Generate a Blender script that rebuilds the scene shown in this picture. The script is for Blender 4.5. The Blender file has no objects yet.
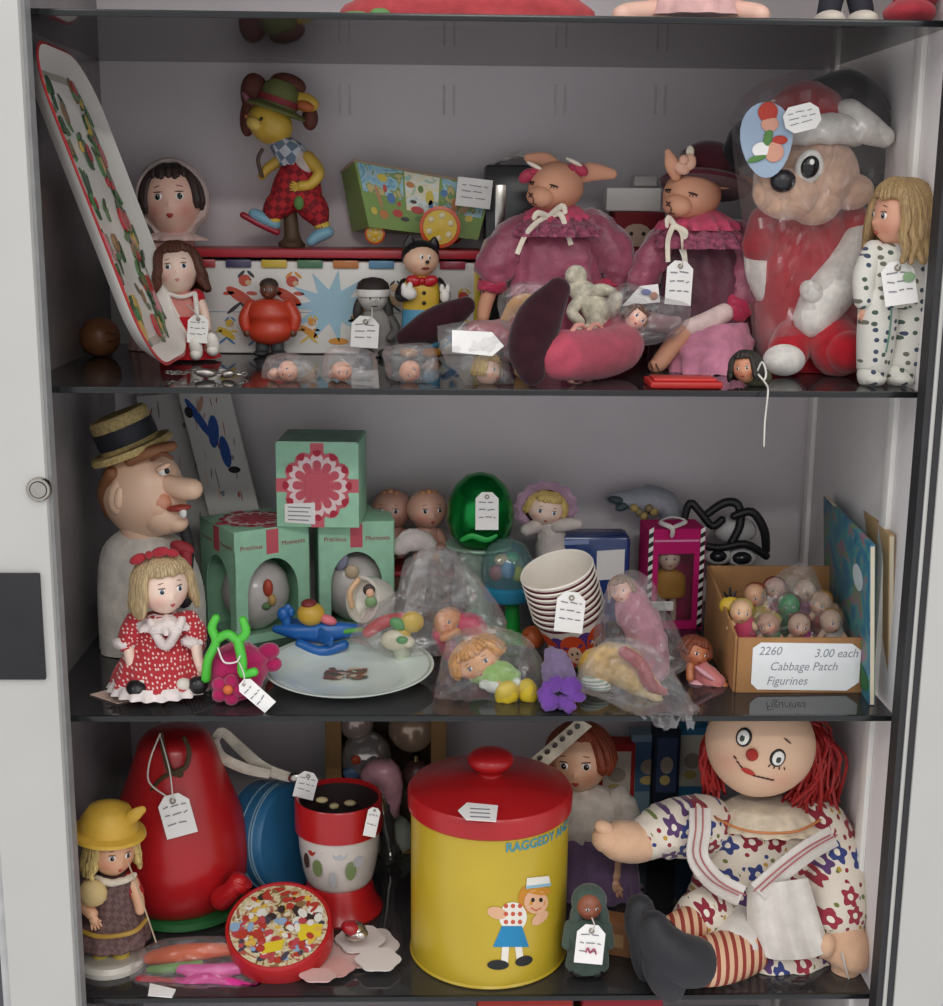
import bpy, bmesh, math, random
from mathutils import Vector, Matrix, noise
random.seed(7)
SC = bpy.context.scene
COL = SC.collection
R = math.radians
# ------------------------------------------------------------------ camera
CAM = Vector((-0.0526, -1.3233, 1.5348))
YAW, PITCH, ROLL, FPX = 0.0279, 0.2157, 0.0097, 1365.3
FW = Vector((math.sin(YAW)*math.cos(PITCH), math.cos(YAW)*math.cos(PITCH), -math.sin(PITCH)))
_r = Vector((math.cos(YAW), -math.sin(YAW), 0)); _u = _r.cross(FW)
RT = math.cos(ROLL)*_r + math.sin(ROLL)*_u
UP = -math.sin(ROLL)*_r + math.cos(ROLL)*_u
cd = bpy.data.cameras.new('camera'); cam = bpy.data.objects.new('camera', cd); COL.objects.link(cam)
cd.sensor_fit = 'HORIZONTAL'; cd.sensor_width = 36; cd.lens = FPX/943*36; cd.clip_start = .02
m3 = Matrix((RT, UP, -FW)).transposed()
cam.matrix_world = Matrix.Translation(CAM) @ m3.to_4x4()
SC.camera = cam
# ------------------------------------------------------------------ light
w = bpy.data.worlds.new('shop_ambient'); SC.world = w; w.use_nodes = True
w.node_tree.nodes['Background'].inputs[0].default_value = (.80, .80, .83, 1)
w.node_tree.nodes['Background'].inputs[1].default_value = 1.05
def area(name, loc, sx, sy, power, col=(1, .97, .92)):
    l = bpy.data.lights.new(name, 'AREA'); l.shape = 'RECTANGLE'; l.size = sx; l.size_y = sy; l.energy = power; l.color = col
    o = bpy.data.objects.new(name, l); COL.objects.link(o); o.location = loc
    o.rotation_euler = (0, 0, 0); return o
area('ceiling_light', (.15, -1.3, 3.05), 1.25, .32, 10)
area('ceiling_light', (.15, -3.4, 3.05), 1.25, .32, 40)
area('ceiling_light', (2.6, -3.4, 3.05), 1.25, .32, 30)
area('ceiling_light', (-2.4, -2.2, 3.05), 1.25, .32, 24)
SC.view_settings.view_transform = 'Standard'; SC.view_settings.look = 'None'
SC.view_settings.gamma = 1; SC.view_settings.use_curve_mapping = False
SC.view_settings.exposure = -0.08
# ------------------------------------------------------------------ pixel helpers (a pixel is a direction, depth is given)
def P(px, py, y):
    d = FW*FPX + RT*(px-471.5) - UP*(py-503)
    return CAM + d*((y-CAM.y)/d.y)
def PZ(px, py, z):
    d = FW*FPX + RT*(px-471.5) - UP*(py-503)
    return CAM + d*((z-CAM.z)/d.z)
def proj(p):
    d = p-CAM; z = d.dot(FW)
    return 471.5+FPX*d.dot(RT)/z, 503-FPX*d.dot(UP)/z, z
ZT, ZA, ZB, ZC = 1.7055, 1.3582, 1.0205, 0.70
W2, DEP = .42, .4175
# ------------------------------------------------------------------ materials
MATS = {}
def lin(h):
    h = h.lstrip('#'); c = [int(h[i:i+2], 16)/255 for i in (0, 2, 4)]
    return tuple(x/12.92 if x <= .04045 else ((x+.055)/1.055)**2.4 for x in c)+(1,)
def base(name):
    m = bpy.data.materials.new(name); m.use_nodes = True; nt = m.node_tree
    return m, nt, nt.nodes['Principled BSDF']
def N(nt, t, **k):
    n = nt.nodes.new('ShaderNode'+t)
    for a, b in k.items():
        if a.startswith('i_'):
            key = a[2:]; key = int(key) if key.isdigit() else key
            n.inputs[key].default_value = b
        else: setattr(n, a, b)
    return n
def ramp(nt, fac, stops, interp='LINEAR'):
    r = nt.nodes.new('ShaderNodeValToRGB'); r.color_ramp.interpolation = interp
    e = r.color_ramp.elements
    while len(e) < len(stops): e.new(.5)
    for el, (p, c) in zip(e, stops): el.position = p; el.color = lin(c) if isinstance(c, str) else c
    nt.links.new(fac, r.inputs[0]); return r
def mixc(nt, fac, a, b):
    n = nt.nodes.new('ShaderNodeMix'); n.data_type = 'RGBA'
    for s, v in ((0, fac), (6, a), (7, b)):
        if hasattr(v, 'is_output') or isinstance(v, bpy.types.NodeSocket): nt.links.new(v, n.inputs[s])
        else: n.inputs[s].default_value = v if s == 0 else (lin(v) if isinstance(v, str) else v)
    return n.outputs[2]
def coord(nt, scale=(1, 1, 1), rot=(0, 0, 0)):
    t = nt.nodes.new('ShaderNodeTexCoord'); mp = nt.nodes.new('ShaderNodeMapping')
    mp.inputs['Scale'].default_value = scale; mp.inputs['Rotation'].default_value = rot
    nt.links.new(t.outputs['Object'], mp.inputs[0]); return mp.outputs[0]
def bump(nt, b, h, strength=.3, dist=.001):
    n = N(nt, 'Bump', i_Strength=strength, i_Distance=dist); nt.links.new(h, n.inputs['Height']); nt.links.new(n.outputs[0], b.inputs['Normal'])
def plain(col, rough=.45, spec=.5, var=.10, scale=40, metal=0, coat=0, sheen=0, sss=0, fab=0, key=None):
    k = key or ('p', col, rough, spec, var, scale, metal, coat, sheen, fab)
    if k in MATS: return MATS[k]
    m, nt, b = base('finish_'+col.lstrip('#')); c = lin(col)
    nz = N(nt, 'TexNoise', i_Scale=scale, i_Detail=4); nt.links.new(coord(nt), nz.inputs['Vector'])
    dk = tuple(x*(1-var*1.6) for x in c[:3])+(1,); lt = tuple(min(1, x*(1+var*.8)) for x in c[:3])+(1,)
    r = ramp(nt, nz.outputs[0], [(.3, dk), (.7, lt)]); nt.links.new(r.outputs[0], b.inputs['Base Color'])
    b.inputs['Roughness'].default_value = rough; b.inputs['Specular IOR Level'].default_value = spec; b.inputs['Metallic'].default_value = metal
    b.inputs['Coat Weight'].default_value = coat; b.inputs['Sheen Weight'].default_value = sheen
    if fab:
        n2 = N(nt, 'TexNoise', i_Scale=fab, i_Detail=3); nt.links.new(coord(nt), n2.inputs['Vector']); bump(nt, b, n2.outputs[0], .5, .0015)
    MATS[k] = m; return m
def fabric(col, var=.14): return plain(col, .9, .15, var, 60, 0, 0, .25, 0, 420)
def plush(col): return plain(col, .95, .1, .12, 90, 0, 0, .5, 0, 700)
def gloss(col, rough=.25): return plain(col, rough, .5, .04, 15)
def paper(col): return plain(col, .75, .25, .04, 25)
def skin(col, blush='#d9705f', rough=.4):
    k = ('s', col, blush, rough)
    if k in MATS: return MATS[k]
    m, nt, b = base('doll_skin_'+col.lstrip('#')); at = N(nt, 'Attribute', attribute_name='blush')
    nt.links.new(mixc(nt, at.outputs['Fac'], col, blush), b.inputs['Base Color']); b.inputs['Roughness'].default_value = rough
    MATS[k] = m; return m
def hairmat(col):
    k = ('h', col)
    if k in MATS: return MATS[k]
    m, nt, b = base('hair_'+col.lstrip('#')); c = lin(col)
    nz = N(nt, 'TexNoise', i_Scale=1, i_Detail=3); nt.links.new(coord(nt, (700, 700, 60)), nz.inputs['Vector'])
    r = ramp(nt, nz.outputs[0], [(.3, tuple(x*.55 for x in c[:3])+(1,)), (.7, tuple(min(1, x*1.25) for x in c[:3])+(1,))])
    nt.links.new(r.outputs[0], b.inputs['Base Color']); b.inputs['Roughness'].default_value = .55; bump(nt, b, nz.outputs[0], .6, .0012)
    MATS[k] = m; return m
def stripes(a, b_, scale, axis=2, duty=.5, rough=.7):
    k = ('st', a, b_, scale, axis, duty)
    if k in MATS: return MATS[k]
    m, nt, b = base('stripes'); sep = N(nt, 'SeparateXYZ'); nt.links.new(coord(nt), sep.inputs[0])
    mu = N(nt, 'Math', operation='MULTIPLY', i_1=scale); nt.links.new(sep.outputs[axis], mu.inputs[0])
    fr = N(nt, 'Math', operation='FRACT'); nt.links.new(mu.outputs[0], fr.inputs[0])
    gt = N(nt, 'Math', operation='GREATER_THAN', i_1=duty); nt.links.new(fr.outputs[0], gt.inputs[0])
    nt.links.new(mixc(nt, gt.outputs[0], a, b_), b.inputs['Base Color']); b.inputs['Roughness'].default_value = rough
    MATS[k] = m; return m
def checks(a, b_, scale, rough=.8):
    k = ('ck', a, b_, scale)
    if k in MATS: return MATS[k]
    m, nt, b = base('checked_cloth'); ch = N(nt, 'TexChecker', i_Scale=scale); nt.links.new(coord(nt, rot=(0, R(40), 0)), ch.inputs[0])
    ch.inputs[1].default_value = lin(a); ch.inputs[2].default_value = lin(b_)
    nt.links.new(ch.outputs[0], b.inputs['Base Color']); b.inputs['Roughness'].default_value = rough
    MATS[k] = m; return m
def dots(bg, cols, scale, rad, rough=.85, centre=None, crad=.12, rand=1, petals=False):
    """printed cloth: random dots or five-petalled flowers on a ground colour"""
    k = ('dt', bg, tuple(cols), scale, rad, centre, petals)
    if k in MATS: return MATS[k]
    m, nt, b = base('printed_cloth')
    v = N(nt, 'TexVoronoi', i_Scale=scale, i_Randomness=rand, voronoi_dimensions='2D')
    sx = N(nt, 'SeparateXYZ'); nt.links.new(coord(nt), sx.inputs[0]); ma = N(nt, 'Math', operation='MULTIPLY_ADD', i_1=.35); nt.links.new(sx.outputs[1], ma.inputs[0]); nt.links.new(sx.outputs[0], ma.inputs[2])
    cx = N(nt, 'CombineXYZ'); nt.links.new(ma.outputs[0], cx.inputs[0]); nt.links.new(sx.outputs[2], cx.inputs[1]); nt.links.new(cx.outputs[0], v.inputs['Vector'])
    sp = N(nt, 'SeparateColor'); nt.links.new(v.outputs['Color'], sp.inputs[0])
    n = len(cols); pal = ramp(nt, sp.outputs[0], [(i/n, c) for i, c in enumerate(cols)], 'CONSTANT')
    dist = v.outputs['Distance']
    if petals:
        sub = N(nt, 'VectorMath', operation='SUBTRACT'); nt.links.new(cx.outputs[0], sub.inputs[0]); nt.links.new(v.outputs['Position'], sub.inputs[1])
        s2 = N(nt, 'SeparateXYZ'); nt.links.new(sub.outputs[0], s2.inputs[0])
        an = N(nt, 'Math', operation='ARCTAN2'); nt.links.new(s2.outputs[1], an.inputs[0]); nt.links.new(s2.outputs[0], an.inputs[1])
        m5 = N(nt, 'Math', operation='MULTIPLY', i_1=5); nt.links.new(an.outputs[0], m5.inputs[0])
        si = N(nt, 'Math', operation='COSINE'); nt.links.new(m5.outputs[0], si.inputs[0])
        sc = N(nt, 'Math', operation='MULTIPLY_ADD', i_1=-.075, i_2=0); nt.links.new(si.outputs[0], sc.inputs[0])
        ad = N(nt, 'Math', operation='ADD'); nt.links.new(dist, ad.inputs[0]); nt.links.new(sc.outputs[0], ad.inputs[1]); d2 = ad.outputs[0]
    else: d2 = dist
    lt = N(nt, 'Math', operation='LESS_THAN', i_1=rad); nt.links.new(d2, lt.inputs[0])
    c = mixc(nt, lt.outputs[0], bg, pal.outputs[0])
    if centre:
        l2 = N(nt, 'Math', operation='LESS_THAN', i_1=crad); nt.links.new(dist, l2.inputs[0]); c = mixc(nt, l2.outputs[0], c, centre)
    if petals:
        v2 = N(nt, 'TexVoronoi', i_Scale=scale*2.3, voronoi_dimensions='2D'); nt.links.new(cx.outputs[0], v2.inputs['Vector']); l3 = N(nt, 'Math', operation='LESS_THAN', i_1=.2); nt.links.new(v2.outputs['Distance'], l3.inputs[0])
        far = N(nt, 'Math', operation='GREATER_THAN', i_1=rad+.12); nt.links.new(dist, far.inputs[0]); mm = N(nt, 'Math', operation='MULTIPLY'); nt.links.new(l3.outputs[0], mm.inputs[0]); nt.links.new(far.outputs[0], mm.inputs[1])
        s3 = N(nt, 'SeparateColor'); nt.links.new(v2.outputs['Color'], s3.inputs[0]); p3 = ramp(nt, s3.outputs[0], [(0, '#8a2436'), (.4, '#6f7a3c'), (.6, '#b8922e'), (.8, '#34407a')], 'CONSTANT'); c = mixc(nt, mm.outputs[0], c, p3.outputs[0])
    nt.links.new(c, b.inputs['Base Color']); b.inputs['Roughness'].default_value = rough; b.inputs['Sheen Weight'].default_value = .2
    n2 = N(nt, 'TexNoise', i_Scale=350); nt.links.new(coord(nt), n2.inputs['Vector']); bump(nt, b, n2.outputs[0], .4, .001)
    MATS[k] = m; return m
def picmat(cols, scale, name='printed_picture', dist=2.0):
    k = ('pic', tuple(cols), scale)
    if k in MATS: return MATS[k]
    m, nt, b = base(name); nz = N(nt, 'TexNoise', i_Scale=scale, i_Detail=2.5, i_Distortion=dist); nt.links.new(coord(nt), nz.inputs['Vector']); n = len(cols)
    r = ramp(nt, nz.outputs[0], [(.30+.40*i/n, c) for i, c in enumerate(cols)], 'CONSTANT'); nt.links.new(r.outputs[0], b.inputs['Base Color']); b.inputs['Roughness'].default_value = .5
    MATS[k] = m; return m
def film(name, tint=(.97, .97, .97, 1), haze=.04, rough=.08, f0=.05, hazecol='#e8e4e4', fk=1.0):
    if name in MATS: return MATS[name]
    m = bpy.data.materials.new(name); m.use_nodes = True; nt = m.node_tree; nt.nodes.clear()
    out = N(nt, 'OutputMaterial'); tr = N(nt, 'BsdfTransparent'); tr.inputs[0].default_value = tint
    gl = N(nt, 'BsdfGlossy', i_Roughness=rough); df = N(nt, 'BsdfDiffuse'); df.inputs[0].default_value = lin(hazecol)
    fr = N(nt, 'Fresnel', i_IOR=1.5); ad = N(nt, 'Math', operation='MULTIPLY_ADD', i_1=fk, i_2=f0, use_clamp=True); nt.links.new(fr.outputs[0], ad.inputs[0])
    m1 = N(nt, 'MixShader', i_0=haze); nt.links.new(tr.outputs[0], m1.inputs[1]); nt.links.new(df.outputs[0], m1.inputs[2])
    m2 = N(nt, 'MixShader'); nt.links.new(ad.outputs[0], m2.inputs[0]); nt.links.new(m1.outputs[0], m2.inputs[1]); nt.links.new(gl.outputs[0], m2.inputs[2])
    nt.links.new(m2.outputs[0], out.inputs[0]); MATS[name] = m; return m
BAG = film('clear_bag_plastic', haze=.075, rough=.2, f0=.045, fk=.2, hazecol='#f4f0f0')
GLASS = film('clear_glass', haze=.02, rough=.02, f0=.02)
SHELF = film('shade_tinted_shelf_glass', (.5, .51, .53, 1), .22, .05, .04, '#6c6a6c')  # tint stands in for shade and reflections; grey diffuse paints the haze
WHITE = gloss('#f2f0ea', .4); BLACK = gloss('#141416', .35); INK = paper('#85858c'); PAPER = paper('#f4f2ee')
# ------------------------------------------------------------------ mesh building
def catmull(pts, k=4):
    if len(pts) < 3 or k < 2: return [tuple(p) for p in pts]
    out = []; n = len(pts)
    for i in range(n-1):
        a, b, c, d = pts[max(i-1, 0)], pts[i], pts[i+1], pts[min(i+2, n-1)]
        for j in range(k):
            t = j/k
            out.append(tuple(.5*((2*b[q])+(c[q]-a[q])*t+(2*a[q]-5*b[q]+4*c[q]-d[q])*t*t+(3*b[q]-a[q]-3*c[q]+d[q])*t**3) for q in range(len(b))))
    out.append(tuple(pts[-1])); return out
class MB:
    def __init__(s): s.v = []; s.f = []; s.mi = []; s.m = 0; s.bl = {}
    def vert(s, p): s.v.append(Vector(p)); return len(s.v)-1
    def face(s, ids): s.f.append(ids); s.mi.append(s.m)
    def rings(s, rows, cap0=True, cap1=True, closed=True):
        n = len(rows[0]); b = len(s.v)
        for r in rows: s.v.extend(Vector(p) for p in r)
        for i in range(len(rows)-1):
            for j in range(n if closed else n-1):
                k = (j+1) % n; s.face((b+i*n+j, b+i*n+k, b+(i+1)*n+k, b+(i+1)*n+j))
        if cap0: s.face(tuple(b+j for j in range(n))[::-1])
        if cap1: s.face(tuple(b+(len(rows)-1)*n+j for j in range(n)))
    def ball(s, c, ax, nu=18, nv=12, fn=None):
        """ax: three half-axis vectors (right, depth, up)"""
        c = Vector(c); rows = []; b = len(s.v)
        top = s.vert(c+ax[2] if not fn else fn(0, 0, 1)); bot = s.vert(c-ax[2] if not fn else fn(0, 0, -1)); st = len(s.v)
        for i in range(1, nv):
            ph = math.pi*i/nv
            for j in range(nu):
                a = 2*math.pi*j/nu; x, y, z = math.sin(ph)*math.cos(a), math.sin(ph)*math.sin(a), math.cos(ph)
                s.v.append(fn(x, y, z) if fn else c+ax[0]*x+ax[1]*y+ax[2]*z)
        for j in range(nu):
            k = (j+1) % nu; s.face((top, st+j, st+k)); e = st+(nv-2)*nu; s.face((bot, e+k, e+j))
            for i in range(nv-2): s.face((st+i*nu+j, st+(i+1)*nu+j, st+(i+1)*nu+k, st+i*nu+k))
    def tube(s, pts, n=10, round_ends=True, sq=1.0, closed=False):
        """pts: list of (Vector, radius)"""
        ps = [Vector(p) for p, r in pts]; rs = [r for p, r in pts]; L = len(ps)
        tg = []
        for i in range(L):
            if closed: t = ps[(i+1) % L]-ps[i-1]
            else: t = ps[min(i+1, L-1)]-ps[max(i-1, 0)]
            tg.append(t.normalized() if t.length > 1e-9 else Vector((0, 0, 1)))
        ref = Vector((0, 1, 0)) if abs(tg[0].y) < .9 else Vector((1, 0, 0))
        u = (ref-tg[0]*ref.dot(tg[0])).normalized(); rows = []
        def ring(c, t, u, r): w_ = t.cross(u); return [c+u*(r*sq*math.cos(2*math.pi*j/n))+w_*(r*math.sin(2*math.pi*j/n)) for j in range(n)]
        for i in range(L):
            u = u-tg[i]*u.dot(tg[i]); u = u.normalized() if u.length > 1e-6 else tg[i].orthogonal().normalized()
            if i == 0 and round_ends and not closed:
                for a in (80, 50, 22): rows.append(ring(ps[0]-tg[0]*rs[0]*math.sin(R(a)), tg[0], u, rs[0]*math.cos(R(a))))
            rows.append(ring(ps[i], tg[i], u, rs[i]))
            if i == L-1 and round_ends and not closed:
                for a in (22, 50, 80): rows.append(ring(ps[i]+tg[i]*rs[i]*math.sin(R(a)), tg[i], u, rs[i]*math.cos(R(a))))
        if closed: rows.append(rows[0]); s.rings(rows, False, False)
        else: s.rings(rows)
    def obox(s, O, u, v, w_):
        """box from corner O and three edge vectors"""
        b = len(s.v); O = Vector(O)
        for k in range(8): s.v.append(O+(u if k & 1 else u*0)+(v if k & 2 else v*0)+(w_ if k & 4 else w_*0))
        for q in ((0, 2, 3, 1), (4, 5, 7, 6), (0, 1, 5, 4), (2, 6, 7, 3), (0, 4, 6, 2), (1, 3, 7, 5)): s.face(tuple(b+i for i in q))
    def slab(s, pts, n, th):
        """extruded flat polygon: pts in order, normal n, thickness th (front = pts + n*th)"""
        k = len(pts); b = len(s.v); n = Vector(n).normalized()
        s.v.extend(Vector(p) for p in pts); s.v.extend(Vector(p)+n*th for p in pts)
        s.face(tuple(b+i for i in range(k))[::-1]); s.face(tuple(b+k+i for i in range(k)))
        for i in range(k): j = (i+1) % k; s.face((b+i, b+j, b+k+j, b+k+i))
def finish(mb, name, mats, parent=None, origin=None, bevel=0, smooth=True, label=None, segs=2, norm=True, wr=0, wf=60):
    me = bpy.data.meshes.new(name); o0 = origin if origin is not None else Vector((0, 0, 0))
    me.from_pydata([v-o0 for v in mb.v], [], mb.f)
    ms = mats if isinstance(mats, (list, tuple)) else [mats]
    for m in ms: me.materials.append(m)
    me.polygons.foreach_set('material_index', mb.mi)
    if mb.bl:
        at = me.attributes.new('blush', 'FLOAT', 'POINT'); vals = [mb.bl.get(i, 0.0) for i in range(len(mb.v))]; at.data.foreach_set('value', vals)
    bm = bmesh.new(); bm.from_mesh(me)
    if norm: bmesh.ops.recalc_face_normals(bm, faces=bm.faces)
    if wr:
        bm.normal_update(); sd = Vector((len(mb.v)*.37, len(mb.f)*.11, 0)); dv = []
        for v in bm.verts:
            q = v.co*wf+sd; dv.append(v.normal*(noise.noise(q)+.5*noise.noise(q*2.1))*wr)
        for v, d_ in zip(bm.verts, dv): v.co += d_
    if bevel:
        ed = [e for e in bm.edges if len(e.link_faces) == 2 and e.calc_face_angle(0) > .5]
        bmesh.ops.bevel(bm, geom=ed, offset=bevel, segments=segs, affect='EDGES', profile=.5, clamp_overlap=True)
    bm.to_mesh(me); bm.free()
    if smooth:
        me.polygons.foreach_set('use_smooth', [True]*len(me.polygons)); me.set_sharp_from_angle(angle=R(42))
    o = bpy.data.objects.new(name, me); COL.objects.link(o)
    if parent is not None: o.parent = parent
    elif origin is not None: o.location = origin
    if label: o['label'] = label
    return o
_txt = {}
def text_geo(s, bold=.0):
    if s in _txt: return _txt[s]
    c = bpy.data.curves.new('lettering', 'FONT'); c.body = s; c.size = 1; c.align_x = 'CENTER'; c.resolution_u = 3; c.offset = bold
    o = bpy.data.objects.new('lettering', c); COL.objects.link(o)
    bpy.context.view_layer.update(); dg = bpy.context.evaluated_depsgraph_get(); e = o.evaluated_get(dg); me = e.to_mesh()
    g = ([tuple(v.co[:2]) for v in me.vertices], [tuple(p.vertices) for p in me.polygons]); e.to_mesh_clear()
    bpy.data.objects.remove(o); bpy.data.curves.remove(c); _txt[s] = g; return g
def add_text(mb, s, fn):
    """fn maps the flat (x, y) of the lettering to a world point"""
    vs, fs = text_geo(s); b = len(mb.v); mb.v.extend(fn(x, y) for x, y in vs)
    for f in fs: mb.face(tuple(b+i for i in f))
# ------------------------------------------------------------------ things
class T:
    """a thing standing on a shelf: root empty at its base, parts given in photo pixels on its depth plane.
    d is an extra depth in px units, positive away from the viewer."""
    def __init__(s, name, label, cat, px, y, z, group=None, py=None):
        if y is None: y = PZ(px, py, z).y
        s.y = y; p = P(px, 500, y); q = Vector((p.x, y, z))
        for _ in range(3):
            a, b_, dz = proj(q); q.x += (px-a)*dz/FPX
        s.loc = q; s.px = px; s.by = proj(q)[1]; s.s = proj(q)[2]/FPX
        e = bpy.data.objects.new(name, None); COL.objects.link(e); e.location = q; e.empty_display_size = .02
        e['label'] = label; e['category'] = cat
        if group: e['group'] = group
        s.root = e
    def p(s, px, py, d=0): return P(px, py, s.y+d*s.s)
    def add(s, mb, name, mats, parent=None, **k):
        zf = s.loc.z+.0003
        for v in mb.v:
            if v.y > -.001 and v.z < zf: v.z = zf
        o = finish(mb, name, mats, None, s.loc, **k); o.parent = parent or s.root; o.location = (0, 0, 0); return o
    def axes(s, rx, ry, rd, roll=0, yaw=0, pitch=0):
        M = Matrix.Rotation(R(yaw), 3, 'Z') @ Matrix.Rotation(R(roll), 3, 'Y') @ Matrix.Rotation(R(pitch), 3, 'X'); k = s.s
        return [M @ Vector((rx*k, 0, 0)), M @ Vector((0, rd*k, 0)), M @ Vector((0, 0, ry*k))]
    def balls(s, name, mats, lst, parent=None, res=(18, 12), **k):
        """lst: (px,py,d, rx,ry,rd [,roll,yaw,pitch,mat])"""
        L = [list(a)+[0]*(10-len(a)) for a in lst]; grp = list(range(len(L)))
        for i in range(len(L)):
            for j in range(i):
                a, b = L[i], L[j]; dist = math.sqrt(sum((a[q]-b[q])**2 for q in range(3)))
                if dist < max(a[3:6])+max(b[3:6])+.5: gi, gj = grp[i], grp[j]; grp = [gj if g == gi else g for g in grp]
        first = None
        for g in sorted(set(grp), key=grp.index):
            mb = MB()
            for a, gg in zip(L, grp):
                if gg == g: mb.m = int(a[9]); mb.ball(s.p(*a[:3]), s.axes(a[3], a[4], a[5], a[6], a[7], a[8]), *res)
            o = s.add(mb, name, mats, parent, **k); first = first or o
        return first
    def limb(s, name, mat, pts, parent=None, n=12, k=4, sq=1, closed=False, **kw):
        mb = MB(); s.limb_to(mb, pts, n, k, sq, closed); return s.add(mb, name, mat, parent, **kw)
    def limb_to(s, mb, pts, n=12, k=4, sq=1, closed=False):
        q = catmull(pts, k); mb.tube([(s.p(a, b, c), r*s.s) for a, b, c, r in q], n, sq=sq, closed=closed)
    def loft(s, name, mats, rows, parent=None, n=28, pleats=0, amp=0, k=4, cap=True, ph=0, **kw):
        """rows top to bottom: (px,py,d,rx,rd) level ellipses"""
        mb = MB(); q = catmull(rows, k); R_ = []
        if pleats: n = max(n, pleats*6)
        for i, (px, py, d, rx, rd) in enumerate(q):
            c = s.p(px, py, d); t = i/(len(q)-1); ring = []
            for j in range(n):
                a = 2*math.pi*j/n; f = 1+amp*t*math.sin(pleats*a+ph) if pleats else 1
                ring.append(c+Vector((math.cos(a)*rx*s.s*f, math.sin(a)*rd*s.s*f, 0)))
            R_.append(ring)
        mb.rings(R_, cap, cap); return s.add(mb, name, mats, parent, **kw)
    def lathe(s, name, mats, px, py, d, prof, parent=None, roll=0, pitch=0, n=36, cap=(True, True), idx=None, sx=1, **kw):
        """prof: (radius, height) in px units above the base point; roll clockwise, pitch leans to the viewer"""
        mb = MB(); c = s.p(px, py, d) if py is not None else s.p(px, s.by, 0)+Vector((0, d*s.s, 0))
        if py is None: c.z = s.loc.z; c.x = s.loc.x+(px-s.px)*s.s; c.y = s.y+d*s.s
        M = Matrix.Rotation(R(roll), 3, 'Y') @ Matrix.Rotation(R(pitch), 3, 'X'); rows = []
        for r, h in prof: rows.append([c+M @ Vector((math.cos(2*math.pi*j/n)*r*s.s*sx, math.sin(2*math.pi*j/n)*r*s.s, h*s.s)) for j in range(n)])
        if idx is None: mb.rings(rows, *cap)
        else:
            for i in range(len(rows)-1): mb.m = idx[i]; mb.rings(rows[i:i+2], cap[0] and i == 0, cap[1] and i == len(rows)-2)
        return s.add(mb, name, mats, parent, **kw)
    def box(s, name, mats, O, u, v, w_, parent=None, bevel=.001, **kw):
        mb = MB(); mb.obox(O, u, v, w_); return s.add(mb, name, mats, parent, bevel=bevel, **kw)
    def flat(s, name, mats, polys, n, th=.0006, parent=None, **kw):
        """polys: list of (list of world points, material index)"""
        mb = MB()
        for pts, i in polys: mb.m = i; mb.slab(pts, n, th)
        return s.add(mb, name, mats, parent, smooth=False, **kw)
    def tag(s, px, py, d, w_, h, roll=0, to=None, shape='tag', col=PAPER, parent=None, lines=3, yaw=0, lean=12, lt=True):
        k = s.s; M = Matrix.Rotation(R(yaw), 3, 'Z') @ Matrix.Rotation(R(roll), 3, 'Y') @ Matrix.Rotation(R(-lean), 3, 'X'); c = s.p(px, py, d)
        f = lambda x, z, y=0: c+M @ Vector((x*k, y*k, z*k))
        a, b_ = w_/2, h/2; q = min(a, b_)*.55
        if shape == 'tag': o = [(-a, -b_), (a, -b_), (a, b_-q), (a-q, b_), (-a+q, b_), (-a, b_-q)]
        elif shape == 'oct': o = [(-a+q, -b_), (a-q, -b_), (a, -b_+q), (a, b_-q), (a-q, b_), (-a+q, b_), (-a, b_-q), (-a, -b_+q)]
        else: o = [(-a, -b_), (a, -b_), (a, b_), (-a, b_)]
        mb = MB(); mb.slab([f(x, z) for x, z in o], M @ Vector((0, -1, 0)), .0007)
        t = s.add(mb, 'price_tag', col, parent, smooth=False, label='white paper price tag' if lt else None)
        if lines:
            mb = MB(); rnd = random.Random(int(px*7+py)); lw = max(.0005, h*.026*k)
            for i in range(lines):
                z = b_*.45-i*h*.62/max(lines, 1); x = -a*.72
                while x < a*.6:
                    l = rnd.uniform(.12, .35)*w_; x2 = min(x+l, a*.75)
                    p0 = f(x, z+rnd.uniform(-.02, .02)*h, -1.2); p1 = f(x2, z+rnd.uniform(-.02, .02)*h, -1.2); u = (p1-p0)
                    up = M @ Vector((0, 0, lw)); mb.slab([p0, p1, p1+up, p0+up], M @ Vector((0, -1, 0)), .0002); x = x2+.08*w_
            s.add(mb, 'writing', INK, t, smooth=False)
        if shape == 'tag':
            mb = MB(); ring = [(f(math.cos(i*.785)*q*.28, b_-q*.75+math.sin(i*.785)*q*.28, -1.1), q*.12*k) for i in range(8)]; mb.tube(ring, 6, closed=True); s.add(mb, 'eyelet', plain('#9a8f80', .4), t)
        if to:
            st = (px+math.sin(R(roll))*(b_-q*.7), py-math.cos(R(roll))*(b_-q*.7), d-1.5, .7); e = (to[0], to[1], to[2] if len(to) > 2 else d-1.5, .7)
            mid = ((st[0]+e[0])/2+3, (st[1]+e[1])/2+2, min(st[2], e[2]), .7)
            s.limb('string', plain('#d8d4cc', .8), [st, mid, e], t, n=6)
        return t
    def ribbon(s, name, mat, pts, parent=None, k=5, th=1.2, **kw):
        """flat strip along photo points (px,py,d,half width), facing the viewer"""
        q = catmull(pts, k); rows = []
        for i, (a, b, d, w_) in enumerate(q):
            p0, p1 = q[max(i-1, 0)], q[min(i+1, len(q)-1)]; tx, ty = p1[0]-p0[0], p1[1]-p0[1]; L = math.hypot(tx, ty) or 1; nx, ny = -ty/L*w_, tx/L*w_
            rows.append([s.p(a+nx, b+ny, d), s.p(a+nx*.9, b+ny*.9, d-th), s.p(a, b, d-th*1.4), s.p(a-nx*.9, b-ny*.9, d-th), s.p(a-nx, b-ny, d), s.p(a, b, d+th*.3)])
        mb = MB(); mb.rings(rows); return s.add(mb, name, mat, parent, **kw)
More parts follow.
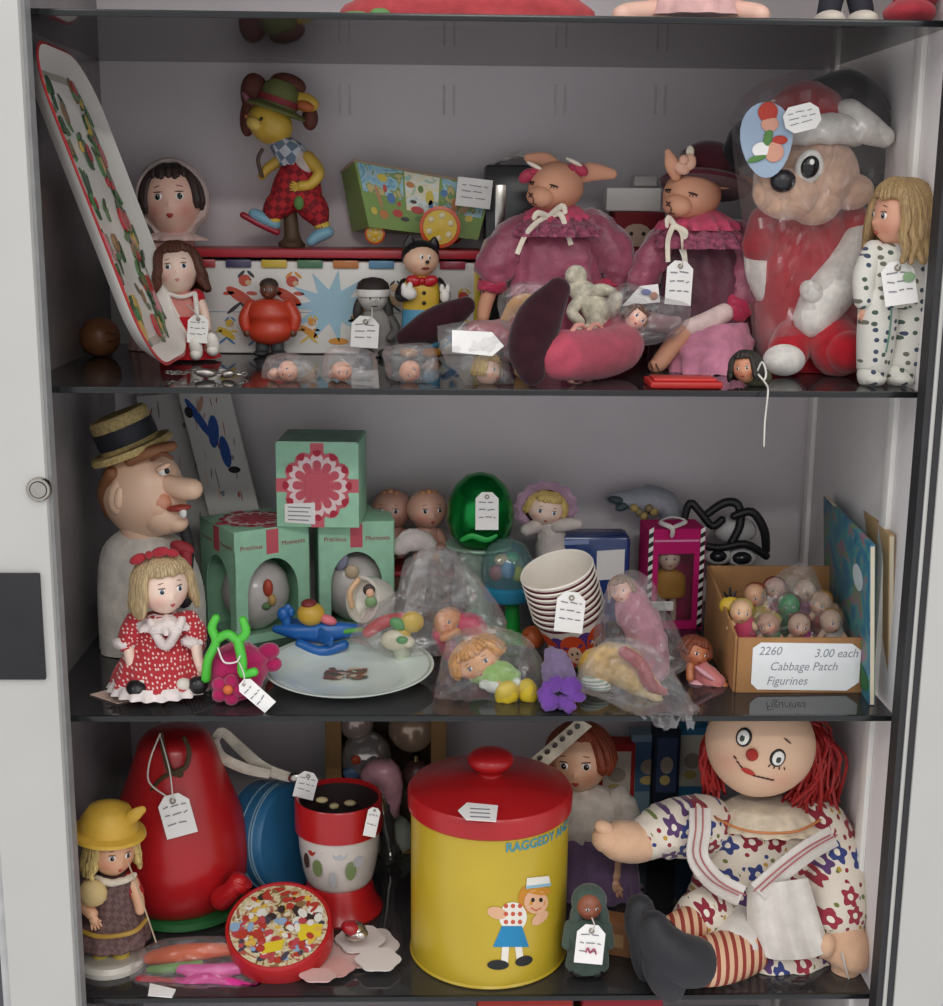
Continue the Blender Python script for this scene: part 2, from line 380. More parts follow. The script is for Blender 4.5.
# ---- doll heads
def dfm(x, y, z, nose=.12, chin=.16, cheek=.06):
    """unit sphere -> doll head (y towards the face)"""
    k = 1-chin*max(0, -z-.1)**1.3; X, Y, Z = x*k, y, z
    if y > 0:
        g = lambda a, b, w_: math.exp(-((x-a)**2+(z-b)**2)/w_**2)
        Y += nose*g(0, -.14, .13)+.05*g(0, -.42, .22)+cheek*(g(.48, -.32, .3)+g(-.48, -.32, .3))-.07*(g(.36, .08, .2)+g(-.36, .08, .2))+.06*g(0, -.8, .25)
    return X, Y, Z
class Head:
    def __init__(h, t, px, py, d, r, yaw=0, roll=0, pitch=0, skin_m=None, shape=(1, 1, 1.12), nose=.12, blush=.6, name='head', parent=None, chin=.16, cheek=.06):
        h.t = t; h.c = t.p(px, py, d); h.r = r*t.s; h.sh = shape; h.args = (nose, chin, cheek)
        M = Matrix.Rotation(R(yaw), 3, 'Z') @ Matrix.Rotation(R(roll), 3, 'Y') @ Matrix.Rotation(R(pitch), 3, 'X')
        h.M = M; mb = MB(); base_i = len(mb.v)
        mb.ball(h.c, None, 32, 24, fn=lambda x, y, z: h.pt(*dfm(x, y, z, *h.args)))
        for i, v in enumerate(mb.v):
            q = M.transposed() @ (v-h.c)/h.r; x, y, z = q.x/shape[0], -q.y/shape[1], q.z/shape[2]
            if y > 0:
                bv = blush*(math.exp(-((abs(x)-.5)**2+(z+.3)**2)/.05))
                if bv > .02: mb.bl[i] = min(bv, 1)
        h.obj = t.add(mb, name, skin_m, parent)
    def pt(h, x, y, z): return h.c+h.M @ Vector((x*h.sh[0], -y*h.sh[1], z*h.sh[2]))*h.r
    def on(h, u, v, out=0):
        y = math.sqrt(max(0, 1-u*u-v*v)); X, Y, Z = dfm(u, y, v, *h.args); return h.pt(X*(1+out), Y+out, Z*(1+out*.3))
    def bits(h, name, mats, lst, parent=None):
        """lst: (u, v, out, rx, rz, ry, mat[,roll]) little ellipsoids on the face"""
        mb = MB()
        for a in lst:
            a = list(a)+[0]*(8-len(a)); u, v, out, rx, rz, ry, mi, ro = a; mb.m = mi
            n = Vector((u*.9, -math.sqrt(max(.05, 1-u*u-v*v)), v*.7)).normalized(); z = Vector((0, 0, 1)); ax = n.cross(z)*-1
            ax = Vector((0, 0, 1)).cross(n).normalized()*-1; uz = ax.cross(n)*1
            if ax.x < 0: ax = -ax
            if uz.z < 0: uz = -uz
            c_, s_ = math.cos(R(ro)), math.sin(R(ro)); a2 = ax*c_+uz*s_; u2 = -ax*s_+uz*c_
            mb.ball(h.on(u, v, out), [h.M @ a2*rx*h.r, h.M @ n*ry*h.r, h.M @ u2*rz*h.r], 12, 8)
        return h.t.add(mb, name, mats, parent or h.obj)
    def face(h, iris='#3a5a86', lips='#c04040', brow='#6a4630', eye=1.0, ez=.08, ex=.36, mw=.17, closed=False, white='#f4f2ee', mz=-.46, lash=True):
        E_ = [gloss(white), gloss(iris, .15), gloss('#0d0d0f', .12), plain(brow, .7)]
        for sgn in (-1, 1):
            h.bits('eye', E_, [(sgn*ex, ez, .0, .18*eye, .15*eye, .055, 0), (sgn*ex, ez, .03, .115*eye, .122*eye, .04, 1), (sgn*ex, ez, .05, .065*eye, .07*eye, .03, 2), (sgn*ex+.03, ez+.035, .085, .02*eye, .02*eye, .012, 0)]  # last small white ball is a painted highlight on the eye
                   + ([(sgn*ex, ez+.155*eye, .02, .19*eye, .022, .03, 3)] if lash else []))
            h.bits('eyebrow', E_[3], [(sgn*(ex+.02), ez+.30, .0, .13, .016, .02, 0, sgn*-14)])
        h.bits('mouth', plain(lips, .4), [(-.06*mw/.17, mz+.02, .01, mw*.55, .045, .03, 0, 8), (.06*mw/.17, mz+.02, .01, mw*.55, .045, .03, 0, -8), (0, mz-.03, .01, mw*.6, .05, .035, 0)])
    def hair(h, col, length=1.0, n=34, bangs=True, flare=.15, curl=.0, rad=.17, seed=1, open_=52, top=1.06, name='hair', fringe=50, swirl=0, parent=None):
        rnd = random.Random(seed); mb = MB()
        def lock(a, end, fall, r0):
            pts = []; ar = R(a); off = .0
            for i in range(6):
                ph = R(4+(end-4)*i/5); aa = ar+swirl*(i/5); k = top+.02*rnd.random()
                pts.append((math.sin(ph)*math.sin(aa)*k, math.sin(ph)*math.cos(aa)*k-.04, math.cos(ph)*k))
            if fall:
                x, y, z = pts[-1]; m = 5; hx, hy = math.sin(ar), math.cos(ar)
                for i in range(1, m+1):
                    t = i/m; wv = curl*math.sin(t*9+a)
                    pts.append((x+hx*flare*t+wv*hy+wv*.4, y+hy*flare*t-wv*hx, z-(length+z*.0)*t*(1+.08*rnd.random())))
            L = len(pts); q = catmull(pts, 2); M_ = len(q)
            mb.tube([(h.pt(*p), h.r*r0*(.55+.5*min(1, 3*i/M_))*(1 if i < M_*.75 else 1-.55*(i-M_*.75)/(M_*.25))) for i, p in enumerate(q)], 7)
        for i in range(n):
            a = -180+360*i/n+rnd.uniform(-3, 3)
            if abs(a) < open_:
                if bangs: lock(a, fringe+rnd.uniform(-3, 3), 0, rad)
            else: lock(a, 88+rnd.uniform(-4, 4), 1, rad)
        mb.ball(h.pt(0, -.12, .12), [h.M @ Vector((1.02*h.r*h.sh[0], 0, 0)), h.M @ Vector((0, .98*h.r*h.sh[1], 0)), h.M @ Vector((0, 0, .98*h.r*h.sh[2]))], 20, 14)
        return h.t.add(mb, name, hairmat(col), parent or h.obj)
def hand(t, name, mat, px, py, d, r, ang, parent=None, spread=10):
    """small doll hand: palm, four fingers, thumb; ang = image direction of the fingers, degrees (0 right, 90 down)"""
    mb = MB(); ca, sa = math.cos(R(ang)), math.sin(R(ang)); mb.ball(t.p(px, py, d), t.axes(r, r*.8, r*.5, ang), 12, 8)
    for i, f in enumerate((-1.5, -.5, .5, 1.5)):
        aa = R(ang+f*spread); o = f*r*.42; L = r*(1.0 if abs(f) < 1 else .8); bx, by = px+ca*r*.6-sa*o, py+sa*r*.6+ca*o
        mb.tube([(t.p(bx, by, d), r*.24*t.s), (t.p(bx+math.cos(aa)*L*.55, by+math.sin(aa)*L*.55, d-r*.1), r*.22*t.s), (t.p(bx+math.cos(aa)*L, by+math.sin(aa)*L, d+r*.15), r*.18*t.s)], 7)
    aa = R(ang-60); mb.tube([(t.p(px-sa*r*-.3, py+ca*r*-.3, d), r*.27*t.s), (t.p(px+math.cos(aa)*r*1.05, py+math.sin(aa)*r*1.05, d-r*.3), r*.22*t.s)], 7)
    return t.add(mb, name, mat, parent)
def bag(name, label, outline, y, z, depth=14, seed=1, group=None, mat=None, rings=16, crump=1.0, cat='plastic bag', tilt=0, hole=None):
    """thin crumpled clear bag: outline in px on depth plane y; tilt = extra depth (px) per px of height above the lowest point"""
    xs = [a for a, b in outline]; ys = [b for a, b in outline]; cx, cy = sum(xs)/len(xs), sum(ys)/len(ys); lo = max(ys)
    t = T(name, label, cat, cx, y, z, group); mb = MB()
    o = catmull(list(outline)+[outline[0]], 5)[:-1]; n = len(o); off = Vector((seed*13.1, seed*7.7, 0))
    for side in (-1, 1):
        rows = []
        for i in range(rings+1):
            rho = 1-i/rings if i < rings else .02; ring = []
            for (a, b) in o:
                x, y_ = cx+(a-cx)*rho, cy+(b-cy)*rho
                nz = (noise.noise(Vector((x*.05, y_*.05, side*3))+off)*.7+.55*(.45-abs(noise.noise(Vector((x*.07+y_*.03, y_*.05-x*.02, side*5))+off)*1.6))+.35*(.4-abs(noise.noise(Vector((x*.15, y_*.12, side*7))+off)*1.6)))
                bul = math.sqrt(max(0, 1-rho*rho)); dd = side*depth*bul+nz*depth*.8*crump*min(1, bul+.25)+(lo-y_)*tilt
                jx = noise.noise(Vector((a*.09, b*.09, seed)))*3*crump if rho > .9 else 0
                ring.append(t.p(x+jx, y_, dd))
            rows.append(ring)
        mb.rings(rows, False, True)
    return t, t.add(mb, 'film', mat or BAG)
def frame_face(O, u, v):
    """returns f(a,b,lift) mapping 0..1 face coordinates to the world, and the outward normal"""
    n = u.cross(v).normalized(); return (lambda a, b, l=0: O+u*a+v*b+n*l), n
def circ(f, a, b, ra, rb, n=14, l=0, rot=0, a0=0, a1=360):
    out = []
    for i in range(n + (1 if a1-a0 < 360 else 0)):
        g = R(a0+(a1-a0)*i/n); x, y = math.cos(g)*ra, math.sin(g)*rb; c, s = math.cos(R(rot)), math.sin(R(rot)); out.append(f(a+x*c-y*s, b+x*s+y*c, l))
    return out
# ================================================================== the cabinet
def root_at(name, label, cat, loc, group=None, kind=None):
    e = bpy.data.objects.new(name, None); COL.objects.link(e); e.location = loc; e.empty_display_size = .05
    if kind: e['kind'] = kind
    e['label'] = label; e['category'] = cat
    if group: e['group'] = group
    return e
def vbox(name, mats, a, b, parent, bevel=.001, label=None):
    mb = MB(); mb.obox(Vector(a), Vector((b[0]-a[0], 0, 0)), Vector((0, b[1]-a[1], 0)), Vector((0, 0, b[2]-a[2])))
    o = finish(mb, name, mats, None, Vector(parent.location), bevel=bevel, label=label); o.parent = parent; o.location = (0, 0, 0); return o
Z0, Z1 = .22, 2.08; WL = -.46; WR = .432
cab = root_at('display_cabinet', 'tall white display cabinet with grey back panel holding glass shelves of toys', 'cabinet', (0, DEP/2, Z0))
def wallmat(col, name):
    m, nt, b = base(name); nz = N(nt, 'TexNoise', i_Scale=5, i_Detail=5); nt.links.new(coord(nt), nz.inputs['Vector']); c = lin(col)
    r = ramp(nt, nz.outputs[0], [(.3, tuple(x*.88 for x in c[:3])+(1,)), (.75, tuple(min(1, x*1.06) for x in c[:3])+(1,))]); nt.links.new(r.outputs[0], b.inputs['Base Color'])
    b.inputs['Roughness'].default_value = .6; return m
BACK = wallmat('#e6dee0', 'grey_back_panel'); SIDE = wallmat('#e6e1df', 'pale_side_panel'); DARK = plain('#8c8687', .25, .5, .25, 6)
vbox('back_panel', BACK, (WL-.02, DEP, Z0), (WR+.02, DEP+.015, Z1), cab)
vbox('side_panel', SIDE, (WR, .0, Z0), (WR+.018, DEP, Z1), cab)
vbox('side_panel', DARK, (WL-.018, .0, Z0), (WL, DEP, Z1), cab, label='dark glossy left side panel')
vbox('base_panel', SIDE, (WL, .0, Z0), (WR, DEP, Z0+.02), cab)  # unseen base, added to enclose the light in the cabinet
vbox('top_panel', SIDE, (WL, .0, Z1-.02), (WR, DEP, Z1), cab)  # unseen top, likewise added as light enclosure
vbox('shelf_standard', WHITE, (WR-.006, .075, Z0+.02), (WR-.0002, .098, Z1-.02), cab, .0005)
vbox('shelf_standard', WHITE, (WR-.006, DEP-.04, Z0+.02), (WR-.0002, DEP-.02, Z1-.02), cab, .0005)
SLOT = plain('#cfc6c8', .7)
for px in (345, 449, 560, 660):
    for zc, sh in ((100, ZA),):
        c = P(px, zc, DEP)
        for dx in (-.006, .006): vbox('peg_slot', SLOT, (c.x+dx-.0015, DEP-.0012, c.z-.018), (c.x+dx+.0015, DEP+.002, c.z+.018), cab, 0)
# doors: white stiles either side of the opening
dl = root_at('cabinet_door', 'white cabinet door stile with round lock and black latch plate', 'door', (-W2-.04, -.02, Z0))
WST = plain('#bfbeb9', .45, .4, .03, 8); SEAL = plain('#2a2a2c', .6)
xl = -W2-.004
vbox('stile', WST, (xl-.068, -.034, Z0), (xl, -.004, Z1), dl, .0015)
vbox('seal', plain('#8f8f8e', .5), (xl, -.026, Z0), (xl+.0035, -.008, Z1), dl, 0)  # grey strip paints the shadowed line along the stile's inner edge
vbox('glazing_bead', plain('#b9bab8', .4), (xl-.078, -.026, Z0), (xl-.0685, -.010, Z1), dl, .0008)
vbox('glass_pane', film('dark_pane', (.25, .25, .27, 1), .1, .03, .05, '#3a3a3e'), (xl-.40, -.020, Z0), (xl-.0785, -.014, Z1), dl, 0)
lk = P(39.5, 489, -.035)
mb = MB()
def disc(mb, c, prof, n=28):
    mb.rings([[c+Vector((math.cos(2*math.pi*j/n)*r, -h, math.sin(2*math.pi*j/n)*r)) for j in range(n)] for r, h in prof])
CHROME = plain('#b8b4ac', .25, .5, .1, 60, 1)
disc(mb, lk, [(.0118, -.002), (.0118, .003), (.0105, .0045), (.0085, .0045), (.0078, .003), (.0075, .005), (.002, .0055)])
lo = finish(mb, 'lock', CHROME, None, Vector(dl.location), label='round metal cam lock'); lo.parent = dl; lo.location = (0, 0, 0)
mb = MB(); mb.obox(lk+Vector((-.0008, -.0062, -.004)), Vector((.0016, 0, 0)), Vector((0, .001, 0)), Vector((0, 0, .008)))
k = finish(mb, 'keyhole', BLACK, None, Vector(dl.location)); k.parent = lo
a, b = P(40, 573, -.036), P(40, 679, -.036)
vbox('latch_plate', plain('#1c1c1f', .5), (a.x-.075, -.039, b.z), (a.x, -.0345, a.z), dl, .001, label='black latch plate')
for zz in (a.z-.018, b.z+.018):
    mb = MB(); disc(mb, Vector((a.x-.017, -.0385, zz)), [(.003, 0), (.003, .0012), (.0015, .0018)], 12); s = finish(mb, 'screw', plain('#3d3d40', .4, metal=1), None, Vector(dl.location)); s.parent = dl
dr = root_at('cabinet_door', 'white cabinet door stile edged with black rubber seal', 'door', (W2+.04, -.02, Z0))
xr = W2+.002
vbox('seal', SEAL, (xr-.002, -.028, Z0), (xr+.0045, -.006, Z1), dr, 0, label='black rubber seal')
vbox('seal_bead', WST, (xr+.0047, -.030, Z0), (xr+.0085, -.008, Z1), dr, 0)
vbox('seal', SEAL, (xr+.0087, -.032, Z0), (xr+.0145, -.008, Z1), dr, 0)
vbox('stile', WST, (xr+.0147, -.034, Z0), (xr+.068, -.004, Z1), dr, .0015)
vbox('stile', WST, (xr+.0695, -.030, Z0), (xr+.16, -.004, Z1), dr, .0015)
c = P(935, 817, -.0345); mb = MB(); disc(mb, c, [(.004, -.001), (.004, .001), (.003, .0015), (.0025, .0006)], 16); s = finish(mb, 'lock_hole', plain('#a8a8a6', .4), None, Vector(dr.location)); s.parent = dr
# glass shelves
EDGE = plain('#1b1d1e', .2)
for z, nm in ((ZT, 'glass shelf across the very top with bare doll feet standing on it'), (ZA, 'glass shelf carrying the leaning tray and the pair of rabbit dolls'),
              (ZB, 'glass shelf carrying the white plate and paper cups'), (ZC, 'glass shelf carrying the yellow canister')):
    e = root_at('glass_shelf', nm, 'shelf', (0, DEP/2, z-.004), 'glass cabinet shelves')
    vbox('pane', SHELF, (WL+.001, .004, z-.006), (WR-.007, DEP-.001, z), e, 0)
    vbox('front_edge', EDGE, (WL+.001, .0, z-.006), (WR-.007, .0039, z), e, .0006)
# ================================================================== upper compartment (things on the second shelf)
X, Yv, Zv = Vector((1, 0, 0)), Vector((0, 1, 0)), Vector((0, 0, 1))
PINKSK = skin('#efc2ae'); PALESK = skin('#efd2c0', '#e2a08e'); REDSK = skin('#d98e72', '#c8503c'); BROWNSK = skin('#6b4433', '#7a4030')
# ---- leaning tray
t = T('serving_tray', 'white metal serving tray with red rim and rose print leaning on left side', 'tray', 140, .17, ZA)
b0 = P(152, 358, .02); top = P(36, 38, .05)
u = Yv*.225; bx = Vector((b0.x-.012, .02, ZA+.006)); v = Vector((-.452-bx.x, 0, P(30, 38, .02).z-bx.z)); Lv = v.length; vn = v/Lv; nrm = vn.cross(Vector((0, -1, 0))); nrm = nrm if nrm.x > 0 else -nrm
def trayrow(inset, h, cr, n=8):
    hx, hz = .1125-inset, Lv/2-inset; c = bx+u/2+v/2; out = []; cr = max(cr-inset, .01)
    for cx_, cz_, a0 in ((hx-cr, hz-cr, 0), (-hx+cr, hz-cr, 90), (-hx+cr, -hz+cr, 180), (hx-cr, -hz+cr, 270)):
        for i in range(n+1):
            a = R(a0+90*i/n); out.append(c+Yv*(cx_+math.cos(a)*cr)+vn*(cz_+math.sin(a)*cr)+nrm*h)
    return out
mb = MB(); R_ = [trayrow(.02, .0, .07), trayrow(.002, .014, .07), trayrow(0, .0155, .07), trayrow(.0035, .0162, .07), trayrow(.021, .002, .07)]
for i in range(4): mb.m = 1 if i in (1, 2) else 0; mb.rings(R_[i:i+2], i == 0, i == 3)
t.add(mb, 'tray', [gloss('#e9e6de', .3), gloss('#c83a3f', .3)])
mb = MB(); mb.rings([trayrow(.024, .0026, .07), trayrow(.032, .0027, .07)], False, False); t.add(mb, 'printed_border', gloss('#b9b4a4'), smooth=False)
TP = [gloss('#c03038'), gloss('#d98a96'), gloss('#4f7a4a'), gloss('#2f4f34'), gloss('#c9a84a'), gloss('#8a6a4a')]
f = lambda a, b, l=0: bx+u*a+v*b+nrm*(.0028+l)
mb = MB(); rn = random.Random(3)
for i in range(80):
    a, b_ = rn.uniform(.16, .84), rn.uniform(.1, .9)
    if rn.random() < .55: a = rn.choice((.2, .8, .8))+rn.uniform(-.05, .05)
    mb.m = 0 if rn.random() < .3 else rn.randrange(1, 6); r = rn.uniform(.02, .05); mb.slab(circ(f, a, b_, r*.9, r*.8, 9, 0, rn.uniform(0, 180)), nrm, .0003+i*.00003)
    for g in range(2): mb.m = 2+g; mb.slab(circ(f, a+rn.uniform(-.06, .06), b_+rn.uniform(-.05, .05), .035, .012, 8, 0, rn.uniform(0, 180)), nrm, .0002+i*.00003)
t.add(mb, 'printed_roses', TP, smooth=False)
# ---- brown ball behind the tray
t = T('toy_ball', 'brown orange toy ball half hidden behind the leaning tray', 'ball', 100, .27, ZA); t.balls('ball', plain('#8a5a3a', .4), [(100, t.by-19, 0, 20, 20, 20)]); t.limb('seam', plain('#5a3a28'), [(100+19.6*math.cos(i*.52), t.by-19+19.6*math.sin(i*.52)*.25, -19.6*abs(math.cos(i*.26)), .7) for i in range(12)], n=6, k=1)
# ---- bonnet doll
t = T('bonnet_doll', 'pink faced baby doll in a pale bonnet behind tray and tin chest', 'doll', 174, .345, ZA)
h = Head(t, 172, 202, 0, 28, 4, -3, -6, PINKSK, (1, .95, 1.18)); h.face('#2c3a30', '#b03030', eye=.9, mw=.14); h.hair('#3a2a28', .25, 26, True, .02, 0, .16, 4, 52, 1.03, fringe=48)
mb = MB(); rows = []
for i, (k, yy) in enumerate(((1.0, .1), (1.22, .22), (1.3, .0), (1.28, -.4), (1.05, -.85), (.5, -1.15))):
    rows.append([h.pt(math.cos(R(a))*k*(1 if math.sin(R(a)) > -.5 else .8), yy, math.sin(R(a))*k*.98+.03) for a in range(0, 360, 12)])
mb.rings(rows, False, True); t.add(mb, 'bonnet', fabric('#d8c4bc'), h.obj)
t.loft('dress', fabric('#dbb0a8'), [(170, 232, 2, 14, 11), (168, 240, 2, 26, 18), (160, 256, 2, 24, 20), (156, 300, 2, 22, 22), (154, t.by-1, 0, 24, 24)], pleats=12, amp=.05)
t.loft('collar', fabric('#e8c8c0'), [(172, 231, 0, 13, 10), (172, 236, -2, 26, 20), (172, 240, -2, 34, 24)], pleats=14, amp=.1)
for s_ in (-1, 1): t.limb('arm', fabric('#dbb0a8'), [(168+s_*20, 242, 0, 7), (160+s_*22, 256, -6, 7), (157+s_*20, 276, -14, 6)])
# ---- seated doll in red dress
t = T('seated_doll', 'brown haired doll in red dress and white straps sitting against the tray', 'doll', 188, None, ZA, py=359)
h = Head(t, 177, 270, 0, 21, 8, -4, -8, PALESK, (1, .95, 1.15)); h.face('#2f3f58', '#d08a80', eye=.85, mw=.12); h.hair('#5a3020', .85, 34, True, .3, .06, .19, 5, 50, 1.08, fringe=46, swirl=.15)
t.loft('torso', fabric('#d98f86'), [(180, 290, 0, 7, 6), (181, 296, 0, 16, 10), (184, 312, 0, 16, 11), (186, 330, 0, 17, 13)])
t.loft('dress', fabric('#c3222c'), [(183, 316, -1, 17, 12), (184, 330, -3, 21, 16), (187, 346, -6, 27, 24), (190, 357, -6, 30, 28)], pleats=9, amp=.05)
for a in ([(167, 294, -10, 2.5), (172, 312, -14, 2.5), (183, 330, -18, 2.5), (192, 345, -24, 2.2)], [(195, 294, -10, 2.5), (197, 312, -14, 2.5), (197, 330, -18, 2.2)], [(168, 293, -8, 2), (181, 297, -13, 2), (195, 293, -8, 2)]): t.limb('pinafore_strap', fabric('#eee8e0'), a, n=8)
for s_, pts in ((0, [(166, 297, -2, 6), (162, 318, -4, 5), (163, 336, -10, 4.4), (165, 344, -12, 4)]), (1, [(197, 297, -2, 6), (204, 312, -4, 5), (207, 328, -10, 4.4)])):
    t.limb('arm', PALESK, pts); 
    t.balls('sleeve', fabric('#c3222c'), [(pts[0][0], pts[0][1]+1, -1, 8, 9, 8)])
hand(t, 'hand', PALESK, 165, 347, -13, 4.5, 100)
for s_, x in ((0, 195), (1, 212)):
    t.limb('leg', PALESK, [(186+s_*6, 350, -6, 6), (x-4, 349, -18, 5.5), (x, 346, -30, 5)])
    t.balls('shoe', gloss('#efeae0', .5), [(x+1, 344+(4 if not s_ else 0), -34, 6.5, 12, 6, -6, 0, 20), (x+1, 350+(4 if not s_ else 0), -33, 6, 6, 8)])
t.tag(198, 329, -36, 20, 27, 3, (188, 305, -15))
# ---- tin chest
t = T('tin_chest', 'white printed tin toy chest with red lid and coloured keys', 'toy chest', 333, .305, ZA)
o = Vector((P(186, 356, .305).x, .305, ZA+.0005)); e = Vector((P(479, 356, .305).x, .305, ZA)); hgt = P(330, 262, .305).z-ZA; u = X*(e.x-o.x); v = Zv*hgt; dpt = Yv*.105
t.box('body', gloss('#ece9e2', .3), o, u, v, dpt, bevel=.003)
t.box('lid', gloss('#b8303a', .35), o+v+Zv*.004-X*.002-Yv*.004, u+X*.004, Zv*.010, dpt+Yv*.006, bevel=.002)
t.box('edge_trim', gloss('#e0c23c'), o+u-X*.007-Yv*.0012, X*.0076, v, dpt*.4, bevel=.0008)
F, nn = frame_face(o, u, v); nn = Vector((0, -1, 0)); f = lambda a, b, l=0: o+u*a+v*b+nn*(.0004+l)
keyc = ['#b03a3c', '#4a4468', '#d6b83a', '#4f7f5a', '#c77a3a', '#5f8fae', '#e8e4da', '#a83a50']
for i in range(8):
    a = .02+.12*i; mb = MB(); mb.obox(f(a+.005, .93), u*.085, v*.085, nn*.004); t.add(mb, 'key', gloss(keyc[i]), bevel=.001)
CP = [gloss(c) for c in ('#c8472a', '#e09a3c', '#a6cddd', '#2f2a2c', '#5d88b4', '#e2c04a', '#d8b48a', '#ffffff', '#6a9a5a')]
mb = MB()
def spot(a, b_, ra, rb, mi, rot=0, l=0): mb.m = mi; mb.slab(circ(f, a, b_, ra/u.length, rb/v.length, 14, l, rot), nn, .0003)
def critter(a, b_, k, c1, c2, l0=.0):
    spot(a, b_, .016*k, .02*k, c1, 20, l0); spot(a+.012*k/u.length*.8, b_+.03*k/v.length, .012*k, .011*k, c1, 0, l0+.0003); spot(a+.016*k/u.length, b_+.026*k/v.length, .006*k, .005*k, 6, 0, l0+.0006)
    for q in (-1, 1): spot(a+q*.012*k/u.length, b_-.022*k/v.length, .005*k, .012*k, c2, q*20, l0+.0002); spot(a+(.012+q*.009)*k/u.length, b_+.042*k/v.length, .004*k, .007*k, c2, q*15, l0+.0002); spot(a+q*.022*k/u.length, b_+.006*k/v.length, .010*k, .004*k, c1, q*30, l0)
    spot(a+.02*k/u.length, b_+.032*k/v.length, .0016*k, .0018*k, 3, 0, l0+.0008)
mb.m = 2; pts = []
for i in range(22): rr = (1 if i % 2 else .45); g = R(i*360/22); pts.append(f(.50+math.cos(g)*.043/u.length*rr*1.3, .52+math.sin(g)*.043/v.length*rr, .0))
mb.slab(pts, nn, .0003)
critter(.19, .62, .62, 0, 3); critter(.35, .62, .6, 0, 1); critter(.60, .34, .5, 1, 6); critter(.70, .6, .45, 6, 3); critter(.84, .62, .5, 4, 3); critter(.93, .5, .5, 0, 5)
critter(.14, .22, .4, 5, 4); critter(.42, .24, .4, 1, 5); critter(.24, .2, .38, 2, 4); critter(.78, .22, .4, 8, 3); critter(.9, .2, .4, 4, 2); spot(.52, .14, .012, .004, 1, 15); spot(.66, .16, .014, .004, 6)
mb.m = 4; mb.slab([f(.03, .45), f(.97, .45), f(.97, .455), f(.03, .455)], nn, .0002)
t.add(mb, 'printed_animals', CP, smooth=False)
CH_TOP = o.z+hgt+.0145
# ---- walking toy animal in a hat standing on the chest
t = T('walking_figure', 'yellow faced walking toy animal in green hat and red checked trousers on chest', 'toy figure', 300, .35, CH_TOP)
YS = plain('#d9b348', .45)
h = Head(t, 270, 124, 0, 21, 0, 32, 6, YS, (1.1, 1, .92), .16, 0); h.bits('eye', [BLACK], [(-.3, .1, .03, .08, .1, .05, 0)]); h.bits('muzzle', [plain('#e3c264', .5), plain('#b06a3a', .5)], [(-.45, -.3, .05, .42, .3, .3, 0), (-.75, -.2, .2, .1, .1, .1, 1)])
t.balls('ear', [YS, plain('#c0682f', .5)], [(304, 102, 2, 15, 9, 5, 15), (305, 106, -3, 9, 5, 3, 15, 0, 0, 1)], h.obj)
t.balls('hair', plain('#6a3a30', .7), [(256, 96, 8, 15, 22, 14, -10), (249, 116, 8, 9, 20, 10, 8), (288, 84, 8, 18, 10, 14, 14), (310, 118, 8, 8, 12, 8)], h.obj)
t.lathe('hat', plain('#6f7440', .75), 275, 112, 0, [(30, 0), (31, 2), (29, 4), (20, 6), (19, 14), (17, 24), (12, 30), (4, 31)], h.obj, 18, 0)
t.lathe('hat_band', plain('#8c2f36', .7), 277, 106, 0, [(20.6, 2), (20.6, 8)], h.obj, 18, 0, cap=(False, False))
t.limb('feather', plain('#8a5060', .7), [(252, 104, -14, 1.2), (246, 97, -14, 2.5), (243, 93, -14, 1)], h.obj, sq=.4)
t.loft('scarf', checks('#c9cdd2', '#6f7f92', 90), [(282, 138, 0, 10, 9), (287, 146, 0, 17, 13), (291, 156, 0, 16, 13), (294, 166, 0, 14, 12)], pleats=7, amp=.07)
t.balls('shirt', fabric('#d8c9c4'), [(303, 164, -8, 9, 13, 6, -15)])
t.loft('trousers', checks('#b8232c', '#7e1620', 130), [(296, 162, 0, 12, 12), (297, 178, 0, 22, 17), (296, 196, 0, 26, 19), (297, 204, 0, 25, 17)])
for pts in ([(288, 198, -2, 15), (276, 208, -4, 13), (268, 220, -6, 7)], [(305, 198, -4, 15), (316, 212, -6, 14), (322, 225, -8, 7)]): t.limb('trouser_leg', checks('#b8232c', '#7e1620', 130), pts)
for pts in ([(308, 158, -8, 7), (319, 172, -12, 6), (311, 184, -16, 5), (301, 186, -18, 5)], [(281, 160, 4, 6), (268, 168, 4, 5), (262, 176, 2, 4)]): t.limb('arm', YS, pts)
hand(t, 'hand', YS, 298, 187, -19, 5, 190); t.balls('belt_patch', plain('#5f8a44', .6), [(299, 203, -18, 5, 7, 3)])
t.balls('sock', plain('#dcc24a', .7), [(272, 219, -6, 9, 6, 7, 20), (322, 225, -8, 8, 6, 7)])
t.limb('shoe', gloss('#7fb2c6', .4), [(275, 224, -6, 6), (264, 219, -8, 6.5), (254, 214, -8, 5.5)]); t.limb('sole', gloss('#a52a3a'), [(277, 232, -7, 3.4), (260, 224, -9, 3.6), (243, 215, -9, 3.2)])
t.limb('shoe', gloss('#7fb2c6', .4), [(328, 232, -10, 6), (318, 236, -12, 6.5), (311, t.by-6, -14, 5)])
t.limb('stand', plain('#5d4a34', .6), [(290, 212, 4, 7), (292, t.by-12, 6, 8), (292, t.by-4, 6, 14)]); t.limb('cane', plain('#5a4638', .5), [(262, 176, -2, 2), (258, 160, -4, 2), (262, 150, -4, 2)])
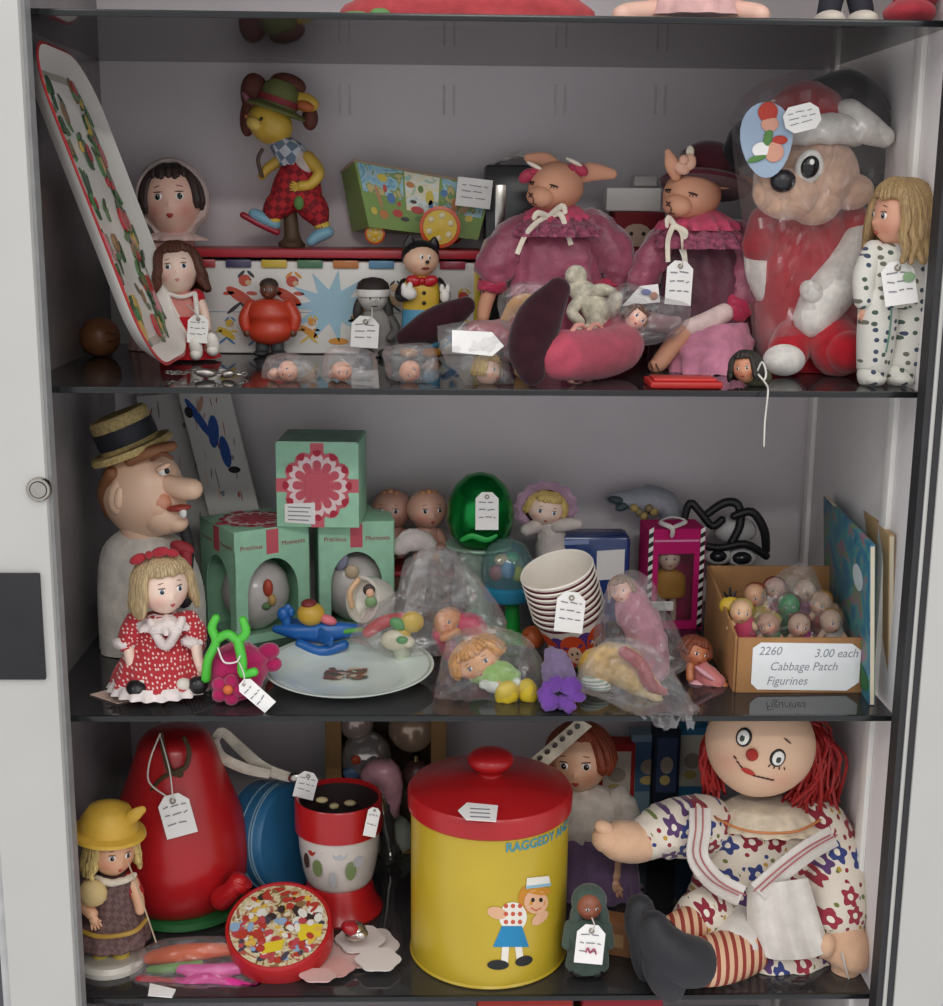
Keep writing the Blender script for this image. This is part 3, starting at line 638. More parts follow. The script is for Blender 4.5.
# ---- printed tin cart
t = T('tin_cart', 'green printed tin toy cart with yellow spoked wheel on chest lid', 'toy cart', 420, .365, CH_TOP)
YL = .345
q = [P(369, 227, YL), P(478, 240, YL), P(492, 186, YL), P(354, 160, YL)]
bk = [P(352, 232, YL+.05), P(440, 236, YL+.05), P(462, 184, YL+.05), P(341, 172, YL+.05)]
mb = MB(); b0 = len(mb.v); mb.v.extend(q); mb.v.extend(p+Yv*.002 for p in bk)
for fc in ((0, 1, 2, 3), (4, 7, 6, 5), (0, 4, 5, 1), (1, 5, 6, 2), (0, 3, 7, 4)): mb.face(fc)
t.add(mb, 'body', gloss('#7fa046', .3), smooth=False)
nn = (q[1]-q[0]).cross(q[3]-q[0]).normalized(); nn = nn if nn.y < 0 else -nn
def fq(a, b_, l=0): return (q[0]*(1-a)+q[1]*a)*(1-b_)+(q[3]*(1-a)+q[2]*a)*b_+nn*(.0005+l)
KP = [picmat(['#c8d8cc', '#dfe8e2', '#e8e0c0', '#a8c8b8'], 45), picmat(['#6aa0b8', '#8fbfd0', '#a8ccd4', '#7a9a5a', '#c8b87a'], 45)]+[gloss(c) for c in ('#d8c23e', '#c43a30', '#4a7cb0', '#5f8436', '#c87f3a', '#3a3430', '#b98a5a')]
mb = MB()
def sp2(a, b_, ra, rb, mi, rot=0, l=.0003, n=12): mb.m = mi; mb.slab(circ(fq, a, b_, ra, rb, n, l, rot), nn, .0003)
mb.m = 0; mb.slab([fq(.36, .35), fq(.62, .35), fq(.62, .97), fq(.36, .97)], nn, .0002); mb.m = 1; mb.slab([fq(.02, .55), fq(.34, .5), fq(.35, .97), fq(.02, .97)], nn, .0002); mb.slab([fq(.64, .4), fq(.98, .4), fq(.98, .97), fq(.64, .97)], nn, .0002)
for a in [(x_, y_*.9+.05, rx_*.55, ry_*.62, *m_) for x_, y_, rx_, ry_, *m_ in ((.14, .5, .03, .3, 8, 5), (.19, .84, .07, .1, 2), (.24, .5, .06, .14, 4), (.3, .42, .03, .06, 3), (.16, .2, .07, .12, 6), (.45, .36, .1, .1, 3), (.55, .62, .06, .2, 2), (.56, .5, .035, .12, 4), (.5, .2, .14, .08, 5), (.6, .24, .05, .08, 3), (.75, .55, .05, .22, 6), (.8, .74, .05, .08, 2), (.7, .3, .08, .1, 5), (.88, .34, .06, .1, 2), (.08, .24, .05, .1, 2), (.28, .25, .08, .1, 3), (.4, .8, .06, .08, 6), (.48, .75, .04, .1, 5), (.66, .75, .05, .1, 4), (.92, .8, .07, .1, 0), (.84, .55, .04, .2, 8), (.34, .16, .07, .06, 7), (.2, .66, .03, .1, 3), (.6, .1, .1, .05, 2), (.42, .5, .05, .05, 7))]: sp2(*a)
t.add(mb, 'printed_scene', KP, smooth=False)
mb = MB(); rimp = [q[3], q[2], bk[2], bk[3]]
for i in range(4): mb.tube([(rimp[i], .0016), (rimp[(i+1) % 4], .0016)], 6)
t.add(mb, 'rolled_rim', gloss('#b8a08c', .3))
def wheel(px, py, d, r, nm='wheel'):
    mb = MB(); c = t.p(px, py, d); k = t.s
    ring = lambda rr, dy: [c+Vector((math.cos(a*.2618)*rr*k, dy*k, math.sin(a*.2618)*rr*k)) for a in range(24)]
    mb.m = 1; mb.rings([ring(r, 3), ring(r, -3), ring(r*.84, -3.5), ring(r*.82, 3)], False, False); mb.m = 0; mb.rings([ring(r*.83, -2), ring(r*.3, -2.6), ring(r*.1, -3.5)], False, True); mb.m = 1; mb.rings([ring(r*.83, 2), ring(r*.1, 2)], False, True)
    mb.m = 2
    for i in range(6): a = R(i*60+20); mb.ball(c+Vector((math.cos(a)*r*.56*k, -2.6*k, math.sin(a)*r*.56*k)), t.axes(r*.16, r*.16, 1), 8, 6)
    return t.add(mb, nm, [gloss('#e0be3a'), gloss('#d8552c'), gloss('#e9dcb0')])
wheel(440, 228-1, -34, 20); wheel(375, 234, -6, 10); wheel(452, 232, 44, 12)
t.limb('axle', CHROME, [(440, 227, -34, 2), (452, 232, 44, 2)], n=8, k=1)
t.tag(474, 193, -30, 34, 28, 6, None, 'rect')
# ---- orange figure
t = T('vinyl_figure', 'round orange vinyl figure with brown head and dark legs before tin chest', 'toy figure', 270, .282, ZA)
OR = gloss('#c9442c', .35)
t.loft('coat', OR, [(269, 299, 0, 9, 9), (269, 303, 0, 18, 14), (270, 314, 0, 23, 18), (271, 322, 0, 20, 16), (271, 332, 0, 23, 18), (270, 340, 0, 18, 14), (270, 344, 0, 8, 8)])
h = Head(t, 269, 290, 0, 9, -6, 0, 0, BROWNSK, (1, 1, 1.05)); h.face('#1a1a1a', '#c86a4a', eye=.9); t.balls('cap', plain('#40332c', .6), [(269, 285, 2, 9.5, 7, 9.5)], h.obj)
for s_ in (-1, 1): t.limb('arm', OR, [(270+s_*19, 305, 0, 6), (270+s_*25, 318, -3, 6.5), (270+s_*24, 328, -5, 5)]); t.limb('leg', plain('#45484a', .5), [(270+s_*7, 340, 0, 7), (270+s_*8, t.by-6, 0, 6.5)]); t.balls('shoe', plain('#2f3133', .5), [(270+s_*9, t.by-3, -4, 8, 3.4, 9)])
t.balls('hand', BROWNSK, [(247, 333, -6, 4, 4, 4), (293, 333, -6, 4, 4, 4)])
# ---- small pirate-like figure with white headband
t = T('headband_figure', 'small grey figure with black cap and white headband carrying a price tag', 'toy figure', 374, .285, ZA)
h = Head(t, 373, 298, 0, 15, 8, 0, 0, plain('#c9c4bd', .5), (1, 1, .95), .22, 0); h.bits('eye', [WHITE, BLACK], [(-.3, .05, .02, .15, .13, .05, 0), (-.27, .04, .05, .07, .08, .04, 1), (.36, .05, .02, .15, .13, .05, 0), (.36, .04, .05, .07, .08, .04, 1)]); h.bits('brow', [BLACK], [(-.32, .24, .02, .2, .05, .05, 0, -22), (.36, .24, .02, .2, .05, .05, 0, 22)]); h.bits('mouth', [BLACK], [(0, -.5, .0, .25, .04, .04, 0)])
t.lathe('cap', plain('#2f2523', .7), 373, 291, 0, [(16, -1), (16.5, 3), (15, 8), (10, 12), (3, 13.5)], h.obj); t.lathe('headband', fabric('#efece6'), 373, 292, 0, [(16.6, -4), (17.2, -2), (17.2, 1), (16.6, 3)], h.obj, cap=(False, False))
t.balls('ear', plain('#3a3634', .6), [(388, 309, 0, 5, 14, 5, -10), (358, 309, 0, 5, 12, 5, 10)], h.obj)
t.loft('body', plain('#8f8b86', .6), [(375, 308, 2, 8, 8), (376, 318, 2, 15, 12), (377, 336, 2, 17, 13), (377, t.by-2, 2, 16, 13)])
for s_ in (-1, 1): t.limb('arm', plain('#56524e', .6), [(376+s_*14, 318, 0, 5), (376+s_*20, 330, -5, 5), (376+s_*14, 338, -12, 4)]); t.balls('foot', plain('#3a3634', .6), [(376+s_*9, t.by-4, -6, 8, 4.5, 12)])
t.tag(365, 332, -20, 27, 31, 3, (372, 308, -12))
# ---- vinyl cat figure in vest
t = T('vest_figure', 'vinyl animal figure in yellow vest, red bow tie and blue trousers', 'toy figure', 422, .275, ZA)
BK = gloss('#1d1b1c', .35)
h = Head(t, 421, 260, 0, 17, 14, 4, 0, skin('#e9bfa0', '#d98a70'), (1.05, 1, .95), .10, .3)
h.bits('eye', [WHITE, BLACK], [(-.2, .22, .03, .1, .17, .05, 0), (-.16, .18, .07, .05, .09, .04, 1), (.24, .22, .03, .1, .17, .05, 0), (.24, .18, .07, .05, .09, .04, 1)]); h.bits('nose', [BLACK], [(.08, -.06, .16, .13, .1, .1, 0)]); h.bits('mouth', [plain('#8a2a26', .4)], [(.05, -.45, .05, .25, .08, .05, 0, 5)])
mb = MB()
mb.ball(h.pt(0, -.22, .22), [h.M @ Vector((h.r*1.12, 0, 0)), h.M @ Vector((0, h.r, 0)), h.M @ Vector((0, 0, h.r*.98))], 20, 14); t.add(mb, 'fur_cap', BK, h.obj)
for s_ in (-1, 1):
    mb = MB(); rows = []
    for k_, zz in ((.42, .7), (.36, 1.0), (.22, 1.25), (.06, 1.45)): rows.append([h.pt(s_*(.62+.12*(zz-.7))+math.cos(a*.6283)*k_, -.1+math.sin(a*.6283)*.16, zz) for a in range(10)])
    mb.rings(rows); t.add(mb, 'ear', BK, h.obj)
t.loft('vest', gloss('#d8b23a', .4), [(421, 276, 0, 10, 9), (421, 284, 0, 19, 14), (422, 298, 0, 20, 15), (422, 310, 0, 19, 14)])
t.balls('bow_tie', gloss('#c0222c'), [(414, 281, -13, 8, 5.5, 4, 15), (430, 281, -13, 8, 5.5, 4, -15), (422, 281, -15, 3.5, 4, 4)]); t.balls('button', BLACK, [(424, 293, -15, 2, 2, 1.5), (424, 303, -15.5, 2, 2, 1.5)])
t.loft('trousers', gloss('#4f93b4', .4), [(422, 308, 0, 19, 14), (422, 318, 0, 20, 15), (421, 328, 0, 19, 14), (421, 332, 0, 17, 13)])
for s_ in (-1, 1): t.limb('trouser_leg', gloss('#4f93b4', .4), [(421+s_*9, 324, 0, 10), (421+s_*10, 342, 0, 9.5)]); t.balls('shoe', gloss('#b5762f'), [(421+s_*11, t.by-5, -5, 10, 5.5, 13)])
for pts in ([(405, 284, 0, 6), (400, 296, -6, 5.5), (407, 296, -18, 5)], [(438, 284, 0, 6), (445, 294, -4, 5.5), (444, 302, -10, 5)]): t.limb('arm', BK, pts)
t.balls('glove', gloss('#f0ece4', .5), [(409, 293, -20, 8, 6.5, 5, 20), (410, 287, -20, 3, 5, 3), (404, 288, -20, 3, 5, 3), (445, 296, -13, 5, 7, 5), (448, 289, -13, 2.6, 5, 3), (442, 289, -13, 2.6, 5, 3)])
# ---- black box behind the rabbits, paper on top
t = T('black_box', 'black glossy box with silver strip behind the bowed rabbit doll', 'box', 510, .36, ZA)
t.box('body', gloss('#1a1a1c', .3), Vector((P(484, 300, .355).x, .345, ZA)), X*.085, Zv*(P(510, 165, .36).z-ZA), Yv*.06, bevel=.003)
t.box('silver_strip', CHROME, Vector((P(494, 300, .345).x, .3435, P(494, 236, .345).z)), X*.012, Zv*.06, Yv*.0018, bevel=.0003)
t = T('crumpled_paper', 'crumpled white paper lying on top of the black box', 'paper', 515, .375, P(510, 165, .36).z)
mb = MB(); rows = []
for i in range(9):
    rows.append([t.p(494+j*6, 166-12*math.exp(-((j-4.5)/3.2)**2)-3*math.sin(i*1.3+j), -14+i*4)+Vector((0, 0, .003*noise.noise(Vector((i*.9, j*.9, 2))))) for j in range(9)])
mb.rings(rows, False, False, closed=False); t.add(mb, 'sheet', paper('#dcd8d2'), smooth=False, norm=False)
# ---- box with face card between the rabbits
t = T('red_box', 'red cardboard box with printed label between the two rabbit dolls', 'box', 634, .33, ZA)
zt = P(634, 212, .33).z; o = Vector((P(612, 300, .33).x, .33, ZA)); u = X*(P(662, 300, .33).x-o.x)
t.box('carton', paper('#8f2f36'), o, u, Zv*(zt-ZA), Yv*.06, bevel=.0015); f = lambda a, b, l=0: o+u*a+Zv*((zt-ZA)*b)-Yv*(.0004+l)
t.flat('printed_label', [paper('#d9b8a2'), paper('#c88a4a'), paper('#3a4a7a'), BLACK], [(circ(f, .45, .84, .3, .08), 0), (circ(f, .34, .85, .04, .015, 8, .0004), 3), (circ(f, .58, .85, .04, .015, 8, .0004), 3), ([f(.2, .62), f(.7, .62), f(.75, .72), f(.2, .72)], 2), (circ(f, .45, .55, .2, .05), 1)], -Yv, .0003)
t = T('card_pack', 'white card packet lying on the red box between rabbit dolls', 'packet', 632, .34, zt+.0005)
t.box('packet', PAPER, t.p(606, 212, 0)+Zv*.0005, X*.066, Zv*.028, Yv*.04, bevel=.002); t.box('flap', paper('#c9c4c0'), t.p(634, 186, 0), X*.028, Zv*.012, Yv*.03, bevel=.002)
# ---- rabbit dolls
MAUVE = plain('#9c4660', .4, .5, .2, 30, 0, 0, .6, 0, 300); ROSE = fabric('#c9506e'); LACE = plain('#9a5068', .9, .15, .4, 220, 0, 0, .3, 0, 300); MAROON = fabric('#4a1a26', .2); HOT = plain('#b8284e', .45, .4, .2, 40, 0, 0, .4, 0, 200); RSK = skin('#cf9678', '#c4705c', .7); CREAM = fabric('#e6dcc8')
def rabbit_head(t, px, py, d, r, yaw, roll, pitch):
    h = Head(t, px, py, d, r, yaw, roll, pitch, RSK, (.9, 1.12, .9), .0, .25, chin=.3)
    h.bits('muzzle', [RSK], [(0, -.22, -.08, .5, .36, .42, 0)]); h.bits('nose', [plain('#4a2a20', .7)], [(-.1, -.12, .34, .13, .03, .03, 0, 45), (-.1, -.12, .34, .13, .03, .03, 0, -45), (0, -.3, .33, .02, .12, .02, 0), (0, -.42, .3, .14, .02, .02, 0)])
    for s_ in (-1, 1): h.bits('eye', [plain('#2f1c18', .6)], [(s_*.48, .25, .02, .17, .03, .03, 0, -s_*12)]+[(s_*(.48+q*.09), .2, .02, .015, .07, .02, 0, q*22) for q in (-1, 0, 1)])
    return h
def frill(t, name, mat, px, py, d, r0, r1, drop, pl, amp=.12, parent=None): return t.loft(name, mat, [(px, py, d, r0, r0*.8), (px, py+drop*.3, d-1, r0+(r1-r0)*.6, (r0+(r1-r0)*.6)*.8), (px, py+drop*.65, d-2, r1, r1*.85), (px, py+drop, d-2, r1*1.02, r1*.88)], parent, pleats=pl, amp=amp*1.3, wr=.0025, wf=130)
t = T('rabbit_doll', 'rabbit doll in mauve satin blouse with cream ribbon bow and rose hair bows', 'doll', 555, .235, ZA)
h = rabbit_head(t, 556, 188, -6, 28, -34, 8, 6)
for pts in ([(572, 178, -4, 7), (590, 172, -4, 9), (612, 174, -4, 5)],): t.limb('ear', RSK, pts, h.obj, sq=.5)
t.limb('ear', RSK, [(560, 172, 4, 6), (546, 160, 6, 7), (528, 158, 8, 4)], h.obj, sq=.5)
for c in ((533, 172, -16), (572, 168, -14)):
    t.balls('hair_bow', [HOT, CREAM], [(c[0]-6, c[1]+4, c[2], 9, 6, 4, -35), (c[0]+7, c[1]+1, c[2], 10, 6, 4, 30), (c[0], c[1], c[2]-3, 3.5, 3.5, 3.5), (c[0]+2, c[1]-6, c[2]-3, 9, 2, 2, 25, 0, 0, 1)], h.obj)
t.loft('blouse', MAUVE, [(556, 212, 2, 14, 12), (556, 226, 2, 34, 22), (556, 250, 2, 44, 30), (556, 275, 2, 46, 32), (556, 300, 2, 48, 36), (556, t.by-2, 0, 50, 40)], pleats=11, amp=.06, wr=.004, wf=70)
frill(t, 'collar', ROSE, 556, 204, -4, 15, 30, 18, 13); frill(t, 'lace_yoke', LACE, 556, 216, -6, 26, 43, 20, 18, .09)
for pts in ([(521, 232, 0, 18), (503, 252, -2, 20), (494, 272, -6, 19), (492, 284, -8, 10)], [(592, 228, 0, 19), (610, 250, -2, 22), (618, 274, -8, 18), (612, 286, -10, 10)]): t.limb('sleeve', plain('#9c4a62', .35, .5, .2, 30, 0, 0, .6, 0, 300), pts, n=24, k=6, wr=.005, wf=80)
t.balls('cuff', HOT, res=(26, 18), wr=.004, wf=150, lst= [(492, 286, -8, 15, 8, 12, 5), (610, 286, -12, 18, 7, 12, -5)])
t.limb('arm', RSK, [(490, 290, -8, 7.5), (485, 306, -10, 7), (483, 318, -14, 6)]); t.limb('arm', RSK, [(606, 288, -12, 7), (596, 296, -20, 6.5), (586, 300, -24, 6)])
t.ribbon('ribbon', CREAM, [(548, 217, -30, 3), (538, 222, -33, 3), (526, 234, -36, 2.6), (517, 254, -37, 2.6)]); t.ribbon('ribbon', CREAM, [(548, 217, -30, 3), (560, 214, -33, 3), (566, 228, -35, 2.6), (571, 245, -36, 2.6)])
for pts in ([(548, 216, -32, 2.4), (538, 213, -35, 3), (534, 218, -35, 2.4)], [(549, 216, -32, 2.4), (562, 206, -35, 3), (565, 212, -35, 2.4)]): t.limb('ribbon', CREAM, pts, sq=.5)
# legs with big maroon slippers
t.limb('leg', fabric('#b24a5c'), [(600, 322, -40, 20), (622, 345, -90, 21), (596, 354, -140, 23), (560, 355, -180, 22)], n=18)
t.limb('leg', fabric('#b24a5c'), [(535, 326, -30, 18), (500, 336, -50, 16), (474, 335, -60, 14)], n=16)
for a in ((594, 354, -142, 26), (578, 355, -162, 26)): 
    mb = MB(); c = t.p(*a[:3]); mb.tube([(c+Vector((math.cos(q*.4488)*a[3]*.5*t.s, math.cos(q*.4488)*a[3]*.9*t.s, math.sin(q*.4488)*(a[3]+1)*t.s)), 2.2*t.s) for q in range(14)], 8, closed=True); t.add(mb, 'garter_ruffle', fabric('#e0a090'))
t.limb('slipper', fabric('#33121c', .2), [(532, 372, -190, 12), (529, 350, -190, 19), (540, 318, -186, 20), (558, 290, -184, 11)], n=18, sq=.62)
t.limb('slipper', fabric('#33121c', .2), [(404, 337, -76, 8), (424, 330, -78, 15), (446, 318, -76, 15), (466, 306, -72, 9)], n=16, sq=.7)
# --- second rabbit
t = T('rabbit_doll', 'rabbit doll in dark maroon felt hat and vest with a price tag', 'doll', 700, .22, ZA)
h = rabbit_head(t, 692, 196, -6, 30, -34, 8, 6)
t.lathe('hat', MAROON, 706, 182, 0, [(43, -6), (45, -3), (42, 0), (33, 3), (31, 12), (28, 26), (18, 35), (5, 37)], h.obj, 8, -16)
t.limb('ear', RSK, [(676, 176, -30, 5), (672, 164, -34, 7), (668, 152, -32, 3)], h.obj, sq=.5); t.limb('ear', RSK, [(722, 184, -10, 5), (738, 181, -12, 6.5), (752, 182, -12, 3)], h.obj, sq=.5)
t.balls('hat_flower', [plain('#d8a890', .7), CREAM], [(682, 168, -36, 8, 6, 4, 20), (690, 162, -36, 6, 8, 4), (684, 160, -38, 5, 5, 4), (690, 152, -34, 4, 6, 3, 0, 0, 0, 1)], h.obj)
t.loft('blouse', plain('#5a2438', .5, .4, .25, 40, 0, 0, .5, 0, 200), [(700, 216, 2, 14, 12), (701, 230, 2, 34, 22), (702, 255, 2, 42, 28), (702, 285, 2, 44, 32), (702, 312, 2, 46, 34), (702, t.by-2, 0, 52, 40)], pleats=11, amp=.06, wr=.004, wf=70)
frill(t, 'collar', ROSE, 698, 210, -6, 16, 36, 20, 13); frill(t, 'lace_yoke', LACE, 700, 224, -6, 28, 46, 24, 18, .09)
for pts in ([(664, 242, 0, 16), (650, 262, -4, 18), (642, 284, -10, 14)], [(736, 238, 0, 18), (748, 264, -6, 21), (746, 292, -14, 18), (736, 306, -20, 12)]): t.limb('sleeve', plain('#9c4a62', .35, .5, .2, 30, 0, 0, .6, 0, 300), pts, n=24, k=6, wr=.005, wf=80)
t.balls('cuff', HOT, res=(26, 18), wr=.004, wf=150, lst= [(735, 308, -22, 16, 15, 12, 20), (748, 296, -14, 10, 18, 10, 10)])
t.limb('arm', fabric('#e2c9c4'), [(724, 313, -30, 9.5), (706, 322, -40, 9.5), (690, 328, -48, 9)], n=14); t.limb('paw', RSK, [(686, 331, -48, 8), (672, 346, -56, 9), (660, 362, -60, 8.5), (655, 366, -62, 7)])
t.limb('claw_stitch', plain('#5a3a2c'), [(650, 362, -70, .8), (653, 370, -71, .8)], n=6); t.limb('claw_stitch', plain('#5a3a2c'), [(656, 364, -71, .8), (659, 371, -72, .8)], n=6)
t.ribbon('ribbon', CREAM, [(672, 224, -38, 3), (682, 232, -40, 3), (684, 250, -42, 2.6), (686, 268, -42, 2.4)]); t.ribbon('ribbon', CREAM, [(674, 224, -38, 2.8), (668, 240, -41, 2.6), (668, 262, -42, 2.4)])
for pts in ([(674, 224, -39, 2.4), (668, 218, -42, 3.2), (667, 226, -42, 2)], [(675, 226, -39, 2.4), (685, 232, -42, 3), (684, 240, -42, 2)]): t.limb('ribbon', CREAM, pts, sq=.5)
t.tag(679, 283, -50, 25, 42, 4, (680, 250, -46))
t.loft('skirt', plain('#c77f98', .7, .3, .25, 40, 0, 0, .4, 0, 160), [(702, 322, -16, 44, 32), (706, 340, -26, 44, 40), (708, 356, -36, 42, 44), (706, 372, -42, 40, 46)], pleats=13, amp=.07, wr=.004, wf=80)
t.limb('leg', MAROON, [(668, 330, -20, 14), (640, 332, -46, 13), (612, 330, -60, 11)], n=16)
# ---- things tucked between the rabbits' legs
t = T('cloth_doll', 'small cream cloth doll with knitted suit lying between rabbit legs', 'doll', 590, .17, ZA)
KN = plain('#cfc8b2', .95, .1, .25, 120, 0, 0, .4, 0, 500)
t.balls('head', KN, [(576, 276, 4, 11, 11, 10)]); t.limb('body', KN, [(578, 288, 4, 11), (590, 300, 0, 15), (600, 316, -8, 15), (598, 336, -8, 13)], n=14)
for pts in ([(584, 296, -6, 6), (600, 290, -12, 6.5), (612, 292, -14, 5)], [(580, 300, -6, 6), (572, 312, -12, 6), (580, 322, -14, 5)]): t.limb('arm', KN, pts)
for pts in ([(600, 318, -14, 8), (612, 308, -20, 8), (616, 298, -22, 7)], [(592, 330, -10, 8), (580, 334, -14, 8)]): t.limb('leg', KN, pts)
t, b_ = bag('toy_bag', 'clear bag with brown haired doll against the hatted rabbit doll', [(606, 300), (625, 282), (660, 296), (690, 306), (684, 330), (650, 345), (618, 338)], .13, ZA, 12, 3, 'clear bags of small toys on the rabbit shelf')
t = T('bagged_doll', 'small brown haired doll lying in bag beside hatted rabbit doll', 'doll', 642, .13, ZA)
h = Head(t, 636, 318, 0, 11, 10, 40, 0, PINKSK); h.face(); h.hair('#6a4a38', .5, 24, True, .1, 0, .2, 2); t.limb('body', fabric('#9a7a7c'), [(648, 320, 2, 8), (664, 324, 4, 9), (676, 322, 6, 6)])
t = T('printed_card', 'small white card with coloured print tucked at the hatted rabbit', 'card', 640, .165, ZA)
fO = t.p(626, 304, 0); mb = MB(); c0 = [t.p(622, 306, 0), t.p(660, 302, 0), t.p(658, 284, 4), t.p(640, 286, 4)]; mb.slab(c0, -Yv, .0008); t.add(mb, 'card', PAPER, smooth=False)
t.balls('printed_flower', [plain('#6f7fc0'), plain('#c98a6a')], [(646, 292, -1, 5, 3, .5), (654, 296, -1, 4, 4, .5, 0, 0, 0, 1)])
# ---- bagged plush dog in red suit with santa hat
t = T('plush_toy', 'large plush animal in red suit, white mittens and red white winter hat', 'plush toy', 812, .19, ZA)
PW, PR, PB, PS = plush('#eeeae2'), plush('#b81f2c'), plush('#1f1d20'), plush('#e0b79c')
t.loft('body', PR, [(806, 205, 6, 30, 26), (806, 225, 4, 44, 36), (808, 262, 2, 54, 44), (812, 300, 0, 58, 48), (815, t.by-6, 0, 54, 46), (815, t.by-1, 0, 40, 36)])
h = Head(t, 806, 178, -10, 50, -12, -8, 2, PS, (1, .95, .88), .0, .0, chin=.1)
t.balls('muzzle', PS, [(786, 194, -50, 32, 24, 22, 8), (815, 206, -42, 24, 18, 18, -8), (852, 192, -26, 21, 17, 16, -10)], h.obj)
t.balls('nose', gloss('#222023', .3), [(783, 181, -74, 12, 10.5, 9, -8)], h.obj)
t.balls('eye', [plush('#f2efe8'), gloss('#151517', .2), WHITE], [(809, 167, -62, 13, 16, 6, 18), (810, 167, -67, 8.5, 10.5, 4, 18, 0, 0, 1), (812, 162, -71, 2.4, 2.6, 1.5, 0, 0, 0, 2)], h.obj)
t.balls('eye', [plush('#f2efe8'), gloss('#151517', .2)], [(774, 160, -56, 10, 14, 6, 5), (775, 160, -61, 7, 9, 4, 5, 0, 0, 1)], h.obj)
t.limb('ear', PB, [(848, 150, 0, 22), (868, 160, 4, 24), (882, 185, 6, 22), (872, 208, 6, 14)], h.obj, n=18, sq=.6); t.limb('ear', PB, [(770, 140, 6, 20), (750, 140, 8, 22), (738, 152, 8, 16)], h.obj, n=18, sq=.6)
t.lathe('hat', PR, 806, 140, -4, [(45, -2), (46, 6), (42, 22), (32, 40), (16, 52), (4, 55)], h.obj, -4, -4)
mb = MB(); c = t.p(806, 136, -4); mb.tube([(c+Vector((math.cos(q*.2618)*45*t.s, math.sin(q*.2618)*44*t.s, math.sin(q*.2618+2.6)*5*t.s)), (14+1.5*math.sin(q*3))*t.s) for q in range(24)], 12, closed=True); t.add(mb, 'hat_brim', PW, h.obj)
t.limb('hat_tail', PB, [(820, 92, -2, 14), (846, 88, -4, 17), (866, 100, -8, 16), (880, 122, -10, 11)], h.obj, n=16); t.limb('hat_trim', PW, [(848, 116, -30, 16), (866, 128, -34, 15), (884, 137, -34, 10)], h.obj, n=16)
t.limb('arm', PR, [(852, 222, -6, 18), (862, 244, -14, 20)], n=16); t.limb('mitten', PW, [(860, 246, -26, 20), (846, 272, -40, 22), (826, 298, -48, 23), (814, 318, -50, 20)], n=18); t.balls('mitten_thumb', PW, [(812, 292, -62, 13, 10, 10, 40)])
t.limb('arm', PR, [(766, 222, -4, 17), (760, 246, -10, 18)], n=16); t.limb('mitten', PW, [(758, 250, -6, 14), (760, 272, -8, 14), (766, 292, -10, 12)], n=18)
t.limb('leg', PR, [(826, 330, -30, 26), (838, 350, -60, 26)], n=18); t.limb('leg', PR, [(800, 330, -26, 22), (788, 352, -50, 20)], n=18); t.balls('foot', PW, [(784, 360, -70, 20, 15, 18)]); t.balls('foot', PR, [(848, 352, -76, 22, 20, 18)])
mb = MB(); oc = [t.p(766+math.cos(R(a))*26*(1+.15*math.sin(R(a))), 140-math.sin(R(a))*38, -78) for a in range(0, 360, 15)]; mb.slab(oc, -Yv, .002); tg = t.add(mb, 'hang_card', paper('#9fb2c6'), smooth=False, label='pale blue oval card with printed roses')
t.balls('printed_rose', [paper('#b8483c'), paper('#d9a08a'), paper('#5f8a4e'), PAPER], [(768, 112, -81, 9, 9, 1), (770, 124, -81, 8, 7, 1, 0, 0, 0, 1), (762, 150, -81, 9, 7, 1, 0, 0, 0, 3), (774, 152, -81, 9, 9, 1, 0, 0, 0, 1), (768, 138, -81, 4, 10, 1, 10, 0, 0, 2), (758, 158, -81, 10, 3, 1, -20, 0, 0, 2), (780, 140, -81, 7, 4, 1, 0, 0, 0, 0)], tg)
t.tag(802, 118, -84, 33, 24, -14, None, 'oct')
t, b_ = bag('toy_bag', 'large clear plastic bag wrapped around plush in winter hat', [(730, 120), (752, 88), (800, 70), (850, 68), (886, 96), (898, 160), (892, 230), (884, 310), (880, 372), (830, 378), (770, 374), (752, 330), (748, 260), (738, 190)], .172, ZA, 62, 9, rings=14, crump=.45)
# ---- doll in sprigged pyjamas
t = T('pyjama_doll', 'blonde doll in white sprigged pyjamas standing at the right side', 'doll', 898, None, ZA, py=385)
PJ = dots('#d9d6cc', ['#4a5a4e', '#3f4a5e', '#6a6a5a'], 95, .22, rand=.7)
h = Head(t, 902, 216, 0, 28, -80, 4, 4, skin('#d8a084', '#c87a62'), (.95, 1, 1.1)); h.face('#3a3a3a', '#b05a4a', eye=.8); h.hair('#a88a5e', 1.25, 36, True, .25, .07, .2, 8, 50, 1.1, fringe=52, swirl=.2)
t.loft('top', PJ, [(900, 242, 0, 11, 10), (900, 248, 0, 29, 18), (900, 266, 0, 34, 21), (899, 290, 0, 35, 22), (897, 306, 0, 37, 24)], pleats=6, amp=.04)
for s_, pts in ((-1, [(874, 252, 0, 12), (865, 276, -4, 12), (864, 300, -8, 10)]), (1, [(921, 252, 0, 11), (928, 276, -2, 11), (926, 300, -6, 9)])): t.limb('sleeve', PJ, pts); hand(t, 'hand', skin('#d8a084', '#c87a62'), pts[-1][0], 311, pts[-1][2], 6, 95)
for s_ in (-1, 1): t.limb('trouser_leg', PJ, [(897+s_*17, 300, 0, 21), (894+s_*18, 340, 0, 19), (888+s_*15, 370, -2, 16), (885+s_*14, t.by-10, -4, 14)], n=16); t.balls('bootee', PJ, [(888+s_*14, t.by-6, -8, 12, 7, 15)])
t.limb('placket', plain('#5a8a74'), [(892, 300, -22, .9), (890, 330, -20, .9), (886, 352, -18, .9)], n=6)
t.tag(899, 283, -26, 32, 42, -8, (900, 250, -18)); t.balls('printed_motif', paper('#8fae86'), [(909, 277, -28, 6, 5, .6)])
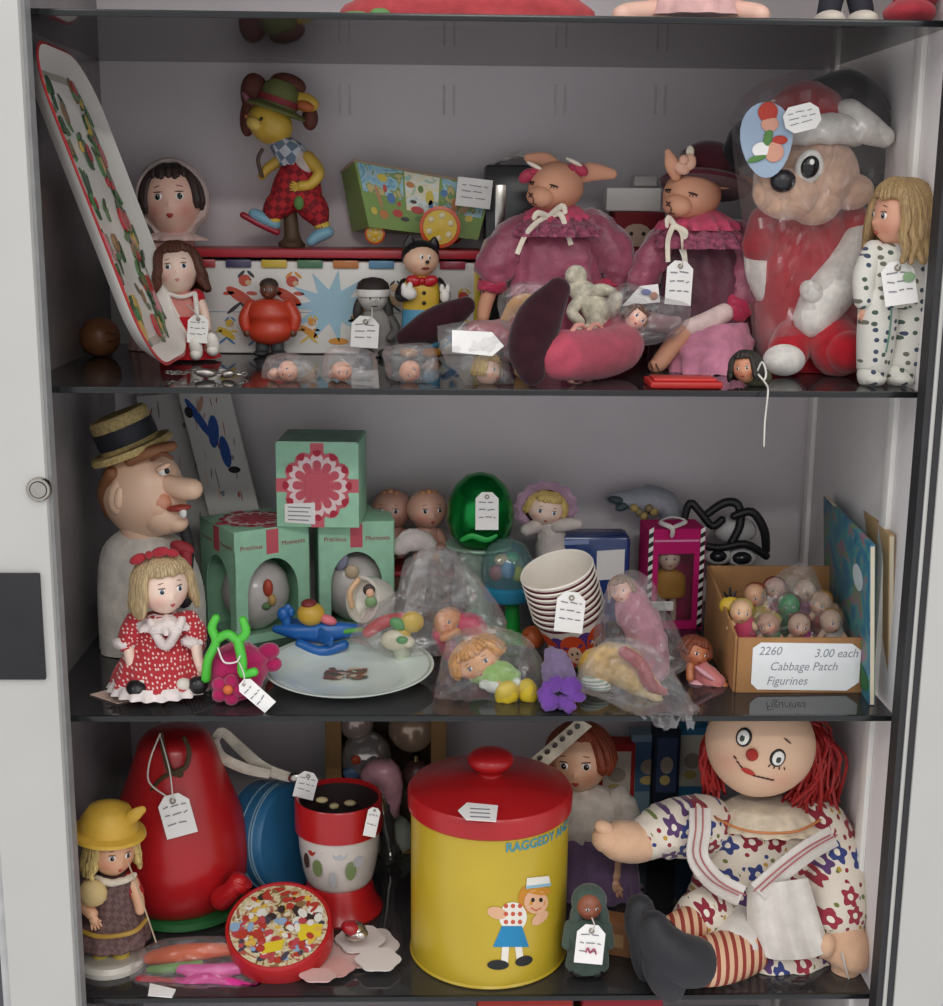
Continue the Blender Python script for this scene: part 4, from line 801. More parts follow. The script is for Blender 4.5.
# ---- front row: chain, doll heads in little bags
t = T('silver_chain', 'tangled silver chain in small packet by the seated doll', 'chain', 205, None, ZA, py=378)
mb = MB(); rn = random.Random(5)
for i in range(34):
    a = 168+i*2.3; c = t.p(a, t.by-4-rn.random()*3, rn.uniform(-6, 6)); k = 2.4*t.s; q = rn.uniform(0, 3)
    mb.tube([(c+Vector((math.cos(j*.785)*k*1.3, math.sin(j*.785)*k*math.cos(q), math.sin(j*.785)*k*math.sin(q)*.8)), .5*t.s) for j in range(8)], 5, closed=True)
t.add(mb, 'chain', plain('#b4b0aa', .3, metal=1)); t.balls('clasp', plain('#a09a94', .35, metal=1), [(205, t.by-5, -8, 11, 4.5, 4, 6), (228, t.by-4, -6, 7, 4, 4, -10)])
G = 'bagged baby doll heads along the front'
for i, (px, py, r, ol, ro, lb) in enumerate(((288, 367, 10, [(262, 378), (266, 358), (290, 353), (312, 360), (318, 379), (288, 382)], 70, 'bagged baby doll head lying before the tin chest beside the chain'), (342, 364, 10, [(322, 377), (326, 350), (346, 346), (372, 352), (376, 376), (346, 381)], 5, 'bagged bare baby doll head below the headband figure'), (410, 366, 10.5, [(388, 378), (384, 350), (412, 343), (434, 347), (438, 378), (410, 383)], -50, 'bagged baby doll head beside the left maroon slipper'))):
    t = T('baby_bust', lb, 'doll head', px, .055, ZA, G)
    h = Head(t, px, t.by-r*.9-1, 0, r, 10, ro, 10, skin('#dba48a', '#d06a5a'), (1.05, 1, 1)); h.face('#2f3f58', '#b84a40', eye=.8); t.limb('neck', skin('#dba48a', '#d06a5a'), [(px-6+math.sin(R(ro))*-8, t.by-8, 4, 5), (px-9+math.sin(R(ro))*-8, t.by-6, 8, 4.5)], h.obj)
    if i == 1: h.bits('moulded_curl', [skin('#c98f72', '#d06a5a')], [(-.4, .75, .03, .3, .12, .1, 0, 10), (.4, .75, .03, .3, .12, .1, 0, -10), (0, .85, .03, .25, .12, .1, 0)])
    bag('parts_bag', ['small clear bag holding the doll head beside the chain', 'small clear bag holding the bare doll head under headband figure', 'small clear bag holding the doll head beside left maroon slipper'][i], ol, .045, ZA, 13, 20+i, 'little clear bags along the front', rings=7, crump=.7)
t = T('baby_bust', 'blonde doll head in a bag with folded white label', 'doll head', 485, .045, ZA, G)
h = Head(t, 488, t.by-13, 0, 13, 48, 10, 0, skin('#e0b8a0', '#d0806a')); h.face(eye=.8); h.hair('#b8963e', .35, 30, True, .06, .0, .2, 6, 50, 1.08, fringe=48)
t, b_ = bag('parts_bag', 'clear bag with folded white label around blonde doll head', [(437, 326), (470, 321), (512, 322), (518, 345), (508, 366), (514, 384), (470, 386), (456, 372), (440, 350)], .035, ZA, 15, 31, 'little clear bags along the front', rings=8)
mb = MB(); mb.slab([t.p(452, 352, -12), t.p(492, 356, -12), t.p(504, 346, -12), t.p(492, 332, -12), t.p(452, 330, -12)], -Yv, .0008); t.add(mb, 'paper_label', PAPER, smooth=False)
t, b_ = bag('toy_bag', 'clear bag of cream fabric pieces in front of bowed rabbit doll', [(498, 296), (520, 282), (548, 288), (552, 318), (530, 334), (502, 326)], .10, ZA, 9, 37, 'clear bags of small toys on the rabbit shelf')
t = T('fabric_scrap', 'orange cream fabric scrap inside bag before the bowed rabbit', 'fabric', 522, .10, ZA); t.limb('scrap', fabric('#c99a6a'), [(506, 318, 0, 5), (516, 304, 2, 7), (530, 300, 0, 6), (540, 312, 0, 5), (524, 330, 2, 8), (522, t.by-6, 2, 8)], sq=.6)
t = T('red_comb', 'flat bright red plastic piece on the shelf edge below hatted rabbit', 'toy', 687, .03, ZA)
o = Vector((P(649, 384, .02).x, .01, ZA)); t.box('plate', gloss('#b8241f', .4), o, X*.072, Zv*.007, Yv*.05, bevel=.002); t.box('ridge', gloss('#c8302a', .4), o+Zv*.007+X*.004+Yv*.004, X*.062, Zv*.003, Yv*.03, bevel=.001)
t = T('troll_head', 'tiny dark haired doll head with looped white tag string over shelf edge', 'doll head', 750, .035, ZA)
h = Head(t, 746, t.by-18, 0, 13, -30, -8, 0, skin('#c98a68', '#b85a48')); h.face('#222222', '#a03030', eye=.8); h.hair('#2a2420', .7, 30, True, .2, .05, .24, 3, 50, 1.15, fringe=42); t.balls('scarf', plain('#4a4a34', .8), [(757, t.by-9, 4, 15, 11, 12)])
t.limb('tag_string', plain('#d8d4cc', .8), [(757, 372, -16, .9), (762, 362, -20, 1), (766, 372, -22, 1), (764, 380, -24, 1), (758, 374, -20, 1), (766, 384, -26, 1), (768, 392, -46, .9), (765, 420, -46, .9), (764, 446, -46, .8)], n=6)
# ================================================================== middle compartment
def th(t, py, px=None): return (P(px if px is not None else t.px, py, t.y).z-t.loc.z)/t.s
def ybox(loc, w_, dpt, h, yaw):
    """upright box turned by yaw about its base centre: corner, width, depth, height vectors"""
    M = Matrix.Rotation(R(yaw), 3, 'Z'); u = M @ X*w_; d = M @ Yv*dpt; return Vector(loc)-u/2-d/2, u, d, Zv*h
def holed(mb, f, n, hole, th_, n_out=None):
    """panel 0..1 x 0..1 with a hole (list of (a,b)), as a strip of quads with thickness"""
    ca = sum(a for a, b in hole)/len(hole); cb = sum(b for a, b in hole)/len(hole); inn, out = [], []
    for a, b in hole:
        dx, dy = a-ca, b-cb; k = min(((1-ca)/dx if dx > 1e-6 else 9), ((0-ca)/dx if dx < -1e-6 else 9), ((1-cb)/dy if dy > 1e-6 else 9), ((0-cb)/dy if dy < -1e-6 else 9))
        out.append((ca+dx*k, cb+dy*k)); inn.append((a, b))
    m = len(hole); b0 = len(mb.v)
    side = lambda p: {k for k, c in (('l', abs(p[0]) < 1e-5), ('r', abs(p[0]-1) < 1e-5), ('b', abs(p[1]) < 1e-5), ('t', abs(p[1]-1) < 1e-5)) if c}
    for L in (0, th_):
        for a, b in inn: mb.v.append(f(a, b)-n*L)
        for a, b in out: mb.v.append(f(a, b)-n*L)
    for i in range(m):
        j = (i+1) % m; mb.face((b0+i, b0+j, b0+m+j, b0+m+i)); mb.face((b0+2*m+i, b0+3*m+i, b0+3*m+j, b0+2*m+j)); mb.face((b0+i, b0+2*m+i, b0+2*m+j, b0+j))
        if not side(out[i]) & side(out[j]):
            sd = side(out[i]) | side(out[j]); cr = (1 if 'r' in sd else 0, 1 if 't' in sd else 0); e0 = len(mb.v); mb.v.append(f(*cr)); mb.v.append(f(*cr)-n*th_); mb.face((b0+m+i, b0+m+j, e0)); mb.face((b0+3*m+j, b0+3*m+i, e0+1))
        mb.face((b0+m+i, b0+m+j, b0+3*m+j, b0+3*m+i))
def arch_hole(a0, a1, b0, b1, n=12):
    """rounded arch, corner points added so the outer corners are kept"""
    w_ = (a1-a0)/2; cx = (a0+a1)/2; k = b1-w_*.9; o = [(cx, b0), (a1-.0, b0), (a1, (b0+k)/2), (a1, k)]
    for i in range(1, n): g = R(180*i/n); o.append((cx+math.cos(g)*w_, k+math.sin(g)*(b1-k)))
    return o+[(a0, k), (a0, (b0+k)/2), (a0, b0)]
MINT = plain('#a6d8b8', .55, .4, .06, 60); MINTD = plain('#a8d0b4', .6); CORAL = paper('#d2606c'); ROSEP = paper('#e39aa4'); PALEP = paper('#f0d6d6')
ORN = plain('#d8d0cc', .2, .6, .08, 30)
def gift_box(label, loc, w_, h, yaw, faces, seedx, tag=None, group='mint green ornament boxes'):
    t = T('ornament_box', label, 'box', proj(Vector(loc))[0], loc[1], loc[2], group)
    O, u, d, v = ybox(loc, w_, w_, h, yaw); cs = [(O, u, v), (O+u, d, v), (O+u+d, -u, v), (O+d, -d, v)]
    for i, (o_, uu, vv) in enumerate(cs):
        n = uu.cross(vv).normalized(); f = lambda a, b, l=0, o_=o_, uu=uu, vv=vv, n=n: o_+uu*a+vv*b+n*l
        mb = MB()
        if i in faces:
            hole = arch_hole(.16, .84, .08, .74); hole = [hole[0]]+[(.84, .08)]+hole[2:-1]+[(.16, .08)]; holed(mb, f, n, hole, .0012); t.add(mb, 'window_panel', MINT, smooth=False)
            mb = MB(); mb.slab([f(a, b, .0002) for a, b in ((.42, .78), (.58, .78), (.58, .995), (.42, .995))], n, .0003); t.add(mb, 'ribbon_print', CORAL, smooth=False)
            mb = MB(); L_ = uu.length
            add_text(mb, 'Precious', lambda x, y: f(.22+x*.085, .84+y*.06-.05*(x*.085*2)**2+ .0, .0006)); add_text(mb, 'Moments', lambda x, y: f(.78+x*.085, .84+y*.06-.0, .0006)); t.add(mb, 'lettering', paper('#b0505e'), smooth=False, norm=False)
        else:
            mb.slab([f(0, 0, -.0012), f(1, 0, -.0012), f(1, 1, -.0012), f(0, 1, -.0012)], n, .0012); t.add(mb, 'panel', MINT, smooth=False)
    t.box('lid', MINT, O+v*.998-u*.006-d*.006, u*1.012, d*1.012, v*.012, bevel=.0006)
    t.box('floor_card', MINTD, O+u*.02+d*.02, u*.96, d*.96, v*.01, bevel=0)
    return t, O, u, d, v
def wreath(t, f, n, k=1.0, asp=1.0):
    mb = MB()
    mb.m = 0; mb.slab([f(.42, 0, .0002), f(.58, 0, .0002), f(.58, 1, .0002), f(.42, 1, .0002)], n, .0002); mb.slab([f(0, .42, .0002), f(1, .42, .0002), f(1, .58, .0002), f(0, .58, .0002)], n, .0002)
    for i in range(12):
        g = R(i*30); c_, s_ = math.cos(g), math.sin(g)
        def pet(r0, r1, w_, mi, l):
            mb.m = mi; q = []
            for j in range(14): a = R(j*360/14); rr = (r0+r1)/2+math.cos(a)*(r1-r0)/2; tt = math.sin(a)*w_*(1+.3*math.cos(a)); q.append(f(.5+c_*rr-s_*tt, .5+s_*rr+c_*tt, l))
            mb.slab(q, n, .0002)
        pet(.14, .43, .10, 0, .0004+.0001*(i % 2)); pet(.16, .38, .075, 2, .0007); pet(.15, .30, .05, 1, .0009); pet(.34, .42, .05, 3, .0009)
    mb.m = 1; mb.slab([f(.36, .36, .0012), f(.64, .36, .0012), f(.64, .64, .0012), f(.36, .64, .0012)], n, .0003)
    return t.add(mb, 'printed_wreath', [paper('#d46a74'), paper('#cf5f6c'), PALEP, paper('#b8384a')], smooth=False)
YB1 = .275
c1 = PZ(237, 647, ZB); HB = P(320, 528, .245).z-ZB-.002
M = Matrix.Rotation(R(-33), 3, 'Z')
a1 = .098; yw = -58+0
# left lower box: nearest vertical edge at c1
yaw1 = 33; Mx = Matrix.Rotation(R(yaw1), 3, 'Z'); cen = Vector((c1.x, c1.y, ZB))+Mx @ (X*a1/2)+Mx @ (Yv*a1/2)
t, O, u, d, v = gift_box('mint green window box with printed lid beside the straw hatted head', tuple(cen), a1, HB, yaw1, (0, 3), 0)
n = Zv; f = lambda a, b, l=0: O+u*a+d*b+v*1.012+Zv*l
wreath(t, f, Zv)
t2 = T('ornament', 'pearly ball ornament inside the green box beside straw hatted head', 'ornament', proj(cen)[0], cen.y, ZB+.003, 'ornaments in the green boxes')
t2.lathe('ball', ORN, proj(cen)[0], None, 0, [(8, 0), (14, 4), (26, 14), (33, 30), (34, 40), (30, 56), (20, 67), (8, 72)]); t2.lathe('cap', plain('#b09a5a', .3, metal=1), proj(cen)[0], None, 0, [(8, 71), (8, 79), (3, 81)])
t2.balls('painted_motif', [plain('#c8503c'), plain('#d8b06a'), plain('#6a8a5a')], [(268, 588, -30, 5, 9, 4), (272, 600, -30, 4, 6, 4, 0, 0, 0, 1), (266, 606, -30, 5, 4, 3, 0, 0, 0, 2)])
c2 = PZ(352, 632, ZB); cen2 = Vector((c2.x, c2.y+.045, ZB))
t, O, u, d, v = gift_box('mint green window box under right half of wreath box', tuple(cen2), .092, HB, 8, (0,), 1)
t2 = T('ornament', 'pearly ball ornament inside green box under the wreath box', 'ornament', proj(cen2)[0], cen2.y, ZB+.003, 'ornaments in the green boxes')
t2.lathe('ball', ORN, proj(cen2)[0], None, 0, [(8, 0), (14, 4), (26, 14), (33, 30), (34, 40), (30, 56), (20, 67), (8, 72)]); t2.lathe('cap', plain('#b09a5a', .3, metal=1), proj(cen2)[0], None, 0, [(8, 71), (8, 79), (3, 81)]); t2.balls('painted_motif', [plain('#9a9ab0'), plain('#d8c0a0')], [(340, 560, -30, 8, 10, 4), (352, 572, -32, 7, 7, 3, 0, 0, 0, 1)])
cu = P(320, 528, .245); cen3 = Vector((cu.x, .245+.045, ZB+HB*1.012+.001))
t = T('ornament_box', 'mint green box printed with pink petal wreath stacked on two others', 'box', 320, cen3.y, cen3.z, 'mint green ornament boxes')
O, u, d, v = ybox(cen3, .097, .09, P(320, 443, .245).z-cen3.z, -3)
t.box('carton', MINT, O, u, d, v, bevel=.0006); f = lambda a, b, l=0: O+u*a+v*b-d.normalized()*(.0002+l); n = -d.normalized(); wreath(t, f, n)
t.box('lid_flap', MINTD, O+v*1.0+u*.02-d*.01, u*.96, d*.98, Zv*.0016, bevel=0)
mb = MB(); mb.slab([f(.10, .06, .0013), f(.47, .04, .0013), f(.47, .30, .0013), f(.10, .28, .0013)], n, .0004); st = t.add(mb, 'price_sticker', PAPER, smooth=False)
mb = MB()
for i in range(4):
    b_ = .25-.05*i; mb.slab([f(.14, b_, .0019), f(.42-.03*(i % 2), b_-.006, .0019), f(.42-.03*(i % 2), b_-.018, .0019), f(.14, b_-.012, .0019)], n, .0001)
t.add(mb, 'writing', INK, st, smooth=False)
# ---- printed white game boxes leaning at the back
def lean_card(name, label, cat, pts, y0, y1, th_, mats, prints, group=None):
    """slab whose four photo corners (bottom-left, bottom-right, top-right, top-left) lie at depth y0 below and y1 above"""
    q = [P(*pts[0], y0), P(*pts[1], y0), P(*pts[2], y1), P(*pts[3], y1)]; z = min(p.z for p in q); bx_ = (pts[0][0]+pts[1][0])/2
    t = T(name, label, cat, bx_, y0, z, group); n = (q[1]-q[0]).cross(q[3]-q[0]).normalized(); n = n if n.y < 0 else -n
    mb = MB(); mb.slab([p-n*th_ for p in q], n, th_); t.add(mb, 'board', mats[0], bevel=.0008)
    f = lambda a, b, l=0: (q[0]*(1-a)+q[1]*a)*(1-b)+(q[3]*(1-a)+q[2]*a)*b+n*(.0004+l); return t, f, n
GB = paper('#cfcdc9')
GP = [paper('#2f4f8f'), paper('#b08a7a'), paper('#26262a'), paper('#a05a50'), paper('#8a8a88'), paper('#d8b49a')]
def base_py(px, y, z): p = Vector((P(px, 600, y).x, y, z)); return proj(p)[1]
for nm, lb, pts, y0, y1, mode in (('game_box', 'flat white printed box leaning behind straw hatted head', ((172, base_py(172, .385, ZB)), (232, base_py(232, .385, ZB)), (196, 392), (136, 396)), .375, .395, 0),
                      ('game_box', 'narrow white printed box leaning beside the straw hatted head', ((234, base_py(234, .36, ZB)), (285, base_py(285, .36, ZB)), (228, 386), (177, 390)), .345, .37, 1)):
    t, f, n = lean_card(nm, lb, 'game box', pts, y0, y1, .016, [GB], None, 'white printed game boxes'); mb = MB(); rn = random.Random(mode+4)
    for i in range(26): mb.m = rn.choice((1, 3, 4, 4, 5)); mb.slab(circ(f, rn.uniform(.12, .88), rn.uniform(.3, .97), rn.uniform(.02, .05), rn.uniform(.006, .015), 8, 0, rn.uniform(0, 90)), n, .0002)
    if mode == 1:
        t.add(mb, 'printed_pattern', GP, smooth=False); mb = MB()
        for (a, b_, ra, rb, mi, ro) in ((.28, .87, .2, .04, 0, -25), (.5, .81, .13, .06, 0, 20), (.63, .72, .10, .07, 0, 5), (.12, .90, .08, .025, 2, 0), (.72, .64, .12, .015, 2, 0), (.38, .93, .09, .02, 1, 20)): mb.m = mi; mb.slab(circ(f, a, b_, ra, rb, 14, .0003, ro), n, .0003)
    t.add(mb, 'printed_figure' if mode else 'printed_pattern', GP, smooth=False)
# ---- puppet head with straw boater
t = T('puppet_bust', 'ruddy man puppet head with straw boater hat, big nose and white shirt', 'puppet', 150, .215, ZB)
MSK = skin('#efc9ac', '#d88462', .35)
t.loft('shirt', fabric('#d8d2c8'), [(143, 528, 4, 20, 18), (145, 548, 2, 42, 30), (150, 590, 0, 52, 36), (152, t.by-1, 0, 52, 36)], pleats=7, amp=.04)
h = Head(t, 143, 492, 0, 43, 62, 2, 4, MSK, (.84, 1.0, 1.08), .0, .25, chin=.2, cheek=.1)
t.limb('nose', MSK, [(165, 482, -22, 8), (180, 488, -26, 11), (192, 489, -28, 10.5)], h.obj, n=16)
t.balls('jaw', MSK, [(162, 515, -14, 24, 19, 22, 15), (176, 523, -20, 12, 9, 12)], h.obj); t.balls('cheek', skin('#de9a7a'), [(156, 503, -27, 15, 13, 9)], h.obj)
t.balls('lip', plain('#a8443a', .4), [(179, 508, -32, 12, 3.4, 7, -6)], h.obj); t.balls('tooth', WHITE, [(183, 513, -36, 3.6, 5, 3)], h.obj)
t.balls('ear', MSK, [(118, 497, -26, 10, 17, 7, 8), (119, 498, -31, 5, 11, 4, 8)], h.obj)
t.balls('eye', [WHITE, BLACK, MSK], [(164, 471, -33, 6, 4.5, 4, -20), (167, 471, -36, 2.6, 3, 2, 0, 0, 0, 1), (163, 467, -34, 8, 3, 5, -25, 0, 0, 2)], h.obj); t.limb('eyebrow', plain('#7a4a34', .8), [(152, 460, -33, 1.8), (162, 454, -34, 2.2), (172, 458, -32, 1.6)], h.obj, n=8)
t.limb('hair', plain('#8a5a3a', .6), [(112, 474, -22, 7), (106, 492, -8, 9), (112, 512, 0, 8)], h.obj); t.limb('hair', plain('#8a5a3a', .6), [(130, 460, -30, 6), (150, 452, -32, 6), (172, 446, -26, 5)], h.obj)
t.limb('neck', MSK, [(142, 520, 0, 22), (142, 540, 2, 20)], h.obj, n=16)
STRAW = plain('#c9b27a', .8, .2, .2, 250, 0, 0, 0, 0, 500)
mb = None
hat = t.lathe('hat_crown', STRAW, 131, 446, 0, [(29, 0), (29, 31), (27, 34), (5, 35)], h.obj, -21, 2); t.lathe('hat_brim', STRAW, 132, 449, 0, [(29, -2), (40, -3), (41.5, -.5), (40, 3.5), (29, 4)], h.obj, -21, 2, cap=(True, True)); t.lathe('hat_band', plain('#22242c', .6), 131, 446, 0, [(29.6, 5), (29.9, 9), (29.7, 22)], h.obj, -21, 2, cap=(False, False))
t.balls('tie', plain('#a8303a', .6), [(182, 548, -34, 12, 7, 6, 20), (186, 560, -36, 6, 12, 5)]); t.limb('lapel', plain('#2a2628', .7), [(183, 524, -16, 5), (188, 545, -22, 6), (186, 570, -30, 7), (184, 600, -34, 8)])
# ---- blonde doll in red dotted dress
t = T('porcelain_doll', 'blonde doll in red dotted dress with white lace sitting before straw hatted head', 'doll', 158, None, ZB, py=688)
RD = dots('#b52a33', ['#e8c8c4'], 210, .22, rand=.6); LW = fabric('#e8dcd8')
h = Head(t, 163, 586, -4, 25, 32, -4, 4, PALESK, (.98, .95, 1.1)); h.face('#3a4a5a', '#c0505a', eye=.8, mw=.11); h.hair('#b8a078', .75, 40, True, .18, .02, .19, 11, 54, 1.12, fringe=52)
t.balls('hair_bow', fabric('#a8303a'), [(138, 559, -18, 9, 5, 4, -25), (160, 552, -18, 9, 5, 4, -15), (149, 555, -21, 4, 4, 4), (172, 553, -16, 7, 4, 4, 10)], h.obj)
t.loft('bodice', RD, [(163, 612, 0, 9, 8), (163, 617, 0, 26, 16), (162, 634, 0, 27, 18), (161, 645, 0, 28, 20)])
t.loft('skirt', RD, [(161, 640, 0, 27, 19), (160, 655, -6, 36, 27), (160, 668, -12, 43, 36), (160, 679, -16, 46, 42)], pleats=12, amp=.06)
t.loft('skirt_lace', LW, [(160, 676, -15, 45, 41), (160, 681, -17, 48, 44), (160, 686, -18, 50, 46)], pleats=22, amp=.05, cap=False)
frill(t, 'lace_collar', LW, 164, 613, -3, 10, 26, 14, 13, .1); t.limb('lace_front', LW, [(150, 622, -18, 4), (158, 638, -22, 5), (166, 646, -23, 5), (174, 636, -22, 5), (182, 620, -17, 4)], wr=.001, wf=300)
for pts, cf in (([(138, 620, -2, 12), (130, 636, -8, 12), (127, 646, -14, 9)], (128, 652)), ([(188, 620, 0, 11), (196, 634, -6, 11), (197, 645, -10, 9)], (196, 650))):
    t.limb('sleeve', RD, pts, n=14, wr=.002, wf=120); t.balls('lace_cuff', LW, [(cf[0]-4, cf[1]-8, -14, 11, 6, 9, 10)], wr=.002, wf=250, res=(24, 14))
    t.limb('arm', PALESK, [(cf[0], cf[1]-6, -15, 6), (cf[0]+2, cf[1]+8, -22, 5), (cf[0]+4, cf[1]+16, -26, 4.4)]); hand(t, 'hand', PALESK, cf[0]+5, cf[1]+20, -28, 5, 85)
for x in (145, 186): t.limb('leg', fabric('#e6ddd2'), [(160+(x-160)*.4, 676, -14, 8), (x-2, 684, -32, 7.5), (x-3, 685, -44, 7)])
t.balls('shoe', gloss('#1b1a1c', .3), [(139, 690, -46, 13, 10, 12, 25), (147, 684, -40, 7, 7, 7), (198, 685, -40, 10, 9, 9, -10)])
t = T('index_card', 'pale pink paper card lying on shelf under the blonde doll', 'card', 120, None, ZB, py=694)
q = [PZ(*p_, ZB+.0006) for p_ in ((90, 695), (118, 704), (148, 697), (128, 685))]; mb = MB(); mb.slab(q, Zv, .0008); t.add(mb, 'card', paper('#dcc0b4'), smooth=False)
# ---- green and magenta bendy toy
t = T('bendy_toy', 'magenta plush toy with bright green bendy legs and price tag', 'toy', 238, None, ZB, py=697)
MG = plush('#b0205c'); GR = gloss('#4fc23c', .35)
t.loft('body', MG, [(238, 645, 0, 12, 10), (238, 655, 0, 28, 20), (237, 672, 0, 30, 22), (236, 690, -2, 24, 20), (236, t.by-2, -2, 20, 18)], wr=.003, wf=150)
t.balls('flower', [MG, plain('#d86a3a', .6)], [(228+11*math.cos(i*1.256), 690+9*math.sin(i*1.256), -26, 7, 7, 5) for i in range(5)]+[(228, 690, -31, 5, 5, 4, 0, 0, 0, 1)])
t.balls('ear', MG, [(268, 652, 2, 12, 9, 8, -20), (272, 664, 4, 10, 8, 8)])
for pts in ([(206, 678, -18, 5), (208, 660, -22, 4.5), (216, 642, -22, 4.5), (212, 628, -20, 4.5), (216, 618, -18, 4)], [(216, 640, -22, 4.5), (228, 634, -24, 4.5), (238, 640, -24, 4.5), (246, 632, -24, 4.5), (243, 620, -22, 4)], [(238, 640, -24, 5), (242, 660, -28, 5), (243, 674, -30, 4.5), (254, 672, -32, 4.5)]): t.limb('bendy_leg', GR, pts)
t.tag(256, 695, -40, 17, 38, -50, (238, 660, -30)); t.limb('string_loop', plain('#e0dcd6', .8), [(218, 648, -28, .9), (224, 662, -32, .9), (236, 662, -34, .9), (240, 656, -34, .9)], n=6)
# ---- blue toy with yellow figure
t = T('toy_vehicle', 'blue plastic toy aircraft carrying a yellow ball headed figure', 'toy', 318, .185, ZB)
BL = gloss('#2262ac', .3)
t.limb('fuselage', BL, [(276, 629, 0, 4), (300, 632, -4, 9), (325, 632, -6, 11), (352, 630, -4, 7), (368, 630, 0, 3)], n=14, sq=.8); t.limb('wing', BL, [(292, 622, 20, 5), (318, 634, -10, 8), (330, 640, -30, 6)], sq=.35, n=12)
t.limb('tail_fin', BL, [(288, 628, 0, 4), (285, 616, 0, 5), (288, 608, 0, 4)], sq=.5); t.balls('cockpit', BL, [(283, 614, 0, 6, 7, 5), (291, 612, 0, 4, 5, 4)]); t.limb('float', BL, [(300, 644, -14, 5), (320, t.by-6, -18, 6), (344, 645, -14, 5)])
t.balls('figure_head', plain('#c9a23a', .4), [(311, 614, -6, 14, 12, 12)]); t.balls('figure_cap', plain('#7a2a2a', .6), [(309, 604, -6, 8, 5, 8)]); t.balls('figure_arm', plain('#d8707c', .5), [(328, 620, -10, 9, 5, 5, 20)])
t.limb('green_rod', gloss('#5fae4a'), [(340, 632, -8, 2.5), (358, 630, -14, 2.5), (376, 628, -16, 2.5)], n=8)
# ---- plate
t = T('china_plate', 'pale green white china plate printed with two small figures', 'plate', 349, None, ZB, py=680)
CHINA = plain('#d6e0d8', .15, .6, .03, 20, 0, .3)
t.lathe('plate', CHINA, 349, None, 0, [(40, 0), (46, 1), (56, 5), (83, 16), (85, 17.5), (83, 18), (57, 8.5), (50, 5.5), (20, 5), (1, 5)], pitch=3, n=56)
t.lathe('rim_line', plain('#b0b8a8', .2), 349, None, 0, [(82.5, 18.1), (80, 17.4)], pitch=3, n=56, cap=(False, False))
mbs = (MB(), MB()); rn = random.Random(2); cc = t.loc+Vector((0, 0, .0066))
for i in range(60):
    sx_ = rn.choice((-1, 1)); mb = mbs[sx_ > 0]; mb.m = rn.randrange(4); r_ = .0015+rn.random()*.003; c_ = cc+Vector((sx_*.012+rn.uniform(-.009, .009)-.004, rn.uniform(-.014, .018), i*.00002)); mb.slab([c_+Vector((math.cos(a)*r_*1.3, math.sin(a)*r_, 0)) for a in (0, .9, 1.8, 2.7, 3.6, 4.5, 5.4)], Zv, .0001)
PFM = [plain('#7a6a58', .3), plain('#8a5a48', .3), plain('#5f6a58', .3), plain('#d0b8a0', .3)]
for mbq in mbs: t.add(mbq, 'printed_figure', PFM, smooth=False)
# ---- mug-like painted bear head
t = T('painted_mug', 'white china mug with painted girl lying by the green boxes', 'mug', 376, .20, ZB)
t.lathe('mug', plain('#e6e0d4', .2, .5, .03), 372, 600, 0, [(12, -14), (20, -12), (23, 0), (23, 14), (20, 15), (20, 2), (2, -6)], roll=-70, pitch=45); t.limb('handle', plain('#d8b088', .3), [(352, 606, -20, 3), (350, 592, -24, 3), (358, 580, -20, 3)])
t.balls('painted_girl', [plain('#3a2a26'), plain('#d8a888'), plain('#7a9a6a')], [(369, 590, -26, 6, 6, 2.5), (370, 593, -28, 4, 4.5, 2, 0, 0, 0, 1), (371, 602, -27, 6, 6, 2.5, 0, 0, 0, 2)]); t.limb('foot_ring', plain('#e6e0d4', .2), [(372, t.by-6, 0, 6), (372, 615, 0, 12)])
# ---- kewpie dolls on red shoe box at the back
t = T('wooden_box', 'small dark wooden box with red lid carrying two baby dolls', 'box', 415, .345, ZB)
ztop = P(415, 566, .345).z
o = Vector((P(375, 580, .32).x, .32, ZB)); t.box('body', plain('#5a3020', .5), o, X*(P(452, 580, .32).x-o.x), Zv*(ztop-ZB-.008), Yv*.06, bevel=.002); t.box('lid', gloss('#9a2a30', .4), o+Zv*(ztop-ZB-.007)-X*.003-Yv*.003, X*(P(452, 580, .32).x-o.x+.006), Zv*.007, Yv*.066, bevel=.002)
for px, lb, yw_, sk in ((392, 'bare kewpie doll half hidden behind its twin on wooden box', -10, skin('#b98a7a', '#a86a5a')), (427, 'bare kewpie doll with topknot sitting on wooden box beside green egg', 18, skin('#d2a08c', '#c8705e'))):
    t = T('baby_doll', lb, 'doll', px, .345+(.02 if px < 400 else 0), ztop+.0005)
    h = Head(t, px, 509, 0, 20, yw_, 0, 0, sk, (1.02, 1, 1)); h.face('#2a2a30', '#a84a44', eye=.8, mw=.12); h.bits('topknot', [skin('#c88a5e', '#c8705e')], [(0, .95, .05, .16, .14, .12, 0), (-.3, .9, .02, .14, .1, .1, 0), (.3, .9, .02, .14, .1, .1, 0)])
    t.limb('body', sk, [(px, 528, 0, 10), (px, 540, 0, 14), (px, t.by-12, -2, 12)], n=14)
    for s_ in (-1, 1): t.limb('arm', sk, [(px+s_*11, 533, 0, 5), (px+s_*17, 545, -8, 4.5), (px+s_*10, 548, -16, 4)]); t.limb('leg', sk, [(px+s_*6, t.by-9, -6, 7), (px+s_*8, t.by-9, -20, 6.5), (px+s_*8, t.by-8, -30, 5.5)])
t = T('white_bib', 'white folded cloth in front of kewpie dolls', 'cloth', 415, .30, ZB); t.limb('cloth', fabric('#ddd0cc'), [(398, 548, 0, 8), (412, 540, -2, 12), (428, 545, 0, 9), (420, 570, 4, 8), (412, t.by-8, 6, 10)], n=16, sq=.6, wr=.002, wf=150)
